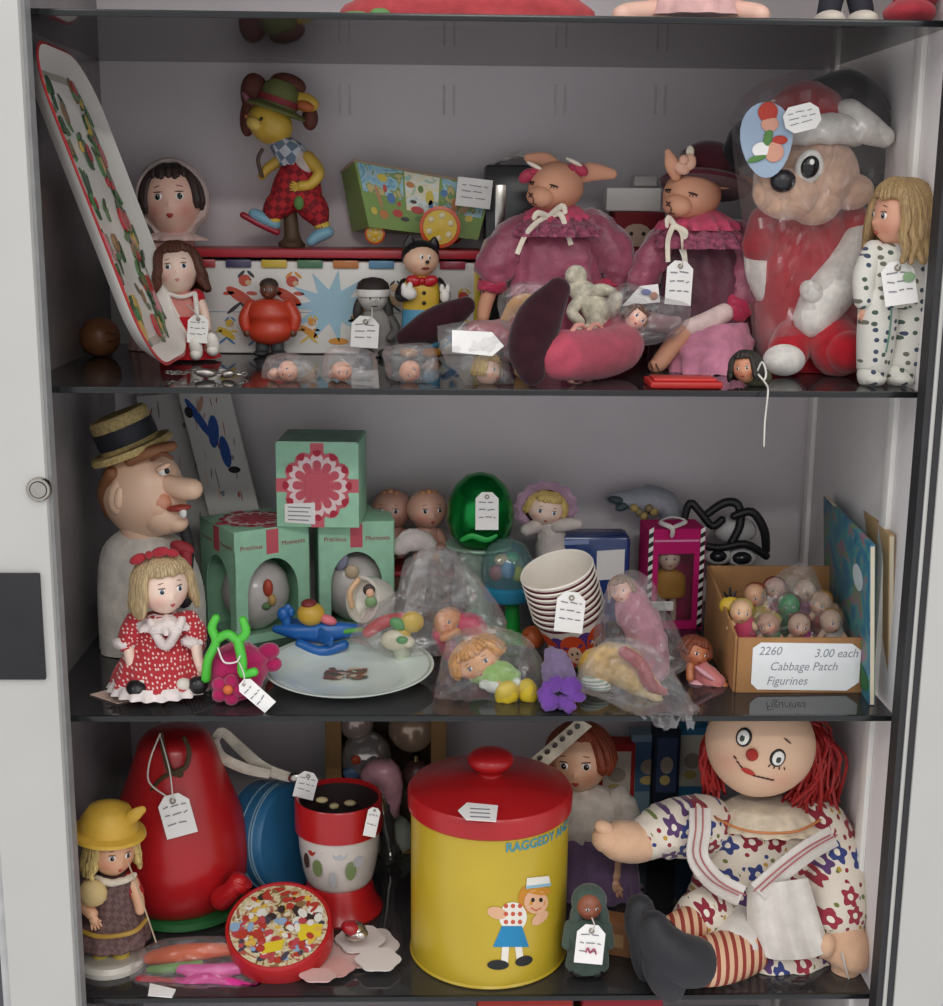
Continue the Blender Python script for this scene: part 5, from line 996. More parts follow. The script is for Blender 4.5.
# ---- green metallic egg
t = T('metallic_egg', 'shiny green metallic egg with a white price tag', 'egg', 479, .30, ZB)
EG = plain('#0e8a3c', .22, .5, .05, 10, .75)
b_ = th(t, 545); t.lathe('egg_cup', gloss('#a8c8b0', .3), 479, None, 0, [(30, 0), (30, 4), (14, 8), (12, b_*.5), (22, b_-6), (34, b_), (34, b_+2), (10, b_-2)])
t.lathe('shell', EG, 479, None, 0, [(6, b_-2), (20, b_+1), (30, b_+12), (33.5, b_+28), (32, b_+44), (25, b_+60), (14, b_+70), (3, b_+73)]); t.tag(487, 511, -36, 22, 36, 0, None)
t.limb('ribbon_curl', gloss('#2aa84a', .3), [(462, 540, -34, 2), (472, 536, -38, 3), (486, 540, -38, 3), (496, 536, -36, 2)], sq=.5)
# ---- porcelain bonnet doll on blue packet
t = T('blue_packet', 'blue shrink wrapped packet with white label behind paper cups', 'packet', 580, .335, ZB)
zb = P(580, 534, .335).z; o = Vector((P(546, 570, .32).x, .32, ZB)); wv = X*(P(630, 570, .32).x-o.x)
t.box('packet', plain('#26407f', .2, .6, .1, 30), o, wv, Zv*(zb-ZB), Yv*.05, bevel=.006); f = lambda a, b, l=0: o+wv*a+Zv*(zb-ZB)*b-Yv*(.0003+l); t.flat('white_label', [PAPER, paper('#8fa0c8')], [([f(.6, .50), f(.93, .52), f(.93, .86), f(.6, .84)], 0), ([f(.1, .9), f(.5, .92), f(.5, .97), f(.1, .95)], 1)], -Yv, .0004)
t = T('bonnet_figurine', 'small porcelain baby in lilac ruffled bonnet lying above paper cups', 'figurine', 545, .325, ZB)
h = Head(t, 545, 508, 0, 17, 5, 10, 10, PALESK, (1.1, .95, .95)); h.face('#3a5a86', '#b05a50', eye=.8, mw=.12); h.hair('#cdb06a', .2, 26, True, .05, .05, .24, 5, 60, 1.05, fringe=44)
mb = MB(); rows = []
for k_, yy in ((1.2, .25), (1.55, .4), (1.75, .3), (1.5, .0), (1.2, -.6), (.4, -1.0)): rows.append([h.pt(math.cos(R(a))*(k_+(.08 if k_ > 1.3 else 0)*math.sin(R(a*14)))*.95, yy, math.sin(R(a))*(k_+(.08 if k_ > 1.3 else 0)*math.sin(R(a*14)))+.1) for a in range(0, 360, 5)])
mb.rings(rows, False, True); t.add(mb, 'bonnet', fabric('#b391a8'), h.obj)
t.limb('gown', fabric('#d8ccc6'), [(548, 524, 4, 12), (552, 540, 6, 16), (552, 570, 8, 18), (550, t.by-12, 8, 20)], n=18, wr=.003, wf=120); t.limb('arm', fabric('#d8ccc6'), [(556, 526, -4, 7), (570, 524, -10, 6.5), (578, 524, -12, 5)]); t.limb('arm', fabric('#d8ccc6'), [(536, 526, -4, 7), (526, 530, -10, 6)])
# ---- toy globe on stand
t = T('bubble_toy', 'clear dome toy with painted scene on turquoise and green stand', 'toy', 505, .255, ZB)
t.lathe('stand', gloss('#1f9a3e', .3), 512, None, 0, [(20, 0), (20, 4), (8, 8), (7, th(t, 604)), (12, th(t, 600))]); z2 = th(t, 598)
t.lathe('ring', gloss('#2f8fb4', .35), 508, None, 0, [(24, z2), (26, z2+3), (26, z2+12), (23, z2+15)]); t.lathe('dome', film('dome_plastic', (.8, .95, .93, 1), .15, .05, .03, '#a8d0d0', .6), 506, None, 0, [(24, z2+15), (26, z2+25), (25, z2+40), (18, z2+54), (8, z2+60), (1, z2+61)], cap=(False, True))
t.balls('painted_scene', [plain('#c05a6a'), plain('#d8c86a'), plain('#6a8ac0'), plain('#e0b090'), plain('#5aa07a')], [(496, 573, -14, 7, 8, 5), (508, 570, -16, 7, 9, 5, 0, 0, 0, 2), (518, 574, -12, 6, 8, 5, 0, 0, 0, 1), (502, 560, -8, 8, 6, 6, 0, 0, 0, 3), (512, 558, -6, 8, 6, 6, 0, 0, 0, 4)])
# ---- stack of paper cups
CUPW = paper('#ece4d8'); CUPB = paper('#6a2a3a'); CW = 37
def cup(label, k, printed):
    t = T('paper_cup', label, 'paper cup', 583, .185, ZB, 'nested paper cups')
    M_ = Matrix.Rotation(R(-17), 3, 'Y') @ Matrix.Rotation(R(13), 3, 'X'); s_ = t.s; c = P(582, 657, .175)
    ring = lambda r, h, n=40: [c+M_ @ Vector((math.cos(2*math.pi*j/n)*r*s_*.95, math.sin(2*math.pi*j/n)*r*s_*.95, (h+k*6.4)*s_)) for j in range(n)]
    mb = MB(); H_ = 58
    for i, (a, b_) in enumerate((((26, 0), (35.6, H_-6.6)), ((35.6, H_-6.6), (36.3, H_-3.2)), ((36.3, H_-3.2), (37.2, H_-.8)), ((37.2, H_-1), (38.4, H_)), ((38.4, H_), (37.4, H_+1.4)), ((37.4, H_+1.4), (36.2, H_)), ((36.2, H_), (25.5, 4)))):
        mb.m = 1 if i == 1 else 0; mb.rings([ring(*a), ring(*b_)], i == 0, i == 6)
    t.add(mb, 'cup', [CUPW, CUPB])
    if printed:
        def onw(ang, h, l=.35): r = 26+9.6*h/(H_-6.6)+l; return c+M_ @ Vector((math.sin(R(ang))*r*s_*.95, -math.cos(R(ang))*r*s_*.95, h*s_))
        PR_ = [paper('#d24a22'), paper('#e8c0a4'), paper('#5a3a86'), paper('#4f8a4a'), BLACK, paper('#b8303a')]
        mb = MB()
        def blob(a0, h0, ra, rh, mi, l):
            mb.m = mi; b = len(mb.v); mb.v.append(onw(a0, h0, l)); m_ = 18
            for j in range(m_): g = 2*math.pi*j/m_; mb.v.append(onw(a0+math.cos(g)*ra, h0+math.sin(g)*rh, l))
            for j in range(m_): mb.face((b, b+1+j, b+1+(j+1) % m_))
        for a0 in (-62, -12, 38, 88):
            blob(a0+25, 22, 24, 24, 2, .3)
            blob(a0, 28, 24, 19, 0, .5); blob(a0+14, 16, 8, 14, 0, .52); blob(a0-14, 16, 8, 14, 0, .52); blob(a0, 22, 13, 11, 1, .7); blob(a0-5, 24, 1.8, 2, 4, .9); blob(a0+5, 24, 1.8, 2, 4, .9); blob(a0, 17, 3, 1.2, 5, .9); blob(a0+2, 4, 12, 5, 3, .7)
        t.add(mb, 'printed_faces', PR_, norm=False)
    return t
cup('bottom paper cup of the stack printed with orange haired faces', 0, True)
for k, w_ in zip(range(1, 8), ('second', 'third', 'fourth', 'fifth', 'sixth', 'seventh', '')): t = cup(f'striped rim paper cup, {w_} up from the printed cup in the stack' if k < 7 else 'topmost paper cup of the nested stack, open and cream inside', k, False)
t.tag(570, 612, -72, 27, 38, 6, None)
# ---- pink window box with doll
t = T('doll_carton', 'magenta window carton with striped edges holding a tiny doll', 'doll box', 672, None, ZB, py=630)
PK = paper('#c4186a'); wv = .072
O, u, d, v = ybox(t.loc+Vector((0, .028, 0)), .070, .052, P(672, 530, t.y).z-ZB, 4)
n = -d.normalized(); f = lambda a, b, l=0: O+u*a+v*b+n*l
mb = MB(); hole = [(.5, .09), (.82, .09), (.82, .4), (.82, .76), (.5, .76), (.18, .76), (.18, .4), (.18, .09)]; holed(mb, f, n, hole, .0015); t.add(mb, 'window_panel', PK, smooth=False)
for nm, a_, b_, c_ in (('side_panel', O, d, v), ('side_panel', O+u, d, v), ('back_panel', O+d, u, v), ('top_panel', O+v, u, d), ('base_panel', O, u, d)):
    mb = MB(); nn = a_*0+b_.cross(c_).normalized(); mb.slab([a_, a_+b_, a_+b_+c_, a_+c_], nn, .0008); t.add(mb, nm, PK, smooth=False)
for i in range(22):
    for a in (.0, .92):
        if i % 2: mb = MB(); mb.slab([f(a, i/22, .0003), f(a+.08, (i+.6)/22, .0003), f(a+.08, (i+1.6)/22, .0003), f(a, (i+1)/22, .0003)], n, .0002); t.add(mb, 'edge_stripe', [WHITE, BLACK][0], smooth=False)
        else: mb = MB(); mb.slab([f(a, i/22, .0003), f(a+.08, (i+.6)/22, .0003), f(a+.08, (i+1.6)/22, .0003), f(a, (i+1)/22, .0003)], n, .0002); t.add(mb, 'edge_stripe', BLACK, smooth=False)
mb = MB(); mb.slab([f(.1, .88, .0003), f(.9, .88, .0003), f(.9, .9, .0003), f(.1, .9, .0003)], n, .0002); t.add(mb, 'print_line', paper('#e890b8'), smooth=False)
mb = MB(); mb.slab([f(.18, .09, -.001), f(.82, .09, -.001), f(.82, .76, -.001), f(.18, .76, -.001)], n, .0002); t.add(mb, 'clear_window', GLASS, smooth=False)
t.tag(662, 606, -6, 22, 9, 0, None, 'rect', lines=1); t.limb('ribbon', fabric('#e0d8d4'), [(672, 536, -4, 2), (672, 528, -6, 2.4), (660, 522, 4, 2.2), (672, 517, 10, 2), (686, 521, 6, 2.2), (674, 527, -4, 2)], sq=.5, n=8)
t2 = T('tiny_doll', 'tiny doll with pink cap and yellow skirt inside magenta carton', 'doll', 669, t.y+.02, ZB+.003)
h = Head(t2, 669, 558, 0, 11, 0, 0, 0, PALESK); h.face(eye=.8); t2.balls('cap', gloss('#c0226a'), [(669, 551, 2, 13, 8, 12)], h.obj); t2.loft('skirt', gloss('#c98f1e', .5), [(668, 570, 0, 9, 7), (668, 576, 0, 17, 9), (667, 594, 0, 18, 10), (667, 596, 0, 14, 8)])
t2.limb('leg', PALESK, [(663, 594, 0, 3.4), (663, t2.by-3, 0, 3)]); t2.limb('leg', PALESK, [(673, 594, 0, 3.4), (673, t2.by-3, 0, 3)])
# ---- dried flower bundle figure
t = T('cloth_bundle', 'small bundle of grey cloth and gold flowers lying behind doll carton', 'figurine', 645, .375, ZB)
t.limb('wrap', fabric('#a4a8b0'), [(612, 498, 2, 6), (632, 500, 0, 11), (652, 500, 0, 15), (668, 506, 0, 12), (672, 530, 6, 14), (664, t.by-16, 8, 18)], n=18, wr=.003, wf=120); t.balls('gold_flower', [plain('#b09a5a', .6), plain('#8a7a5a', .6)], [(634+i*5, 508+(i % 3)*4, -14, 4, 4, 4, 0, 0, 0, i % 2) for i in range(5)]); t.balls('dark_leaf', plain('#3a4a4c', .6), [(616, 500, -6, 8, 4, 4, 10), (622, 507, -8, 7, 4, 4, -20)])
# ---- goggles with black strap / cable
t = T('headset', 'black cabled headset with white pads behind cardboard box', 'headset', 728, .345, ZB)
BC = plain('#17171a', .5)
for pts in ([(684, 520, 0, 3.5), (690, 503, 0, 4), (700, 512, -2, 4), (712, 526, -4, 4), (722, 520, -4, 4)], [(706, 515, 0, 4), (724, 503, 2, 4.5), (738, 505, 0, 4.5), (740, 525, -4, 4.5), (730, 545, -6, 4)], [(734, 516, -6, 4), (752, 512, -6, 4.5), (764, 530, -6, 4.5), (766, 550, -4, 4)], [(690, 540, -6, 4), (716, 548, -8, 4), (745, 544, -8, 4), (766, 556, -6, 4)]): t.limb('cable', BC, pts, n=10)
t.balls('pad', [plain('#c9c8c6', .5)], [(735, 530, 8, 22, 14, 12)]); t.balls('lens', [gloss('#26262a', .15), plain('#d0cecb', .4)], [(718, 556, -4, 14, 9, 8, 0, 0, 0, 1), (718, 556, -8, 9, 6, 7), (742, 558, -2, 15, 10, 8, 0, 0, 0, 1), (742, 558, -7, 10, 6.5, 7)]); t.limb('stand', BC, [(732, 566, 4, 12), (732, t.by-10, 6, 14)])
# ---- cardboard box with label
t = T('cardboard_box', 'small open cardboard box with handwritten white label on the front', 'box', 798, None, ZB, py=692)
CB = plain('#a87c52', .85, .2, .1, 30, 0, 0, 0, 0, 300); y0 = t.y
fl, fr = P(735, 695, y0), P(866, 693, y0); zt_ = P(800, 637, y0).z-ZB; fl.z = fr.z = ZB; D_ = .165; w0 = fr-fl; bl = Vector((P(708, 600, y0+D_).x, y0+D_, ZB)); br = Vector((fr.x+.004, y0+D_, ZB)); hb = P(708, 566, y0+D_).z-ZB
def wallp(nm, a, b_, ha, hb_, th_=.003):
    mb = MB(); n = (b_-a).cross(Zv).normalized(); mb.slab([a, b_, b_+Zv*hb_, a+Zv*ha], n, th_); return t.add(mb, nm, CB, bevel=.0005)
wallp('front_panel', fl, fr, zt_, zt_); wallp('side_panel', bl, fl, hb, zt_); wallp('side_panel', fr, br, zt_, hb*.8); wallp('back_panel', br, bl, hb, hb)
mb = MB(); mb.slab([fl+Zv*.0003, fr+Zv*.0003, br+Zv*.0003, bl+Zv*.0003], Zv, .002); t.add(mb, 'base_panel', CB, smooth=False)
f = lambda a, b, l=0: fl+w0*a+Zv*zt_*b-Yv*(.0034+l)
mb = MB(); mb.slab([f(a, b) for a, b in ((.11, .18), (.16, .07), (.84, .05), (.93, .2), (.93, .78), (.86, .9), (.17, .92), (.11, .82))], -Yv, .0008); lab = t.add(mb, 'paper_label', paper('#eef0f0'), smooth=False, label='white paper label with handwriting')
mb = MB(); k1 = .0135
for s_, a, b_ in (('2260', .24, .70), ('3.00 each', .74, .66), ('Cabbage Patch', .5, .42), ('Figurines', .38, .16)):
    add_text(mb, s_, lambda x, y, a=a, b_=b_: f(a, b_, .001)+w0.normalized()*((x+y*.25)*k1*.92)+Zv*(y*k1))
t.add(mb, 'handwriting', paper('#8f939c'), lab, smooth=False, norm=False)
BX = t
rn = random.Random(12); G = 'bagged figurines heaped in the cardboard box'
spots = [(742, 612, .05, '#d8b08a', '#c84a6a'), (770, 625, .05, '#c8a08a', '#3a8a5a'), (800, 626, .05, '#d0b09a', '#b04a8a'), (832, 622, .06, '#d8b8a0', '#d8d0c8'), (756, 596, .09, '#c89a7a', '#e0c040'), (790, 606, .085, '#2f8a50', '#2f8a50'), (822, 604, .09, '#d0a88a', '#b85a5a'), (775, 590, .12, '#e0b0a0', '#d85a8a'), (806, 592, .12, '#d8b8a0', '#c04a90'), (836, 616, .12, '#caa080', '#6a8ac0')]
CN = ['rose', 'green', 'purple', 'white', 'yellow', 'all green', 'dull red', 'pink', 'magenta', 'blue']
for (px, py, dy, sk_, cl), cn in zip(spots, CN):
    t = T('figurine', f'tiny chubby figurine in {cn} clothes heaped in the cardboard box', 'figurine', px, y0+dy, ZB+.004, G)
    sm = skin(sk_); t.limb('body', gloss(cl, .4), [(px, py+6, 0, 10), (px+2, py+18, 2, 12), (px+2, t.by-10, 3, 12)], n=12); h = Head(t, px-1, py, -2, 11, rn.uniform(-40, 40), rn.uniform(-25, 25), 0, sm if cn != 'all green' else gloss('#2f8a50', .25)); h.face(eye=.8)
    t.balls('hair', hairmat(rn.choice(['#b8863a', '#5a3420', '#c8b060', '#8a3a24'])), [(px, py-5, 4, 11.5, 9, 10)], h.obj)
    for s_ in (-1, 1): t.limb('arm', sm, [(px+s_*8, py+10, -2, 3.6), (px+s_*13, py+16, -7, 3)])
t = T('figurine', 'tiny yellow figurine with black spiky hair peeking over box edge', 'figurine', 730, y0+.075, ZB+.004, G)
t.balls('head', gloss('#d8b43a', .4), [(730, 606, 0, 11, 10, 10)]); t.limb('body', gloss('#d8b43a', .4), [(732, 616, 2, 9), (734, t.by-10, 4, 11)])
for dx, dy in ((-6, -14), (0, -18), (6, -15)): t.limb('spike', BLACK, [(730+dx*.4, 598, 0, 2), (730+dx, 606+dy, 0, 1)], n=6)
bag('toy_bag', 'clear plastic bag bulging out of the cardboard box', [(732, 640), (752, 612), (770, 580), (806, 562), (822, 590), (842, 610), (850, 634), (820, 640), (780, 645)], y0+.055, ZB+.004, 26, 41, rings=16, crump=1.1)
# ---- books leaning at the right
def book(label, xf, xn, ytop_n, yf, yn, cov, prints, thk=.006):
    a, b_ = Vector((P(xf, 560, yf).x, yf, ZB)), Vector((P(xn, 640, yn).x, yn, ZB)); zt = P(xn-12, ytop_n, yn).z-ZB; hv = Zv*zt+X*-.012
    t = T('picture_book', label, 'book', xn, yn, ZB, 'picture books at the right side'); n = (b_-a).cross(hv).normalized(); n = n if n.x < 0 else -n
    mb = MB(); mb.slab([p-n*thk for p in (a, b_, b_+hv, a+hv)], n, thk); t.add(mb, 'cover', cov, bevel=.0005)
    mb = MB(); mb.slab([p-n*(thk-.001) for p in (a+(b_-a)*.01+Zv*.001, b_+(b_-a).normalized()*.0006+Zv*.001, b_+hv*.99+(b_-a).normalized()*.0006, a+hv*1.003)], n, thk-.002); t.add(mb, 'pages', paper('#d8cdb4'), smooth=False)
    f = lambda p, q, l=0: a+(b_-a)*p+hv*q+n*(.0003+l); mb = MB()
    PM = [paper(c_) for c_ in ('#3f8a6a', '#b8606a', '#c8d4d8', '#2f6a3a', '#d8b060', '#1f4a6a')]
    for (p, q, ra, rb, mi, ro) in prints: mb = MB(); mb.m = mi; mb.slab(circ(f, p, q, ra, rb, 14, mi*.00005, ro), n, .0002); t.add(mb, 'printed_picture', PM, smooth=False)
book('blue picture book with pink and green cover standing beside cardboard box', 829, 874, 545, .27, .03, picmat(['#2a4f72', '#2f6e8a', '#37768c', '#4a8a86', '#8a6a7c', '#5a8a5a'], 14), [(.78, .72, .10, .08, 2, 0), (.8, .12, .2, .08, 3, 0)])
book('tan backed picture book standing against the right side panel', 846, 892, 535, .29, .05, paper('#b89a72'), [(.5, .5, .2, .15, 4, 0)])
# ---- small reddish figure in front
t = T('small_figure', 'small reddish brown doll with pink dress lying beside cardboard box', 'doll', 700, None, ZB, py=680)
h = Head(t, 694, 652, 4, 15, 20, 20, 0, skin('#b8704a', '#a84a38'), (1, 1, .95)); h.face('#2a1a16', '#8a3028', eye=.8); h.hair('#7a3a20', .2, 24, True, .05, 0, .2, 3)
t.limb('dress', fabric('#c87a78'), [(698, 666, 0, 9), (706, 676, -6, 12), (716, 682, -12, 10)], n=14, wr=.002, wf=150); t.limb('arm', skin('#b8704a'), [(690, 666, -6, 4.5), (690, 678, -12, 4)]); t.limb('leg', skin('#b8704a'), [(714, 680, -12, 5), (724, 686, -16, 4.5)]); t.balls('wing', plain('#d8a0a8', .5), [(706, 674, -16, 14, 3, 6, 35), (700, 684, -10, 12, 4, 6, 10)])
# ---- bags with toys in front
G = 'clear bags of toys along the plate shelf'
t = T('toy_rattle', 'red yellow green plastic rattle toys bagged behind the plate', 'toy', 410, .155, ZB)
t.limb('red_piece', gloss('#b8262c'), [(368, 632, 0, 6), (384, 622, -2, 7), (402, 618, -4, 6)], k=4); t.balls('yellow_piece', gloss('#d8b43a'), [(412, 622, -8, 12, 11, 9), (402, 634, -8, 9, 8, 7)]); t.balls('ring_piece', gloss('#dcd4b8'), [(396, 640, -10, 15, 11, 8), (408, 642, -12, 7, 6, 6)])
t.balls('green_piece', gloss('#4a9a4e'), [(398, 624, -12, 9, 6, 5, 30), (402, 640, -18, 6, 4, 3)]); t.limb('foot_piece', gloss('#c8d0b8'), [(400, 646, -6, 8), (404, t.by-7, -4, 8)])
t = T('plastic_doll', 'orange pink plastic baby toy in bag behind the white plate', 'doll', 450, .165, ZB)
h = Head(t, 448, 622, 0, 14, 20, 30, 0, skin('#dd9a6a', '#d05a50')); h.face(eye=.7); t.limb('body', gloss('#d0385e', .4), [(460, 624, 2, 12), (474, 626, 0, 12), (480, 638, -2, 10)], n=14); t.limb('leg', gloss('#d0385e', .4), [(440, 634, 0, 9), (452, t.by-10, 2, 10)]); t.limb('arm', skin('#dd9a6a', '#d05a50'), [(456, 632, -10, 5), (444, 638, -14, 4.5)])
bag('toy_bag', 'clear bag of red and yellow toys slumped behind the white plate', [(350, 640), (366, 612), (396, 590), (406, 560), (440, 546), (464, 562), (488, 590), (506, 622), (500, 646), (450, 655), (395, 656)], .14, ZB, 20, 51, G)
t = T('bagged_doll', 'blonde haired toy doll in green skirt and yellow shoes lying in bag', 'doll', 490, None, ZB, py=692)
h = Head(t, 478, 660, 8, 22, 0, -30, 0, skin('#e0a878', '#d87050'), (1.1, 1, .85)); h.face(eye=.7); h.hair('#d0903c', .15, 26, True, .1, 0, .2, 6, 50, 1.1); t.limb('skirt', fabric('#9ac46a'), [(478, 672, 2, 12), (494, 674, -4, 15), (508, 678, -8, 13)], n=16, wr=.002, wf=120); t.limb('lace', fabric('#dde4dc'), [(486, 684, -14, 6), (502, 688, -18, 7), (516, 684, -18, 6)], wr=.002, wf=200)
t.limb('leg', skin('#e0a878'), [(500, 684, -16, 6), (504, 692, -22, 5.5)]); t.limb('leg', skin('#e0a878'), [(514, 682, -14, 6), (522, 688, -20, 5.5)]); t.balls('shoe', gloss('#dcc02c', .4), [(507, 694, -26, 12, 14, 9, 20), (528, 692, -24, 10, 14, 9, -8)])
bag('toy_bag', 'clear bag with yellow shoed doll beside the white plate', [(433, 700), (440, 664), (452, 634), (490, 626), (524, 636), (542, 662), (540, 706), (500, 714), (455, 712)], .055, ZB, 22, 53, G)
t = T('purple_flower', 'crumpled purple fabric flower standing between bagged dolls', 'fabric flower', 562, None, ZB, py=706)
PU = fabric('#7a6a8a'); t.limb('stem_cloth', PU, [(556, 660, 12, 12), (558, 672, 6, 16), (560, 688, 0, 16), (560, t.by-10, -4, 14)], n=20, k=6, wr=.005, wf=110)
for i in range(6): a = R(i*60+10); t.balls('petal', fabric('#6a3f92'), [(560+15*math.cos(a), 694+10*math.sin(a), -22, 10+2*(i % 2), 6+2*(i % 3), 6, i*35)], wr=.003, wf=160)
t = T('orange_ball', 'small orange ball resting in front of bubble toy', 'ball', 533, .215, ZB); t.balls('ball', gloss('#c8602f', .4), [(533, t.by-12, 0, 12, 12, 12)]); t.limb('seam', plain('#9a4420'), [(533+11.9*math.cos(i*.52), t.by-12+11.9*math.sin(i*.52)*.3, -10*abs(math.sin(i*.26)), .6) for i in range(12)], k=1, n=5)
t = T('bagged_doll', 'yellow haired doll with red scarf lying in bag over shelf edge', 'doll', 625, None, ZB, py=690)
YH = plain('#d2a43c', .6, .3, .2, 60, 0, 0, .2, 0, 200)
h = Head(t, 618, 668, 4, 17, 20, -40, 0, skin('#e2bc90', '#d0806a')); h.face(eye=.7); t.balls('bonnet', YH, [(600, 668, 4, 22, 22, 17, 20), (618, 654, 6, 24, 11, 15, 8)], h.obj, wr=.002, wf=120); t.limb('body', plain('#dcb45a', .6), [(622, 672, -4, 16), (640, 682, -10, 15), (652, 692, -14, 12)], n=16); t.limb('scarf', gloss('#a8202a', .5), [(624, 652, -18, 6), (640, 664, -24, 7), (650, 684, -28, 7), (664, 692, -28, 4)], n=12, sq=.6)
t.balls('collar', stripes('#e8e4da', '#8ab098', 300, 2), [(596, 684, -10, 16, 7, 10, 15)]); t.limb('leg', plain('#e0c890', .6), [(642, 690, -18, 8), (656, 700, -26, 7)])
bag('toy_bag', 'clear bag with yellow haired doll hanging over the shelf edge', [(574, 690), (584, 660), (606, 640), (640, 640), (664, 656), (684, 690), (700, 712), (694, 736), (666, 734), (640, 722), (612, 704)], .01, ZB, 24, 57, G, crump=1.2)
t = T('bagged_doll', 'doll in faded pink dress lying in bag behind yellow haired doll', 'doll', 640, .11, ZB)
t.limb('dress', fabric('#b8808e'), [(628, 590, 4, 12), (634, 610, 0, 18), (644, 632, -4, 20), (650, t.by-14, -6, 20)], n=18, wr=.004, wf=100); h = Head(t, 622, 590, 0, 12, -20, -20, 0, skin('#d8b0a0')); h.face(eye=.7); h.hair('#a08a7a', .3, 22); t.limb('arm', fabric('#b8808e'), [(642, 606, -10, 6), (656, 622, -14, 5)])
bag('toy_bag', 'clear bag with faded pink doll between cups and cardboard box', [(592, 640), (606, 590), (628, 570), (650, 580), (672, 620), (690, 660), (668, 676), (620, 664)], .095, ZB, 26, 59, G, crump=1.1)
bag('toy_bag', 'small empty crumpled clear bag beside the kewpie dolls', [(402, 600), (410, 566), (440, 548), (478, 556), (490, 590), (460, 610), (420, 612)], .255, ZB, 16, 61, G, crump=1.2)
# ================================================================== lower compartment
# ---- big red pear
t = T('pear_container', 'large red plastic pear shaped container with green base and price tag', 'container', 182, None, ZC, py=903)
RED = gloss('#b51d22', .28); H_ = th(t, 728)
pr = [(30, 4), (50, 8), (63, 24), (69, .28*H_), (68, .38*H_), (62, .52*H_), (53, .66*H_), (44, .79*H_), (38, .89*H_), (33, .95*H_), (24, .985*H_), (4, H_)]
t.lathe('shell', RED, 182, None, 0, [tuple(q) for q in catmull(pr, 4)], n=48); t.lathe('base', gloss('#2a6a38', .4), 186, None, 0, [(56, 0), (62, 3), (60, 9), (40, 13)], n=40)
t.limb('spout', RED, [(222, 898, -56, 12), (232, 890, -62, 10), (238, 882, -64, 9)], n=14); t.lathe('spout_cap', RED, 238, 886, -62, [(11, 0), (12, 3), (11, 8), (4, 10)], roll=35)
TW = plain('#4a3a22', .8); 
for pts in ([(161, 734, -34, 2.4), (164, 752, -40, 2.6), (170, 770, -44, 3), (180, 774, -46, 3.4)], [(176, 772, -46, 3), (186, 766, -44, 2.6), (189, 750, -40, 2.4), (184, 738, -36, 2)], [(172, 772, -46, 2.4), (160, 780, -44, 2), (152, 790, -42, 2)]): t.limb('twig', TW, pts, n=8)
t.tag(177, 815, -60, 30, 40, -16, (160, 735, -36)); t.limb('string', plain('#d8d0c4', .8), [(160, 734, -36, .9), (150, 760, -44, .9), (149, 782, -50, .9), (166, 796, -56, .9)], n=6)
# ---- figurine with yellow hat
t = T('girl_figurine', 'girl figurine in yellow hat and brown checked dress beside red pear', 'figurine', 110, None, ZC, py=962)
FS = skin('#dba884', '#cf7a60', .3); BR = checks('#5a4240', '#6e5450', 170)
t.lathe('plinth', plain('#cfc9be', .3), 112, None, 0, [(34, 0), (34, 5), (30, 9), (10, 10)], n=30); zf = 10
h = Head(t, 112, 851, 0, 23, 36, 4, 2, FS, (.95, .95, 1.05)); h.face('#2a2a2c', '#b84a48', eye=.85, mw=.11); h.hair('#c8b06e', .75, 34, True, .15, .05, .18, 14, 56, 1.08, fringe=54)
t.lathe('hat', plain('#cfa53a', .55), 108, 832, 0, [(29, -3), (37, -1), (36, 2), (29, 5), (27, 14), (20, 26), (8, 31), (1, 32)], h.obj, 6, 0); t.limb('hat_brim', plain('#cfa53a', .55), [(126, 822, -10, 6), (136, 814, -12, 6), (142, 810, -10, 4)], h.obj, sq=.5)
t.loft('dress', BR, [(112, 873, 0, 9, 8), (112, 878, 0, 24, 15), (112, 892, 0, 24, 17), (113, 908, 0, 26, 20), (112, 924, -2, 34, 27), (112, 938, -4, 37, 30), (112, 941, -4, 34, 28)], pleats=10, amp=.05)
t.limb('lace_collar', fabric('#d8ccb8'), [(88, 876, -8, 3), (100, 880, -16, 3.5), (112, 883, -18, 3.5), (126, 880, -14, 3.5), (134, 875, -8, 3)], wr=.001, wf=300); t.limb('trim', plain('#b08a3a', .6), [(76, 928, -16, 2), (95, 936, -28, 2.4), (115, 936, -32, 2.4), (135, 931, -26, 2.4), (146, 920, -12, 2)], n=8)
t.limb('arm', FS, [(90, 884, -4, 8), (84, 902, -14, 7), (92, 914, -24, 6)]); t.balls('basket', plain('#c9b07a', .8), [(93, 893, -22, 14, 14, 9)], wr=.001, wf=300); hand(t, 'hand', FS, 94, 920, -28, 6, 70)
t.limb('arm', FS, [(132, 882, -2, 7), (138, 898, -8, 6), (140, 910, -12, 5)]); t.limb('sleeve', plain('#a8302f', .5), [(130, 880, 0, 8.5), (136, 892, -4, 8)]); t.limb('wire', plain('#b8a488', .5), [(128, 862, -20, .8), (140, 895, -24, .8), (156, 942, -26, .8)], n=5)
for x in (102, 122): t.limb('leg', plain('#c9b048', .6), [(x, 938, -2, 9), (x-1, 958, -4, 8.5), (x-1, 964, -4, 8)]); t.balls('shoe', plain('#4a2a22', .35), [(x+1, 969, -10, 10, 8, 15)])
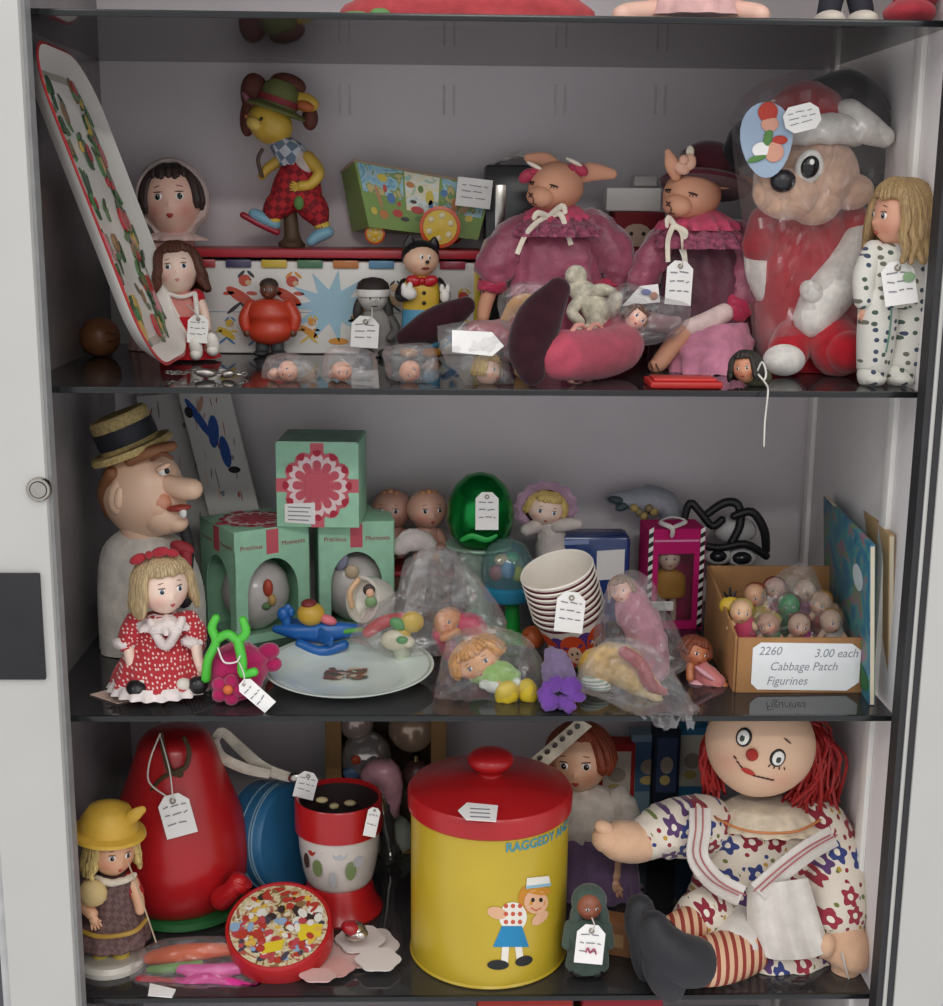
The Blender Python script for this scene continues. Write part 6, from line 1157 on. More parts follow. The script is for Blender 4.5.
# ---- round blue case with strap
t = T('round_case', 'round blue vinyl case with white strap leaning behind red goblet', 'case', 286, .225, ZC)
mb = MB(); c = Vector((P(276, 828, .25).x, .25, 0)); c.z = ZC+.067; ax = Vector((.82, -.5, .16)).normalized(); sx_ = ax.cross(Zv).normalized(); sz = sx_.cross(ax); k = .066
ring = lambda r, h: [c+ax*h+sx_*math.cos(j*.15708)*r+sz*math.sin(j*.15708)*r for j in range(40)]
BLU = plain('#2f6f9a', .4, .5, .06, 30)
mb.rings([ring(.03, -.030), ring(k-.003, -.029), ring(k, -.026), ring(k, .0), ring(k, .024), ring(k-.003, .028), ring(.02, .030)]); t.add(mb, 'case', BLU)
for hh in (.012, .016, -.002): mb = MB(); mb.tube([(p_, .0011) for p_ in ring(k+.0004, hh)], 6, closed=True); t.add(mb, 'piping' if hh != .012 else 'zip', plain('#7fa4b8', .4))
ST = fabric('#c9c2b2')
t.ribbon('strap', ST, [(214, 742, 0, 5), (222, 732, 6, 5), (240, 748, 6, 6), (264, 768, -4, 6), (292, 778, -10, 5)]); t.ribbon('strap', ST, [(214, 740, -4, 5), (221, 756, -6, 5.5), (244, 768, -8, 5.5), (270, 774, -10, 5)]); t.balls('buckle', CHROME, [(296, 778, -14, 8, 6, 4)]); t.tag(306, 785, -26, 20, 26, 14, None)
# ---- red goblet
t = T('glass_goblet', 'red topped glass candy jar with printed white globe and red foot', 'jar', 340, None, ZC, py=908)
h1, h2, h3, h4 = th(t, 882), th(t, 868), th(t, 826), th(t, 797)
t.lathe('foot', RED, 340, None, 0, [(42, 0), (43, 3), (40, 8), (36, h1*.55), (33, h1), (31, h1+4)], n=40)
t.lathe('globe', plain('#d6cfc8', .12, .6, .1, 25), 340, None, 0, [tuple(q) for q in catmull([(28, h1+2), (34, h1+10), (39, (h2+h3)/2), (40, h3-4), (38, h3+2)], 4)], n=40, cap=(False, False))
t.lathe('rim_band', RED, 340, None, 0, [(37, h3-2), (43, h3), (43, h4), (41.5, h4+2), (39, h4), (38, h3+4)], n=44, cap=(False, False)); t.lathe('inner', plain('#3a2c2c', .4), 340, None, 0, [(38.5, h4-2), (37, h3+6), (1, h3+5)], n=40, cap=(False, True))
mb = MB(); s_ = t.s
def gl(a0, h0, ra, rh, mi):
    mb.m = mi; b = len(mb.v); pt = lambda a, h_: t.loc+Vector((math.sin(R(a))*(40.6-abs(h_-(h2+h3)/2)*.06)*s_, -math.cos(R(a))*(40.6-abs(h_-(h2+h3)/2)*.06)*s_, h_*s_)); mb.v.append(pt(a0, h0))
    for j in range(12): g = j*.5236; mb.v.append(pt(a0+math.cos(g)*ra, h0+math.sin(g)*rh))
    for j in range(12): mb.face((b, b+1+j, b+1+(j+1) % 12))
for a in ((-38, h3-8, 8, 8, 0), (-20, h3-6, 9, 5, 0), (-28, h2+18, 8, 9, 1), (20, h2+16, 8, 10, 1), (-48, h2+22, 6, 8, 2), (32, h2+24, 9, 6, 3), (5, h3-12, 10, 5, 3), (-5, h2+8, 5, 8, 3)): gl(*a)
t.add(mb, 'painted_decoration', [plain('#b03a2c', .2), plain('#7a8a5a', .2), plain('#4a3a34', .2), plain('#b8b8bc', .2)], norm=False)
t.tag(372, 822, -40, 12, 28, 12, None, lines=2); t.balls('candy', plain('#c8b88a', .5), [(322, 800, -6, 6, 3, 4), (334, 806, 0, 5, 3, 4), (350, 803, 4, 6, 3, 4)])
# ---- round tin lid
t = T('round_tin', 'round red tin with printed picture lid leaning on the goblet', 'tin', 280, None, ZC, py=968)
c = P(279, 926, t.y+.012); ax = Vector((-.04, -.40, .915)).normalized(); sx_ = X.copy(); sz = ax.cross(sx_)*1.0; sz = sz if sz.z > 0 else -sz
k = 53*t.s; ring = lambda r, h, n=44: [c+ax*h+sx_*math.cos(2*math.pi*j/n)*r+sz*math.sin(2*math.pi*j/n)*r for j in range(n)]
mb = MB(); mb.rings([ring(k*.9, -.026), ring(k, -.024), ring(k*1.01, 0), ring(k*.99, .003), ring(k*.95, .0035), ring(k*.93, .0015), ring(.003, .0015)]); t.add(mb, 'tin', RED)
mb = MB(); rn = random.Random(9); f = lambda a, b, l=0: c+ax*(.0018+l)+sx_*(a*k*.92)+sz*(b*k*.92)
mb.m = 0; mb.slab([f(math.cos(j*.1745), math.sin(j*.1745), 0) for j in range(36)], ax, .0002)
for i in range(170):
    a = rn.uniform(0, 6.28); r_ = math.sqrt(rn.random())*1.02; q = (math.cos(a)*r_, math.sin(a)*r_); up_ = q[1] > .15
    mb.m = rn.choice((1, 2, 3, 4, 0, 6)) if up_ else rn.choice((5, 7, 4, 6, 8, 3)); w_, h_ = rn.uniform(.04, .14), rn.uniform(.04, .12); mb.slab(circ(f, q[0]*.88, q[1]*.88, w_, h_, 7, .0002+i*.00001, rn.uniform(0, 180)), ax, .0001)
mb.m = 9; mb.slab([f(-.28, -.72, .0014), f(.12, -.62, .0014), f(.16, -.36, .0014), f(-.24, -.46, .0014)], ax, .0002); mb.slab([f(.42, -.42, .0014), f(.88, -.3, .0014), f(.9, 0, .0014), f(.4, .0, .0014)], ax, .0002)
t.add(mb, 'printed_picture', [picmat(['#8a6a44', '#c9b88a', '#d8ccb0', '#b8a070', '#a8544a'], 60)]+[paper(c_) for c_ in ( '#8a6a44', '#3a2c28', '#b03a2c', '#e0dcd0', '#b8484c', '#d8b04a', '#8fa8c4', '#4a4450', '#dcc22e')], smooth=False)
# ---- paper cut-outs with foil ball
t = T('paper_cutouts', 'scalloped pink and white paper cut outs lying in front of canister', 'paper', 362, None, ZC, py=950)
rn = random.Random(4)
for i, (px, py, rx_, ry_, cl) in enumerate(((372, 946, 26, 17, '#ddd2cc'), (350, 955, 26, 14, '#dcb8b0'), (330, 968, 24, 10, '#d8a8a0'), (360, 940, 24, 14, '#e6dcd8'), (378, 960, 22, 12, '#e0d8d2'), (318, 976, 18, 7, '#d6b0aa'))):
    mb = MB(); z_ = ZC+.001+.0022*i; mb.slab([PZ(px+math.cos(j*.2094)*rx_*(1+.07*math.cos(j*1.2566*1.0)), py+math.sin(j*.2094)*ry_*(1+.07*math.cos(j*1.2566)), z_) for j in range(30)], Zv, .0016); t.add(mb, 'cut_out', paper(cl), smooth=False)
t = T('foil_ball', 'red and silver foil ball on the paper cut outs', 'bauble', 355, None, ZC+.015, py=940); t.balls('ball', [plain('#c9c2bc', .2, metal=.9), plain('#a8242c', .25)], [(355, t.by-9, 0, 11, 10, 11), (351, t.by-12, -3, 10, 7, 9, 20, 0, 0, 1), (360, t.by-6, -4, 8, 6, 8)], wr=.0008, wf=300)
# ---- bag of orange and pink pens
t = T('toy_pens', 'orange green and pink plastic toy pieces in bag at the front', 'toy', 200, None, ZC, py=975)
for nm, cl, pts in (('orange_piece', '#d8602a', [(150, 958, 20, 7), (180, 954, 16, 10), (220, 950, 14, 7), (250, 950, 12, 4)]), ('pink_piece', '#d83a94', [(170, 990, -10, 6), (200, 980, -10, 7), (225, 982, -12, 6), (255, 992, -16, 6)]), ('pink_piece', '#e05aa8', [(180, 968, 4, 6), (206, 972, -2, 8), (240, 968, 0, 6)]), ('green_piece', '#6a9a4a', [(150, 970, 8, 4), (172, 968, 4, 5), (200, 964, 4, 4)]), ('red_piece', '#b83a44', [(140, 980, -6, 5), (160, 982, -8, 5), (185, 986, -12, 4)])): t.limb(nm, gloss(cl, .3), pts, n=12)
q = [PZ(*p_, ZC+.001) for p_ in ((150, 984), (176, 990), (172, 998), (148, 996))]; mb = MB(); mb.slab(q, Zv, .001); t.add(mb, 'paper_insert', PAPER, smooth=False)
bag('toy_bag', 'flat clear bag of orange and pink pieces below red pear', [(128, 970), (150, 944), (200, 936), (262, 942), (270, 975), (258, 998), (200, 1004), (140, 999)], None or PZ(200, 985, ZC).y, ZC, 16, 71, crump=1.1, tilt=.6)
# ---- ornament carton at the back
t = T('ornament_carton', 'open cardboard carton of glass ornaments behind canister', 'box', 388, .33, ZC)
o = Vector((P(327, 850, .33).x, .33, ZC)); wv = X*(P(446, 850, .33).x-o.x); hv = Zv*(P(388, 700, .33).z-ZC); hv = Zv*min(hv.z, ZB-.02-ZC); CB2 = plain('#8f6f48', .85, .2, .1, 30)
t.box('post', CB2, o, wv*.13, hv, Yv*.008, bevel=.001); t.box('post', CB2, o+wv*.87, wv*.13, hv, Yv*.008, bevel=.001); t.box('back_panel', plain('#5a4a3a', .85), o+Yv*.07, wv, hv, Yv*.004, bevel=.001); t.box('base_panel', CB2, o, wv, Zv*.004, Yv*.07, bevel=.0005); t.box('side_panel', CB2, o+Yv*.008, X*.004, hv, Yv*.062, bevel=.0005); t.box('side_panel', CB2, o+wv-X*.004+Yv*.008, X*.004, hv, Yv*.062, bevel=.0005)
G = 'glass ornaments in the open carton'
SIL = plain('#b8b2ac', .12, .6, .1, 20, .55)
for px, py, r, m_, lb in ((366, 756, 26, SIL, 'silver ball ornament with orange dot in the open carton'), (356, 722, 18, plain('#a89a90', .2, .5, .1, 20, .4), 'dull pearl ball ornament at top of the open carton'), (412, 728, 24, plain('#a8927c', .2, .5, .1, 20, .4), 'bronze ball ornament touching top of the open carton'), (416, 772, 14, plain('#6a4a48', .3), 'small dark red ornament in the open carton'), (392, 880, 24, plain('#4f9a5a', .15, .6, .1, 20), 'green glass ornament low in the open carton'), (392, 836, 22, plain('#b8c0b0', .15, .6, .1, 20), 'pale green glass ornament in middle of the open carton')):
    t = T('ornament', lb, 'ornament', px, .35, P(px, py, .35).z-r*.00125, G); t.balls('ball', m_, [(px, py, 0, r, r, r)], res=(28, 20)); t.lathe('cap', plain('#a89a6a', .3, metal=1), px, py, 0, [(5, r-1), (5, r+5), (2, r+6)])
    if px == 366: t.balls('painted_spot', [plain('#c8502c'), plain('#4a6a8a')], [(356, 760, -24, 5, 5, 3), (352, 773, -20, 9, 7, 5, 0, 0, 0, 1)])
t = T('foil_figure', 'pink foil figure with silver tail beside the canister', 'ornament', 384, .30, ZC)
t.limb('foil_body', plain('#cf9aa6', .3, .5, .15, 60), [(372, 776, 0, 12), (384, 772, -4, 15), (392, 790, -4, 11), (392, 812, -2, 7)], n=18, wr=.003, wf=200); t.limb('silver_tail', plain('#c9c6c0', .15, metal=.9), [(376, 790, -8, 7), (384, 810, -6, 9), (388, 840, 0, 8), (390, t.by-12, 6, 11)], n=16, wr=.003, wf=150)
# ---- yellow canister
t = T('canister', 'yellow metal canister with red domed lid and printed child figure', 'canister', 488, None, ZC, py=947)
YE = gloss('#c0a52c', .3); r_ = 77; zt_ = th(t, 803); z1 = th(t, 787); z2 = th(t, 772); z3 = th(t, 756)
t.lathe('body', YE, 488, None, 0, [(r_-2, 0), (r_, 2), (r_, 4), (r_, zt_)], n=64); t.lathe('base_ring', YE, 488, None, 0, [(r_, .5), (r_+1.2, 2), (r_, 4)], n=64, cap=(False, False))
LR = gloss('#ad1c20', .3)
lid = t.lathe('lid', LR, 488, None, 0, [(r_+1, zt_-2), (r_+3, zt_), (r_+3.4, z1-2), (r_+1, z1+2), (r_-8, z1+4), (50, z1+9), (24, z1+13), (14, z1+14), (1, z1+14)], n=64)
t.lathe('knob', LR, 488, None, 0, [tuple(q) for q in catmull([(13, z1+12), (12, z1+17), (20, z1+23), (22.5, z1+29), (19, z1+35), (9, z1+38.5), (1, z1+39)], 3)], lid, n=36)
zl = t.loc.z+(z1+9.5)*t.s; mb = MB(); mb.slab([PZ(a_, b__, zl) for a_, b__ in ((458, 811), (467, 803), (498, 806), (496, 822), (466, 820))], Zv, .0007); tg = t.add(mb, 'price_tag', PAPER, smooth=False, label='white paper price tag'); mb = MB()
for b__ in (808, 812, 816): mb.slab([PZ(a_, y_, zl+.0009) for a_, y_ in ((470, b__), (490, b__+1), (490, b__+2), (470, b__+1))], Zv, .0002)
t.add(mb, 'writing', INK, tg, smooth=False)
s_ = t.s; ry = (r_+.35)*s_
def cyl(px, py, l=0):
    """photo pixel -> point on the canister wall"""
    d = FW*FPX+RT*(px-471.5)-UP*(py-503); o_ = CAM-Vector((t.loc.x, t.loc.y, 0)); a = d.x**2+d.y**2; b_ = o_.x*d.x+o_.y*d.y; cc_ = o_.x**2+o_.y**2-(ry+l)**2; k_ = (-b_-math.sqrt(max(0, b_*b_-a*cc_)))/a; return CAM+d*k_
CPm = [paper('#e9e4d8'), paper('#e0b08c'), paper('#2f86b4'), paper('#c85a44'), BLACK, paper('#c8882f'), paper('#8fb8c8')]
mb = MB()
def cb(px, py, rx_, ry_, mi, l, ro=0, n_=16):
    mb.m = mi; b = len(mb.v); mb.v.append(cyl(px, py, l))
    for j in range(n_): g = 2*math.pi*j/n_; x, y = math.cos(g)*rx_, math.sin(g)*ry_; mb.v.append(cyl(px+x*math.cos(R(ro))-y*math.sin(R(ro)), py+x*math.sin(R(ro))+y*math.cos(R(ro)), l))
    for j in range(n_): mb.face((b, b+1+j, b+1+(j+1) % n_))
def cpoly(pts, mi, l):
    if len(pts) != 4: mb.m = mi; b = len(mb.v); mb.v.extend(cyl(x, y, l) for x, y in pts); mb.face(tuple(range(b, b+len(pts)))); return
    mb.m = mi; b = len(mb.v); q0, q1, q2, q3 = pts
    for i in range(4):
        for j in range(9): u_, v_ = j/8, i/3; mb.v.append(cyl(*[(q0[k]*(1-u_)+q1[k]*u_)*(1-v_)+(q3[k]*(1-u_)+q2[k]*u_)*v_ for k in (0, 1)], l))
    for i in range(3):
        for j in range(8): mb.face((b+i*9+j, b+i*9+j+1, b+i*9+j+10, b+i*9+j+9))
cb(532, 899, 14, 15, 5, .0002); cb(536, 902, 12, 12, 1, .0004); cb(533, 900, 1.8, 2.2, 4, .0006); cb(541, 900, 1.8, 2.2, 4, .0006); cpoly([(531, 907), (536, 910), (542, 907), (541, 908.5), (536, 911.5), (531, 908.5)], 3, .0006)
cb(538, 890, 13, 5, 5, .00055, 8); cpoly([(527, 878), (549, 876), (551, 886), (526, 889)], 0, .0007); cpoly([(526, 886), (551, 883), (551, 886), (526, 889)], 6, .0008)
cb(513, 917, 14, 15, 0, .0003); cb(497, 913, 10, 6, 1, .0004, 15); cb(540, 918, 10, 5, 1, .0003, -40)
for i in range(9): cb(506+(i % 3)*7, 906+(i//3)*8, 2.2, 2.2, 3, .0005)
cpoly([(502, 926), (522, 926), (529, 947), (493, 947)], 2, .0004); cpoly([(502, 947), (509, 947), (508, 964), (501, 964)], 0, .0003); cpoly([(515, 947), (522, 947), (524, 962), (517, 962)], 0, .0003); cb(498, 965, 11, 5, 4, .0005, 0); cb(524, 961, 9, 5, 4, .0005, -15)
t.add(mb, 'printed_child', CPm, norm=False, smooth=False)
mb = MB(); x0, y0_ = 506, 852
def wrap(x, y, a0=math.atan2(cyl(x0, y0_).x-t.loc.x, -(cyl(x0, y0_).y-t.loc.y)), z0=cyl(x0, y0_).z):
    k_ = .0145; a = a0+(x*k_*.95)/ry; return Vector((t.loc.x+math.sin(a)*(ry+.0004), t.loc.y-math.cos(a)*(ry+.0004), z0+y*k_))
vs, fs = text_geo('RAGGEDY ANDY', .025); mnx = min(v_[0] for v_ in vs); add_text(mb, 'RAGGEDY ANDY', lambda x, y: wrap(x-mnx, y)); t.add(mb, 'lettering', paper('#4a90a0'), norm=False, smooth=False)
# ---- doll with lace bonnet
t = T('composition_doll', 'reddish haired doll in white blouse and purple skirt behind canister', 'doll', 592, .235, ZC)
CS = skin('#dfae8c', '#c8705a', .35)
h = Head(t, 580, 758, 0, 31, -16, -4, 2, CS, (.95, .95, 1.05)); h.face('#3a2018', '#a83a34', eye=.85, mw=.13); h.hair('#8a3c22', .25, 34, True, .05, .02, .15, 9, 46, 1.05, fringe=40)
mb = MB(); mb.slab([t.p(527, 762, -44), t.p(540, 772, -44), t.p(592, 726, -36), t.p(578, 718, -36)], -Yv, .001); st_ = t.add(mb, 'lace_strip', fabric('#cfc4ae'), smooth=False)
for i in range(6): t.balls('lace_dart', plain('#3a3230'), [(540+i*7.5, 758-i*6.3, -46.5+i*1.3, 2.4, 3, .8, 40)], st_)
t.loft('blouse', fabric('#d6cbc0'), [(584, 786, 0, 12, 10), (588, 796, 0, 34, 18), (592, 818, 0, 36, 22), (594, 838, 0, 32, 22)], wr=.003, wf=110)
t.loft('skirt', plain('#6f5678', .6, .3, .2, 40, 0, 0, .4, 0, 200), [(594, 832, 0, 32, 22), (596, 856, 0, 40, 30), (596, 890, 0, 44, 34), (596, t.by-2, 0, 46, 36)], pleats=13, amp=.07)
t.limb('sleeve', fabric('#d6cbc0'), [(618, 800, -4, 13), (626, 815, -10, 14), (622, 832, -14, 12)], n=16, wr=.003, wf=120); t.limb('arm', CS, [(620, 836, -14, 8), (616, 858, -18, 7.5), (614, 876, -24, 6.5)]); hand(t, 'hand', CS, 614, 886, -28, 8, 85)
t.limb('sleeve', fabric('#d6cbc0'), [(562, 800, -4, 12), (556, 818, -8, 12)], n=16); t.limb('arm', CS, [(556, 826, -8, 7.5), (558, 850, -12, 7)])
# ---- small hooded doll with tag
t = T('hooded_doll', 'tiny dark doll in grey green hood with large white tag', 'doll', 587, None, ZC, py=975)
GH = fabric('#47564e')
h = Head(t, 589, 905, 0, 13, 10, 0, 0, skin('#8a5038', '#8a3a30')); h.face('#1a1210', '#8a2a26', eye=.85); t.balls('hood', GH, [(589, 901, 6, 18, 18, 15), (577, 915, 4, 7, 14, 10, 10), (602, 915, 4, 7, 14, 10, -10)], h.obj)
t.loft('coat', GH, [(588, 918, 0, 10, 9), (588, 926, 0, 22, 14), (588, 946, 0, 20, 15), (587, 962, 0, 22, 17), (587, t.by-8, 0, 20, 16)], wr=.002, wf=150)
for s_ in (-1, 1): t.limb('arm', GH, [(588+s_*18, 926, 0, 6), (588+s_*21, 944, -5, 5.5)]); t.balls('boot', gloss('#1c1c1e'), [(587+s_*9, t.by-6, -4, 9, 7, 12)])
t.tag(590, 944, -24, 28, 38, 6, (592, 918, -16)); t.limb('tag_number', plain('#a83a5a'), [(586, 952, -27, .8), (588, 948, -27, .8), (590, 953, -27, .8), (594, 949, -27, .8), (596, 954, -27, .8)], n=5)
# ---- wood wedge, boxes behind
t = T('wooden_block', 'tan wooden block lying behind the hooded doll', 'block', 618, None, ZC, py=950); O, u, d, v = ybox(t.loc, .045, .03, .04, -20); t.box('block', plain('#8a5c3a', .6), O, u, d, v, bevel=.002); t.box('label_patch', paper('#a8845c'), O+u*.2+v*.3-d*.02, u*.5, v*.4, d*.02, bevel=0)
zt2 = P(620, 728, .36).z-ZC
for px0, px1, yy, top, cl, lb, pc in ((596, 632, .34, 745, '#a82a2a', 'red carton standing behind the reddish haired doll', '#d8c8b8'), (628, 664, .35, 735, '#7f98a8', 'pale blue carton standing behind rag doll arm', '#4a6a8a'), (650, 676, .33, 730, '#1f2836', 'narrow dark blue box standing behind rag doll', '#3a4a6a'), (672, 704, .36, 728, '#3f8ab4', 'bright blue picture box behind rag doll head', '#d8d4c4')):
    o = Vector((P(px0, 850, yy).x, yy, ZC)); wv = X*(P(px1, 850, yy).x-o.x); hv = Zv*min(P(px0, top, yy).z-ZC, ZB-.012-ZC)
    t = T('carton', lb, 'box', (px0+px1)/2, yy, ZC); t.box('carton', paper(cl), o, wv, hv, Yv*.03, bevel=.001); f = lambda a, b, l=0: o+wv*a+hv*b-Yv*(.0003+l)
    t.flat('printed_panel', [paper(pc), paper('#a89a8a'), paper('#c8b070')], [([f(.12, .5), f(.88, .5), f(.88, .94), f(.12, .94)], 0), (circ(f, .5, .72, .25, .07, 12, .0004), 1), (circ(f, .45, .6, .2, .04, 12, .0004), 2)], -Yv, .0003)
# ---- striped book at right
t = T('striped_book', 'teal striped picture book standing behind the rag doll arm', 'book', 868, .16, ZC)
a, b_ = Vector((P(846, 850, .30).x, .30, ZC)), Vector((P(880, 850, .13).x, .13, ZC)); hv = Zv*(P(870, 795, .14).z-ZC); n = (b_-a).cross(hv).normalized(); n = n if n.x < 0 else -n
mb = MB(); mb.slab([p-n*.01 for p in (a, b_, b_+hv, a+hv)], n, .01); t.add(mb, 'cover', stripes('#7fb4ac', '#d8d4c4', 130, 2), bevel=.0008); f = lambda p, q, l=0: a+(b_-a)*p+hv*q+n*(.0003+l)
t.flat('printed_picture', [paper('#c8a83a'), paper('#b04a3a'), paper('#4a7a4a'), paper('#d8c8a8')], [([f(.1, .1), f(.7, .1), f(.7, .9), f(.1, .9)], 0), (circ(f, .4, .6, .2, .15, 12, .0004), 1), (circ(f, .4, .3, .22, .1, 12, .0004), 2), (circ(f, .45, .78, .15, .06, 12, .0005), 3)], n, .0003)
t.box('red_spine_top', paper('#b03a34'), a+hv*1.001-n*.01, (b_-a), n*.01, Zv*.004, bevel=0)
# ---- rag doll
t = T('rag_doll', 'large rag doll with red yarn hair, flowered dress and white pinafore', 'doll', 765, .15, ZC)
CL = plain('#d9b090', .85, .15, .06, 60, 0, 0, .2, 0, 420); FL = dots('#e0d6c6', ['#8a2436', '#34407a', '#9a3040', '#8a2436', '#5a3a6a'], 36, .34, .9, '#e8e0d0', .12, .7, True); PIN = fabric('#d8d2ca', .06); YARN = hairmat('#a82424')
h = Head(t, 760, 744, -22, 53, -14, 13, 2, skin('#dfba9c', '#cf8a74', .85), (.98, .7, .98), .0, .5, chin=.06, cheek=.02)
h.bits('eye', [BLACK, gloss('#f0ece4', .4), gloss('#2f3a34', .3)], [(-.36, .30, .01, .145, .175, .05, 0), (-.36, .30, .035, .115, .14, .045, 1), (-.36, .29, .06, .07, .085, .03, 2)]); h.bits('eye', [BLACK, gloss('#f0ece4', .4), gloss('#2f3a34', .3)], [(.30, .12, .01, .145, .175, .05, 0), (.30, .12, .035, .115, .14, .045, 1), (.30, .11, .06, .07, .085, .03, 2)])
h.bits('nose', [fabric('#b03a30')], [(-.14, .06, .03, .11, .12, .06, 0)]); h.bits('mouth', [plain('#7a2a26', .8), plain('#b8302c', .8)], [(-.12, -.27, .02, .13, .05, .03, 1, -6)]); h.bits('mouth_stitch', [plain('#4a2a26', .8)], [(.0+i*.08, -.31+i*.004-.004*i*i*.3, .015, .05, .013, .02, 0, 2+i*2) for i in range(5)]); h.bits('mouth_stitch', [plain('#4a2a26', .8)], [(-.26-i*.07, -.23+i*.045+.006*i*i, .015, .045, .013, .02, 0, -28) for i in range(3)])
h.bits('lash', [plain('#4a342c', .8)], [(.2+i*.09, -.07-abs(i-1.5)*-.012, .01, .011, .035, .02, 0, (i-1.5)*16) for i in range(4)]); h.bits('eyebrow', [plain('#4a342c', .8)], [(.38, .46, .01, .09, .016, .02, 0, -30)])
rn = random.Random(21); mb = MB()
def yarn(pts, r): q = catmull(pts, 3); mb.tube([(t.p(*p_[:3])+Vector((rn.uniform(-1, 1), rn.uniform(-1, 1), rn.uniform(-1, 1)))*.0012, r*t.s) for p_ in q], 5)
for i in range(130):
    x0 = rn.uniform(796, 826); y0r = rn.uniform(716, 738); yarn([(x0-14, y0r+rn.uniform(-4, 2), rn.uniform(-18, 14)), (x0+rn.uniform(0, 12), y0r+rn.uniform(8, 26), rn.uniform(-30, 16)), (x0+rn.uniform(-4, 20), y0r+rn.uniform(36, 55), rn.uniform(-34, 18)), (x0+rn.uniform(-18, 18), y0r+rn.uniform(68, 92), rn.uniform(-30, 14))], 1.7)
for i in range(50):
    x0 = rn.uniform(706, 724); y0r = rn.uniform(722, 738); yarn([(x0+10, y0r-2, rn.uniform(-14, 14)), (x0-2, y0r+16, rn.uniform(-16, 14)), (x0-6, y0r+36, rn.uniform(-12, 14)), (x0+rn.uniform(-6, 4), y0r+rn.uniform(48, 66), rn.uniform(-10, 12))], 1.7)
t.add(mb, 'yarn_hair', YARN, h.obj); t.balls('hair_cap', YARN, [(766, 735, 8, 55, 40, 34, 8)], h.obj, wr=.003, wf=200)
t.loft('torso', FL, [(764, 808, -6, 30, 22), (764, 820, -8, 62, 34), (765, 850, -8, 68, 42), (766, 890, -8, 74, 52), (768, 925, -10, 78, 58), (768, t.by-2, -6, 74, 56)], n=48, pleats=10, amp=.03, wr=.003, wf=60)
t.loft('collar', fabric('#e0d2ba'), [(766, 803, -12, 34, 26), (768, 812, -14, 50, 36), (770, 820, -16, 58, 42)], pleats=20, amp=.05)
t.limb('collar_trim', plain('#c87f4a', .7), [(716, 818, -38, 1.3), (740, 829, -56, 1.3), (768, 833, -62, 1.3), (798, 831, -56, 1.3), (820, 820, -40, 1.3)], n=6)
t.limb('sleeve', FL, [(706, 826, -14, 30), (682, 828, -24, 29), (660, 832, -32, 26), (650, 836, -34, 22)], n=28, k=5, wr=.003, wf=70); t.limb('hand', CL, [(656, 838, -34, 17), (636, 842, -40, 20), (616, 840, -44, 19), (606, 838, -46, 14)], n=20); t.balls('thumb', CL, [(604, 828, -50, 10, 7, 7, 30)])
t.limb('sleeve', FL, [(820, 830, -18, 30), (834, 862, -34, 32), (838, 894, -52, 30), (836, 915, -62, 28)], n=28, k=5, wr=.003, wf=70); t.limb('hand', CL, [(838, 924, -66, 20), (844, 944, -76, 24), (847, 960, -84, 21), (846, 968, -86, 14)], n=20); t.balls('thumb', CL, [(826, 946, -92, 8, 12, 8, 10)])
SB = stripes('#e4ddd4', '#c9a49c', 260, 0, .62); 
for pts in ([(700, 808, -40, 9), (700, 830, -56, 10), (698, 858, -62, 10), (716, 882, -68, 10), (742, 896, -76, 9)], [(834, 836, -52, 8), (812, 848, -62, 10), (785, 868, -72, 10), (758, 892, -80, 9)]): t.ribbon('pinafore_strap', PIN, [(a_, b__, c_-6, 11) for a_, b__, c_, _ in pts]); t.limb('strap_stitch', plain('#b0686a', .8), [(a_+3, b__-1, c_-9, .8) for a_, b__, c_, _ in pts], n=5); t.limb('strap_stitch', plain('#b0686a', .8), [(a_-4, b__-1, c_-9, .8) for a_, b__, c_, _ in pts], n=5)
mb = MB(); rows = []
for i in range(14):
    v_ = i/13; rows.append([t.p(748+8*v_+(60+16*v_)*j/15-18*(v_*(1-v_))*(1-j/15), 886-8*j/15+v_*(76+4*j/15)-10*v_**4*abs(j/7.5-1)**3, -74-16*v_-12*math.sin(math.pi*j/15)+5*math.sin(j*1.1+2)*(.3+v_)) for j in range(16)])
mb.rings(rows, False, False, closed=False); t.add(mb, 'apron', PIN, norm=False)
t.loft('skirt', FL, [(766, 894, -10, 76, 56), (765, 915, -18, 80, 62), (764, 934, -26, 82, 68), (764, 940, -27, 80, 66)], n=60, pleats=14, amp=.035, wr=.003, wf=70)
t.limb('bloomers', PIN, [(742, 926, -44, 28), (738, 940, -64, 30), (734, 950, -84, 27)], n=22, wr=.003, wf=80); t.limb('bloomers', FL, [(716, 910, -40, 26), (700, 918, -60, 26)], n=22, wr=.003, wf=80)
SK = stripes('#d9b08e', '#8f3226', 92, 0, .55); t.limb('stocking', SK, [(744, 950, -80, 24), (722, 958, -100, 24), (704, 962, -116, 22)], n=24); t.limb('stocking', SK, [(706, 918, -56, 19), (688, 926, -76, 18), (676, 932, -90, 17)], n=24)
BT = plain('#232429', .55, .4, .1, 40, 0, 0, .1, 0, 300)
t.limb('boot', BT, [(694, 962, -122, 23), (676, 958, -128, 24), (660, 940, -126, 19), (654, 926, -122, 14)], n=22); t.balls('sole', BT, [(664, 972, -128, 18, 30, 20, -24)]); t.limb('boot', BT, [(668, 940, -94, 20), (652, 938, -98, 20), (642, 920, -96, 17), (640, 908, -94, 13)], n=22); t.balls('sole', BT, [(642, 944, -100, 12, 38, 16, -6)])
t.limb('tag_string', plain('#d8d4cc'), [(846, 966, -96, 1), (850, 985, -100, 1), (842, t.by+30, -104, 1)], n=5)
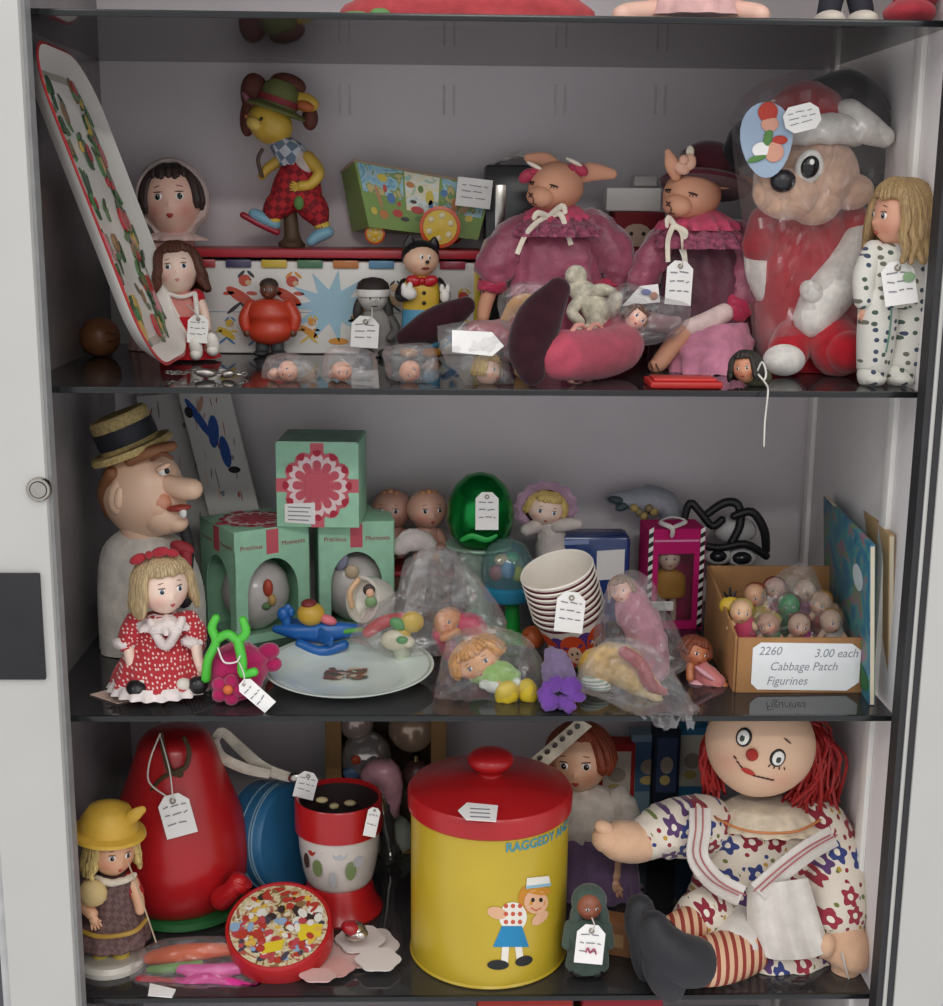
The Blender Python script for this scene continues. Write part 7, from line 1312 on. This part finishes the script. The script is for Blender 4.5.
# ================================================================== top edge: things on the highest shelf
t = T('red_bag', 'red and green printed bag lying on the highest shelf', 'bag', 470, .06, ZT)
t.loft('bag', fabric('#b8484c'), [(470, t.by-34, 0, 90, 30), (468, t.by-16, -4, 122, 36), (466, t.by-1, -6, 128, 38)], n=40, wr=.004, wf=60); t.balls('green_leaf', plain('#6a9a5a', .6), [(356, t.by-6, -30, 16, 5, 8), (380, t.by-9, -36, 10, 5, 6)])
t = T('barefoot_doll', 'bare pink doll feet and lace skirt on the highest shelf', 'doll', 690, .07, ZT)
t.loft('skirt', fabric('#dcb0ac'), [(695, t.by-60, 0, 30, 24), (695, t.by-30, -4, 44, 34), (695, t.by-9, -8, 52, 40)], pleats=12, amp=.06); h = Head(t, 695, t.by-120, 0, 30, 0, 0, 0, PINKSK); h.face(); h.hair('#8a5a3a'); t.loft('bodice', fabric('#dcb0ac'), [(695, t.by-92, 0, 14, 12), (695, t.by-80, 0, 28, 18), (695, t.by-58, 0, 30, 22)])
for x in (622, 760): t.limb('leg', PINKSK, [(695+(x-695)*.4, t.by-16, -10, 11), (x+(10 if x < 690 else -10), t.by-13, -30, 11), (x, t.by-11, -40, 10)])
t = T('shoe_doll', 'doll wearing pale shoes and dark trousers on the highest shelf', 'doll', 845, .08, ZT)
for x in (829, 862): t.limb('trouser_leg', plain('#2a2a34', .8), [(845+(x-845)*.6, t.by-50, 20, 13), (x, t.by-18, 0, 12)]); t.balls('shoe', gloss('#d8cfc0', .5), [(x, t.by-9, -20, 15, 10, 26)])
t.loft('jacket', fabric('#3a3a4a'), [(845, t.by-130, 20, 16, 14), (845, t.by-115, 20, 34, 22), (845, t.by-48, 20, 32, 24)]); h = Head(t, 845, t.by-160, 20, 28, 0, 0, 0, PINKSK); h.face(); h.hair('#5a3a2a')
t = T('red_cushion', 'red fabric bundle at the right end of the highest shelf', 'fabric', 915, .05, ZT); t.balls('bundle', fabric('#b03a44'), [(910, t.by-14, 0, 26, 14, 26), (916, t.by-30, 4, 22, 14, 20)], wr=.003, wf=80); t.balls('knot', fabric('#983038'), [(912, t.by-44, 0, 9, 8, 9)])
# ================================================================== below the lowest shelf: lids just showing
ZD = .42
vb = root_at('glass_shelf', 'lowest glass shelf holding the red boxes under canister shelf', 'shelf', (0, DEP/2, ZD-.004), 'glass cabinet shelves')
vbox('pane', SHELF, (WL+.001, .004, ZD-.008), (W2-.007, DEP-.001, ZD), vb, 0); vbox('front_edge', EDGE, (WL+.001, 0, ZD-.008), (W2-.007, .0039, ZD), vb, .0006)
for px0, px1, cl, lb in ((480, 570, '#a83a34', 'red lidded box on shelf below the canister'), (585, 660, '#983038', 'dark red lidded box below hooded doll')):
    p0, p1 = P(px0, 1004, .08), P(px1, 1004, .08); t = T('lidded_box', lb, 'box', (px0+px1)/2, .11, ZD); hh = ZC-.035-ZD
    t.box('carton', paper(cl), Vector((p0.x, .08, ZD)), X*(p1.x-p0.x), Zv*hh*.85, Yv*.12, bevel=.002); t.box('lid', paper(cl), Vector((p0.x-.003, .077, ZD+hh*.85)), X*(p1.x-p0.x+.006), Zv*hh*.15, Yv*.126, bevel=.002)
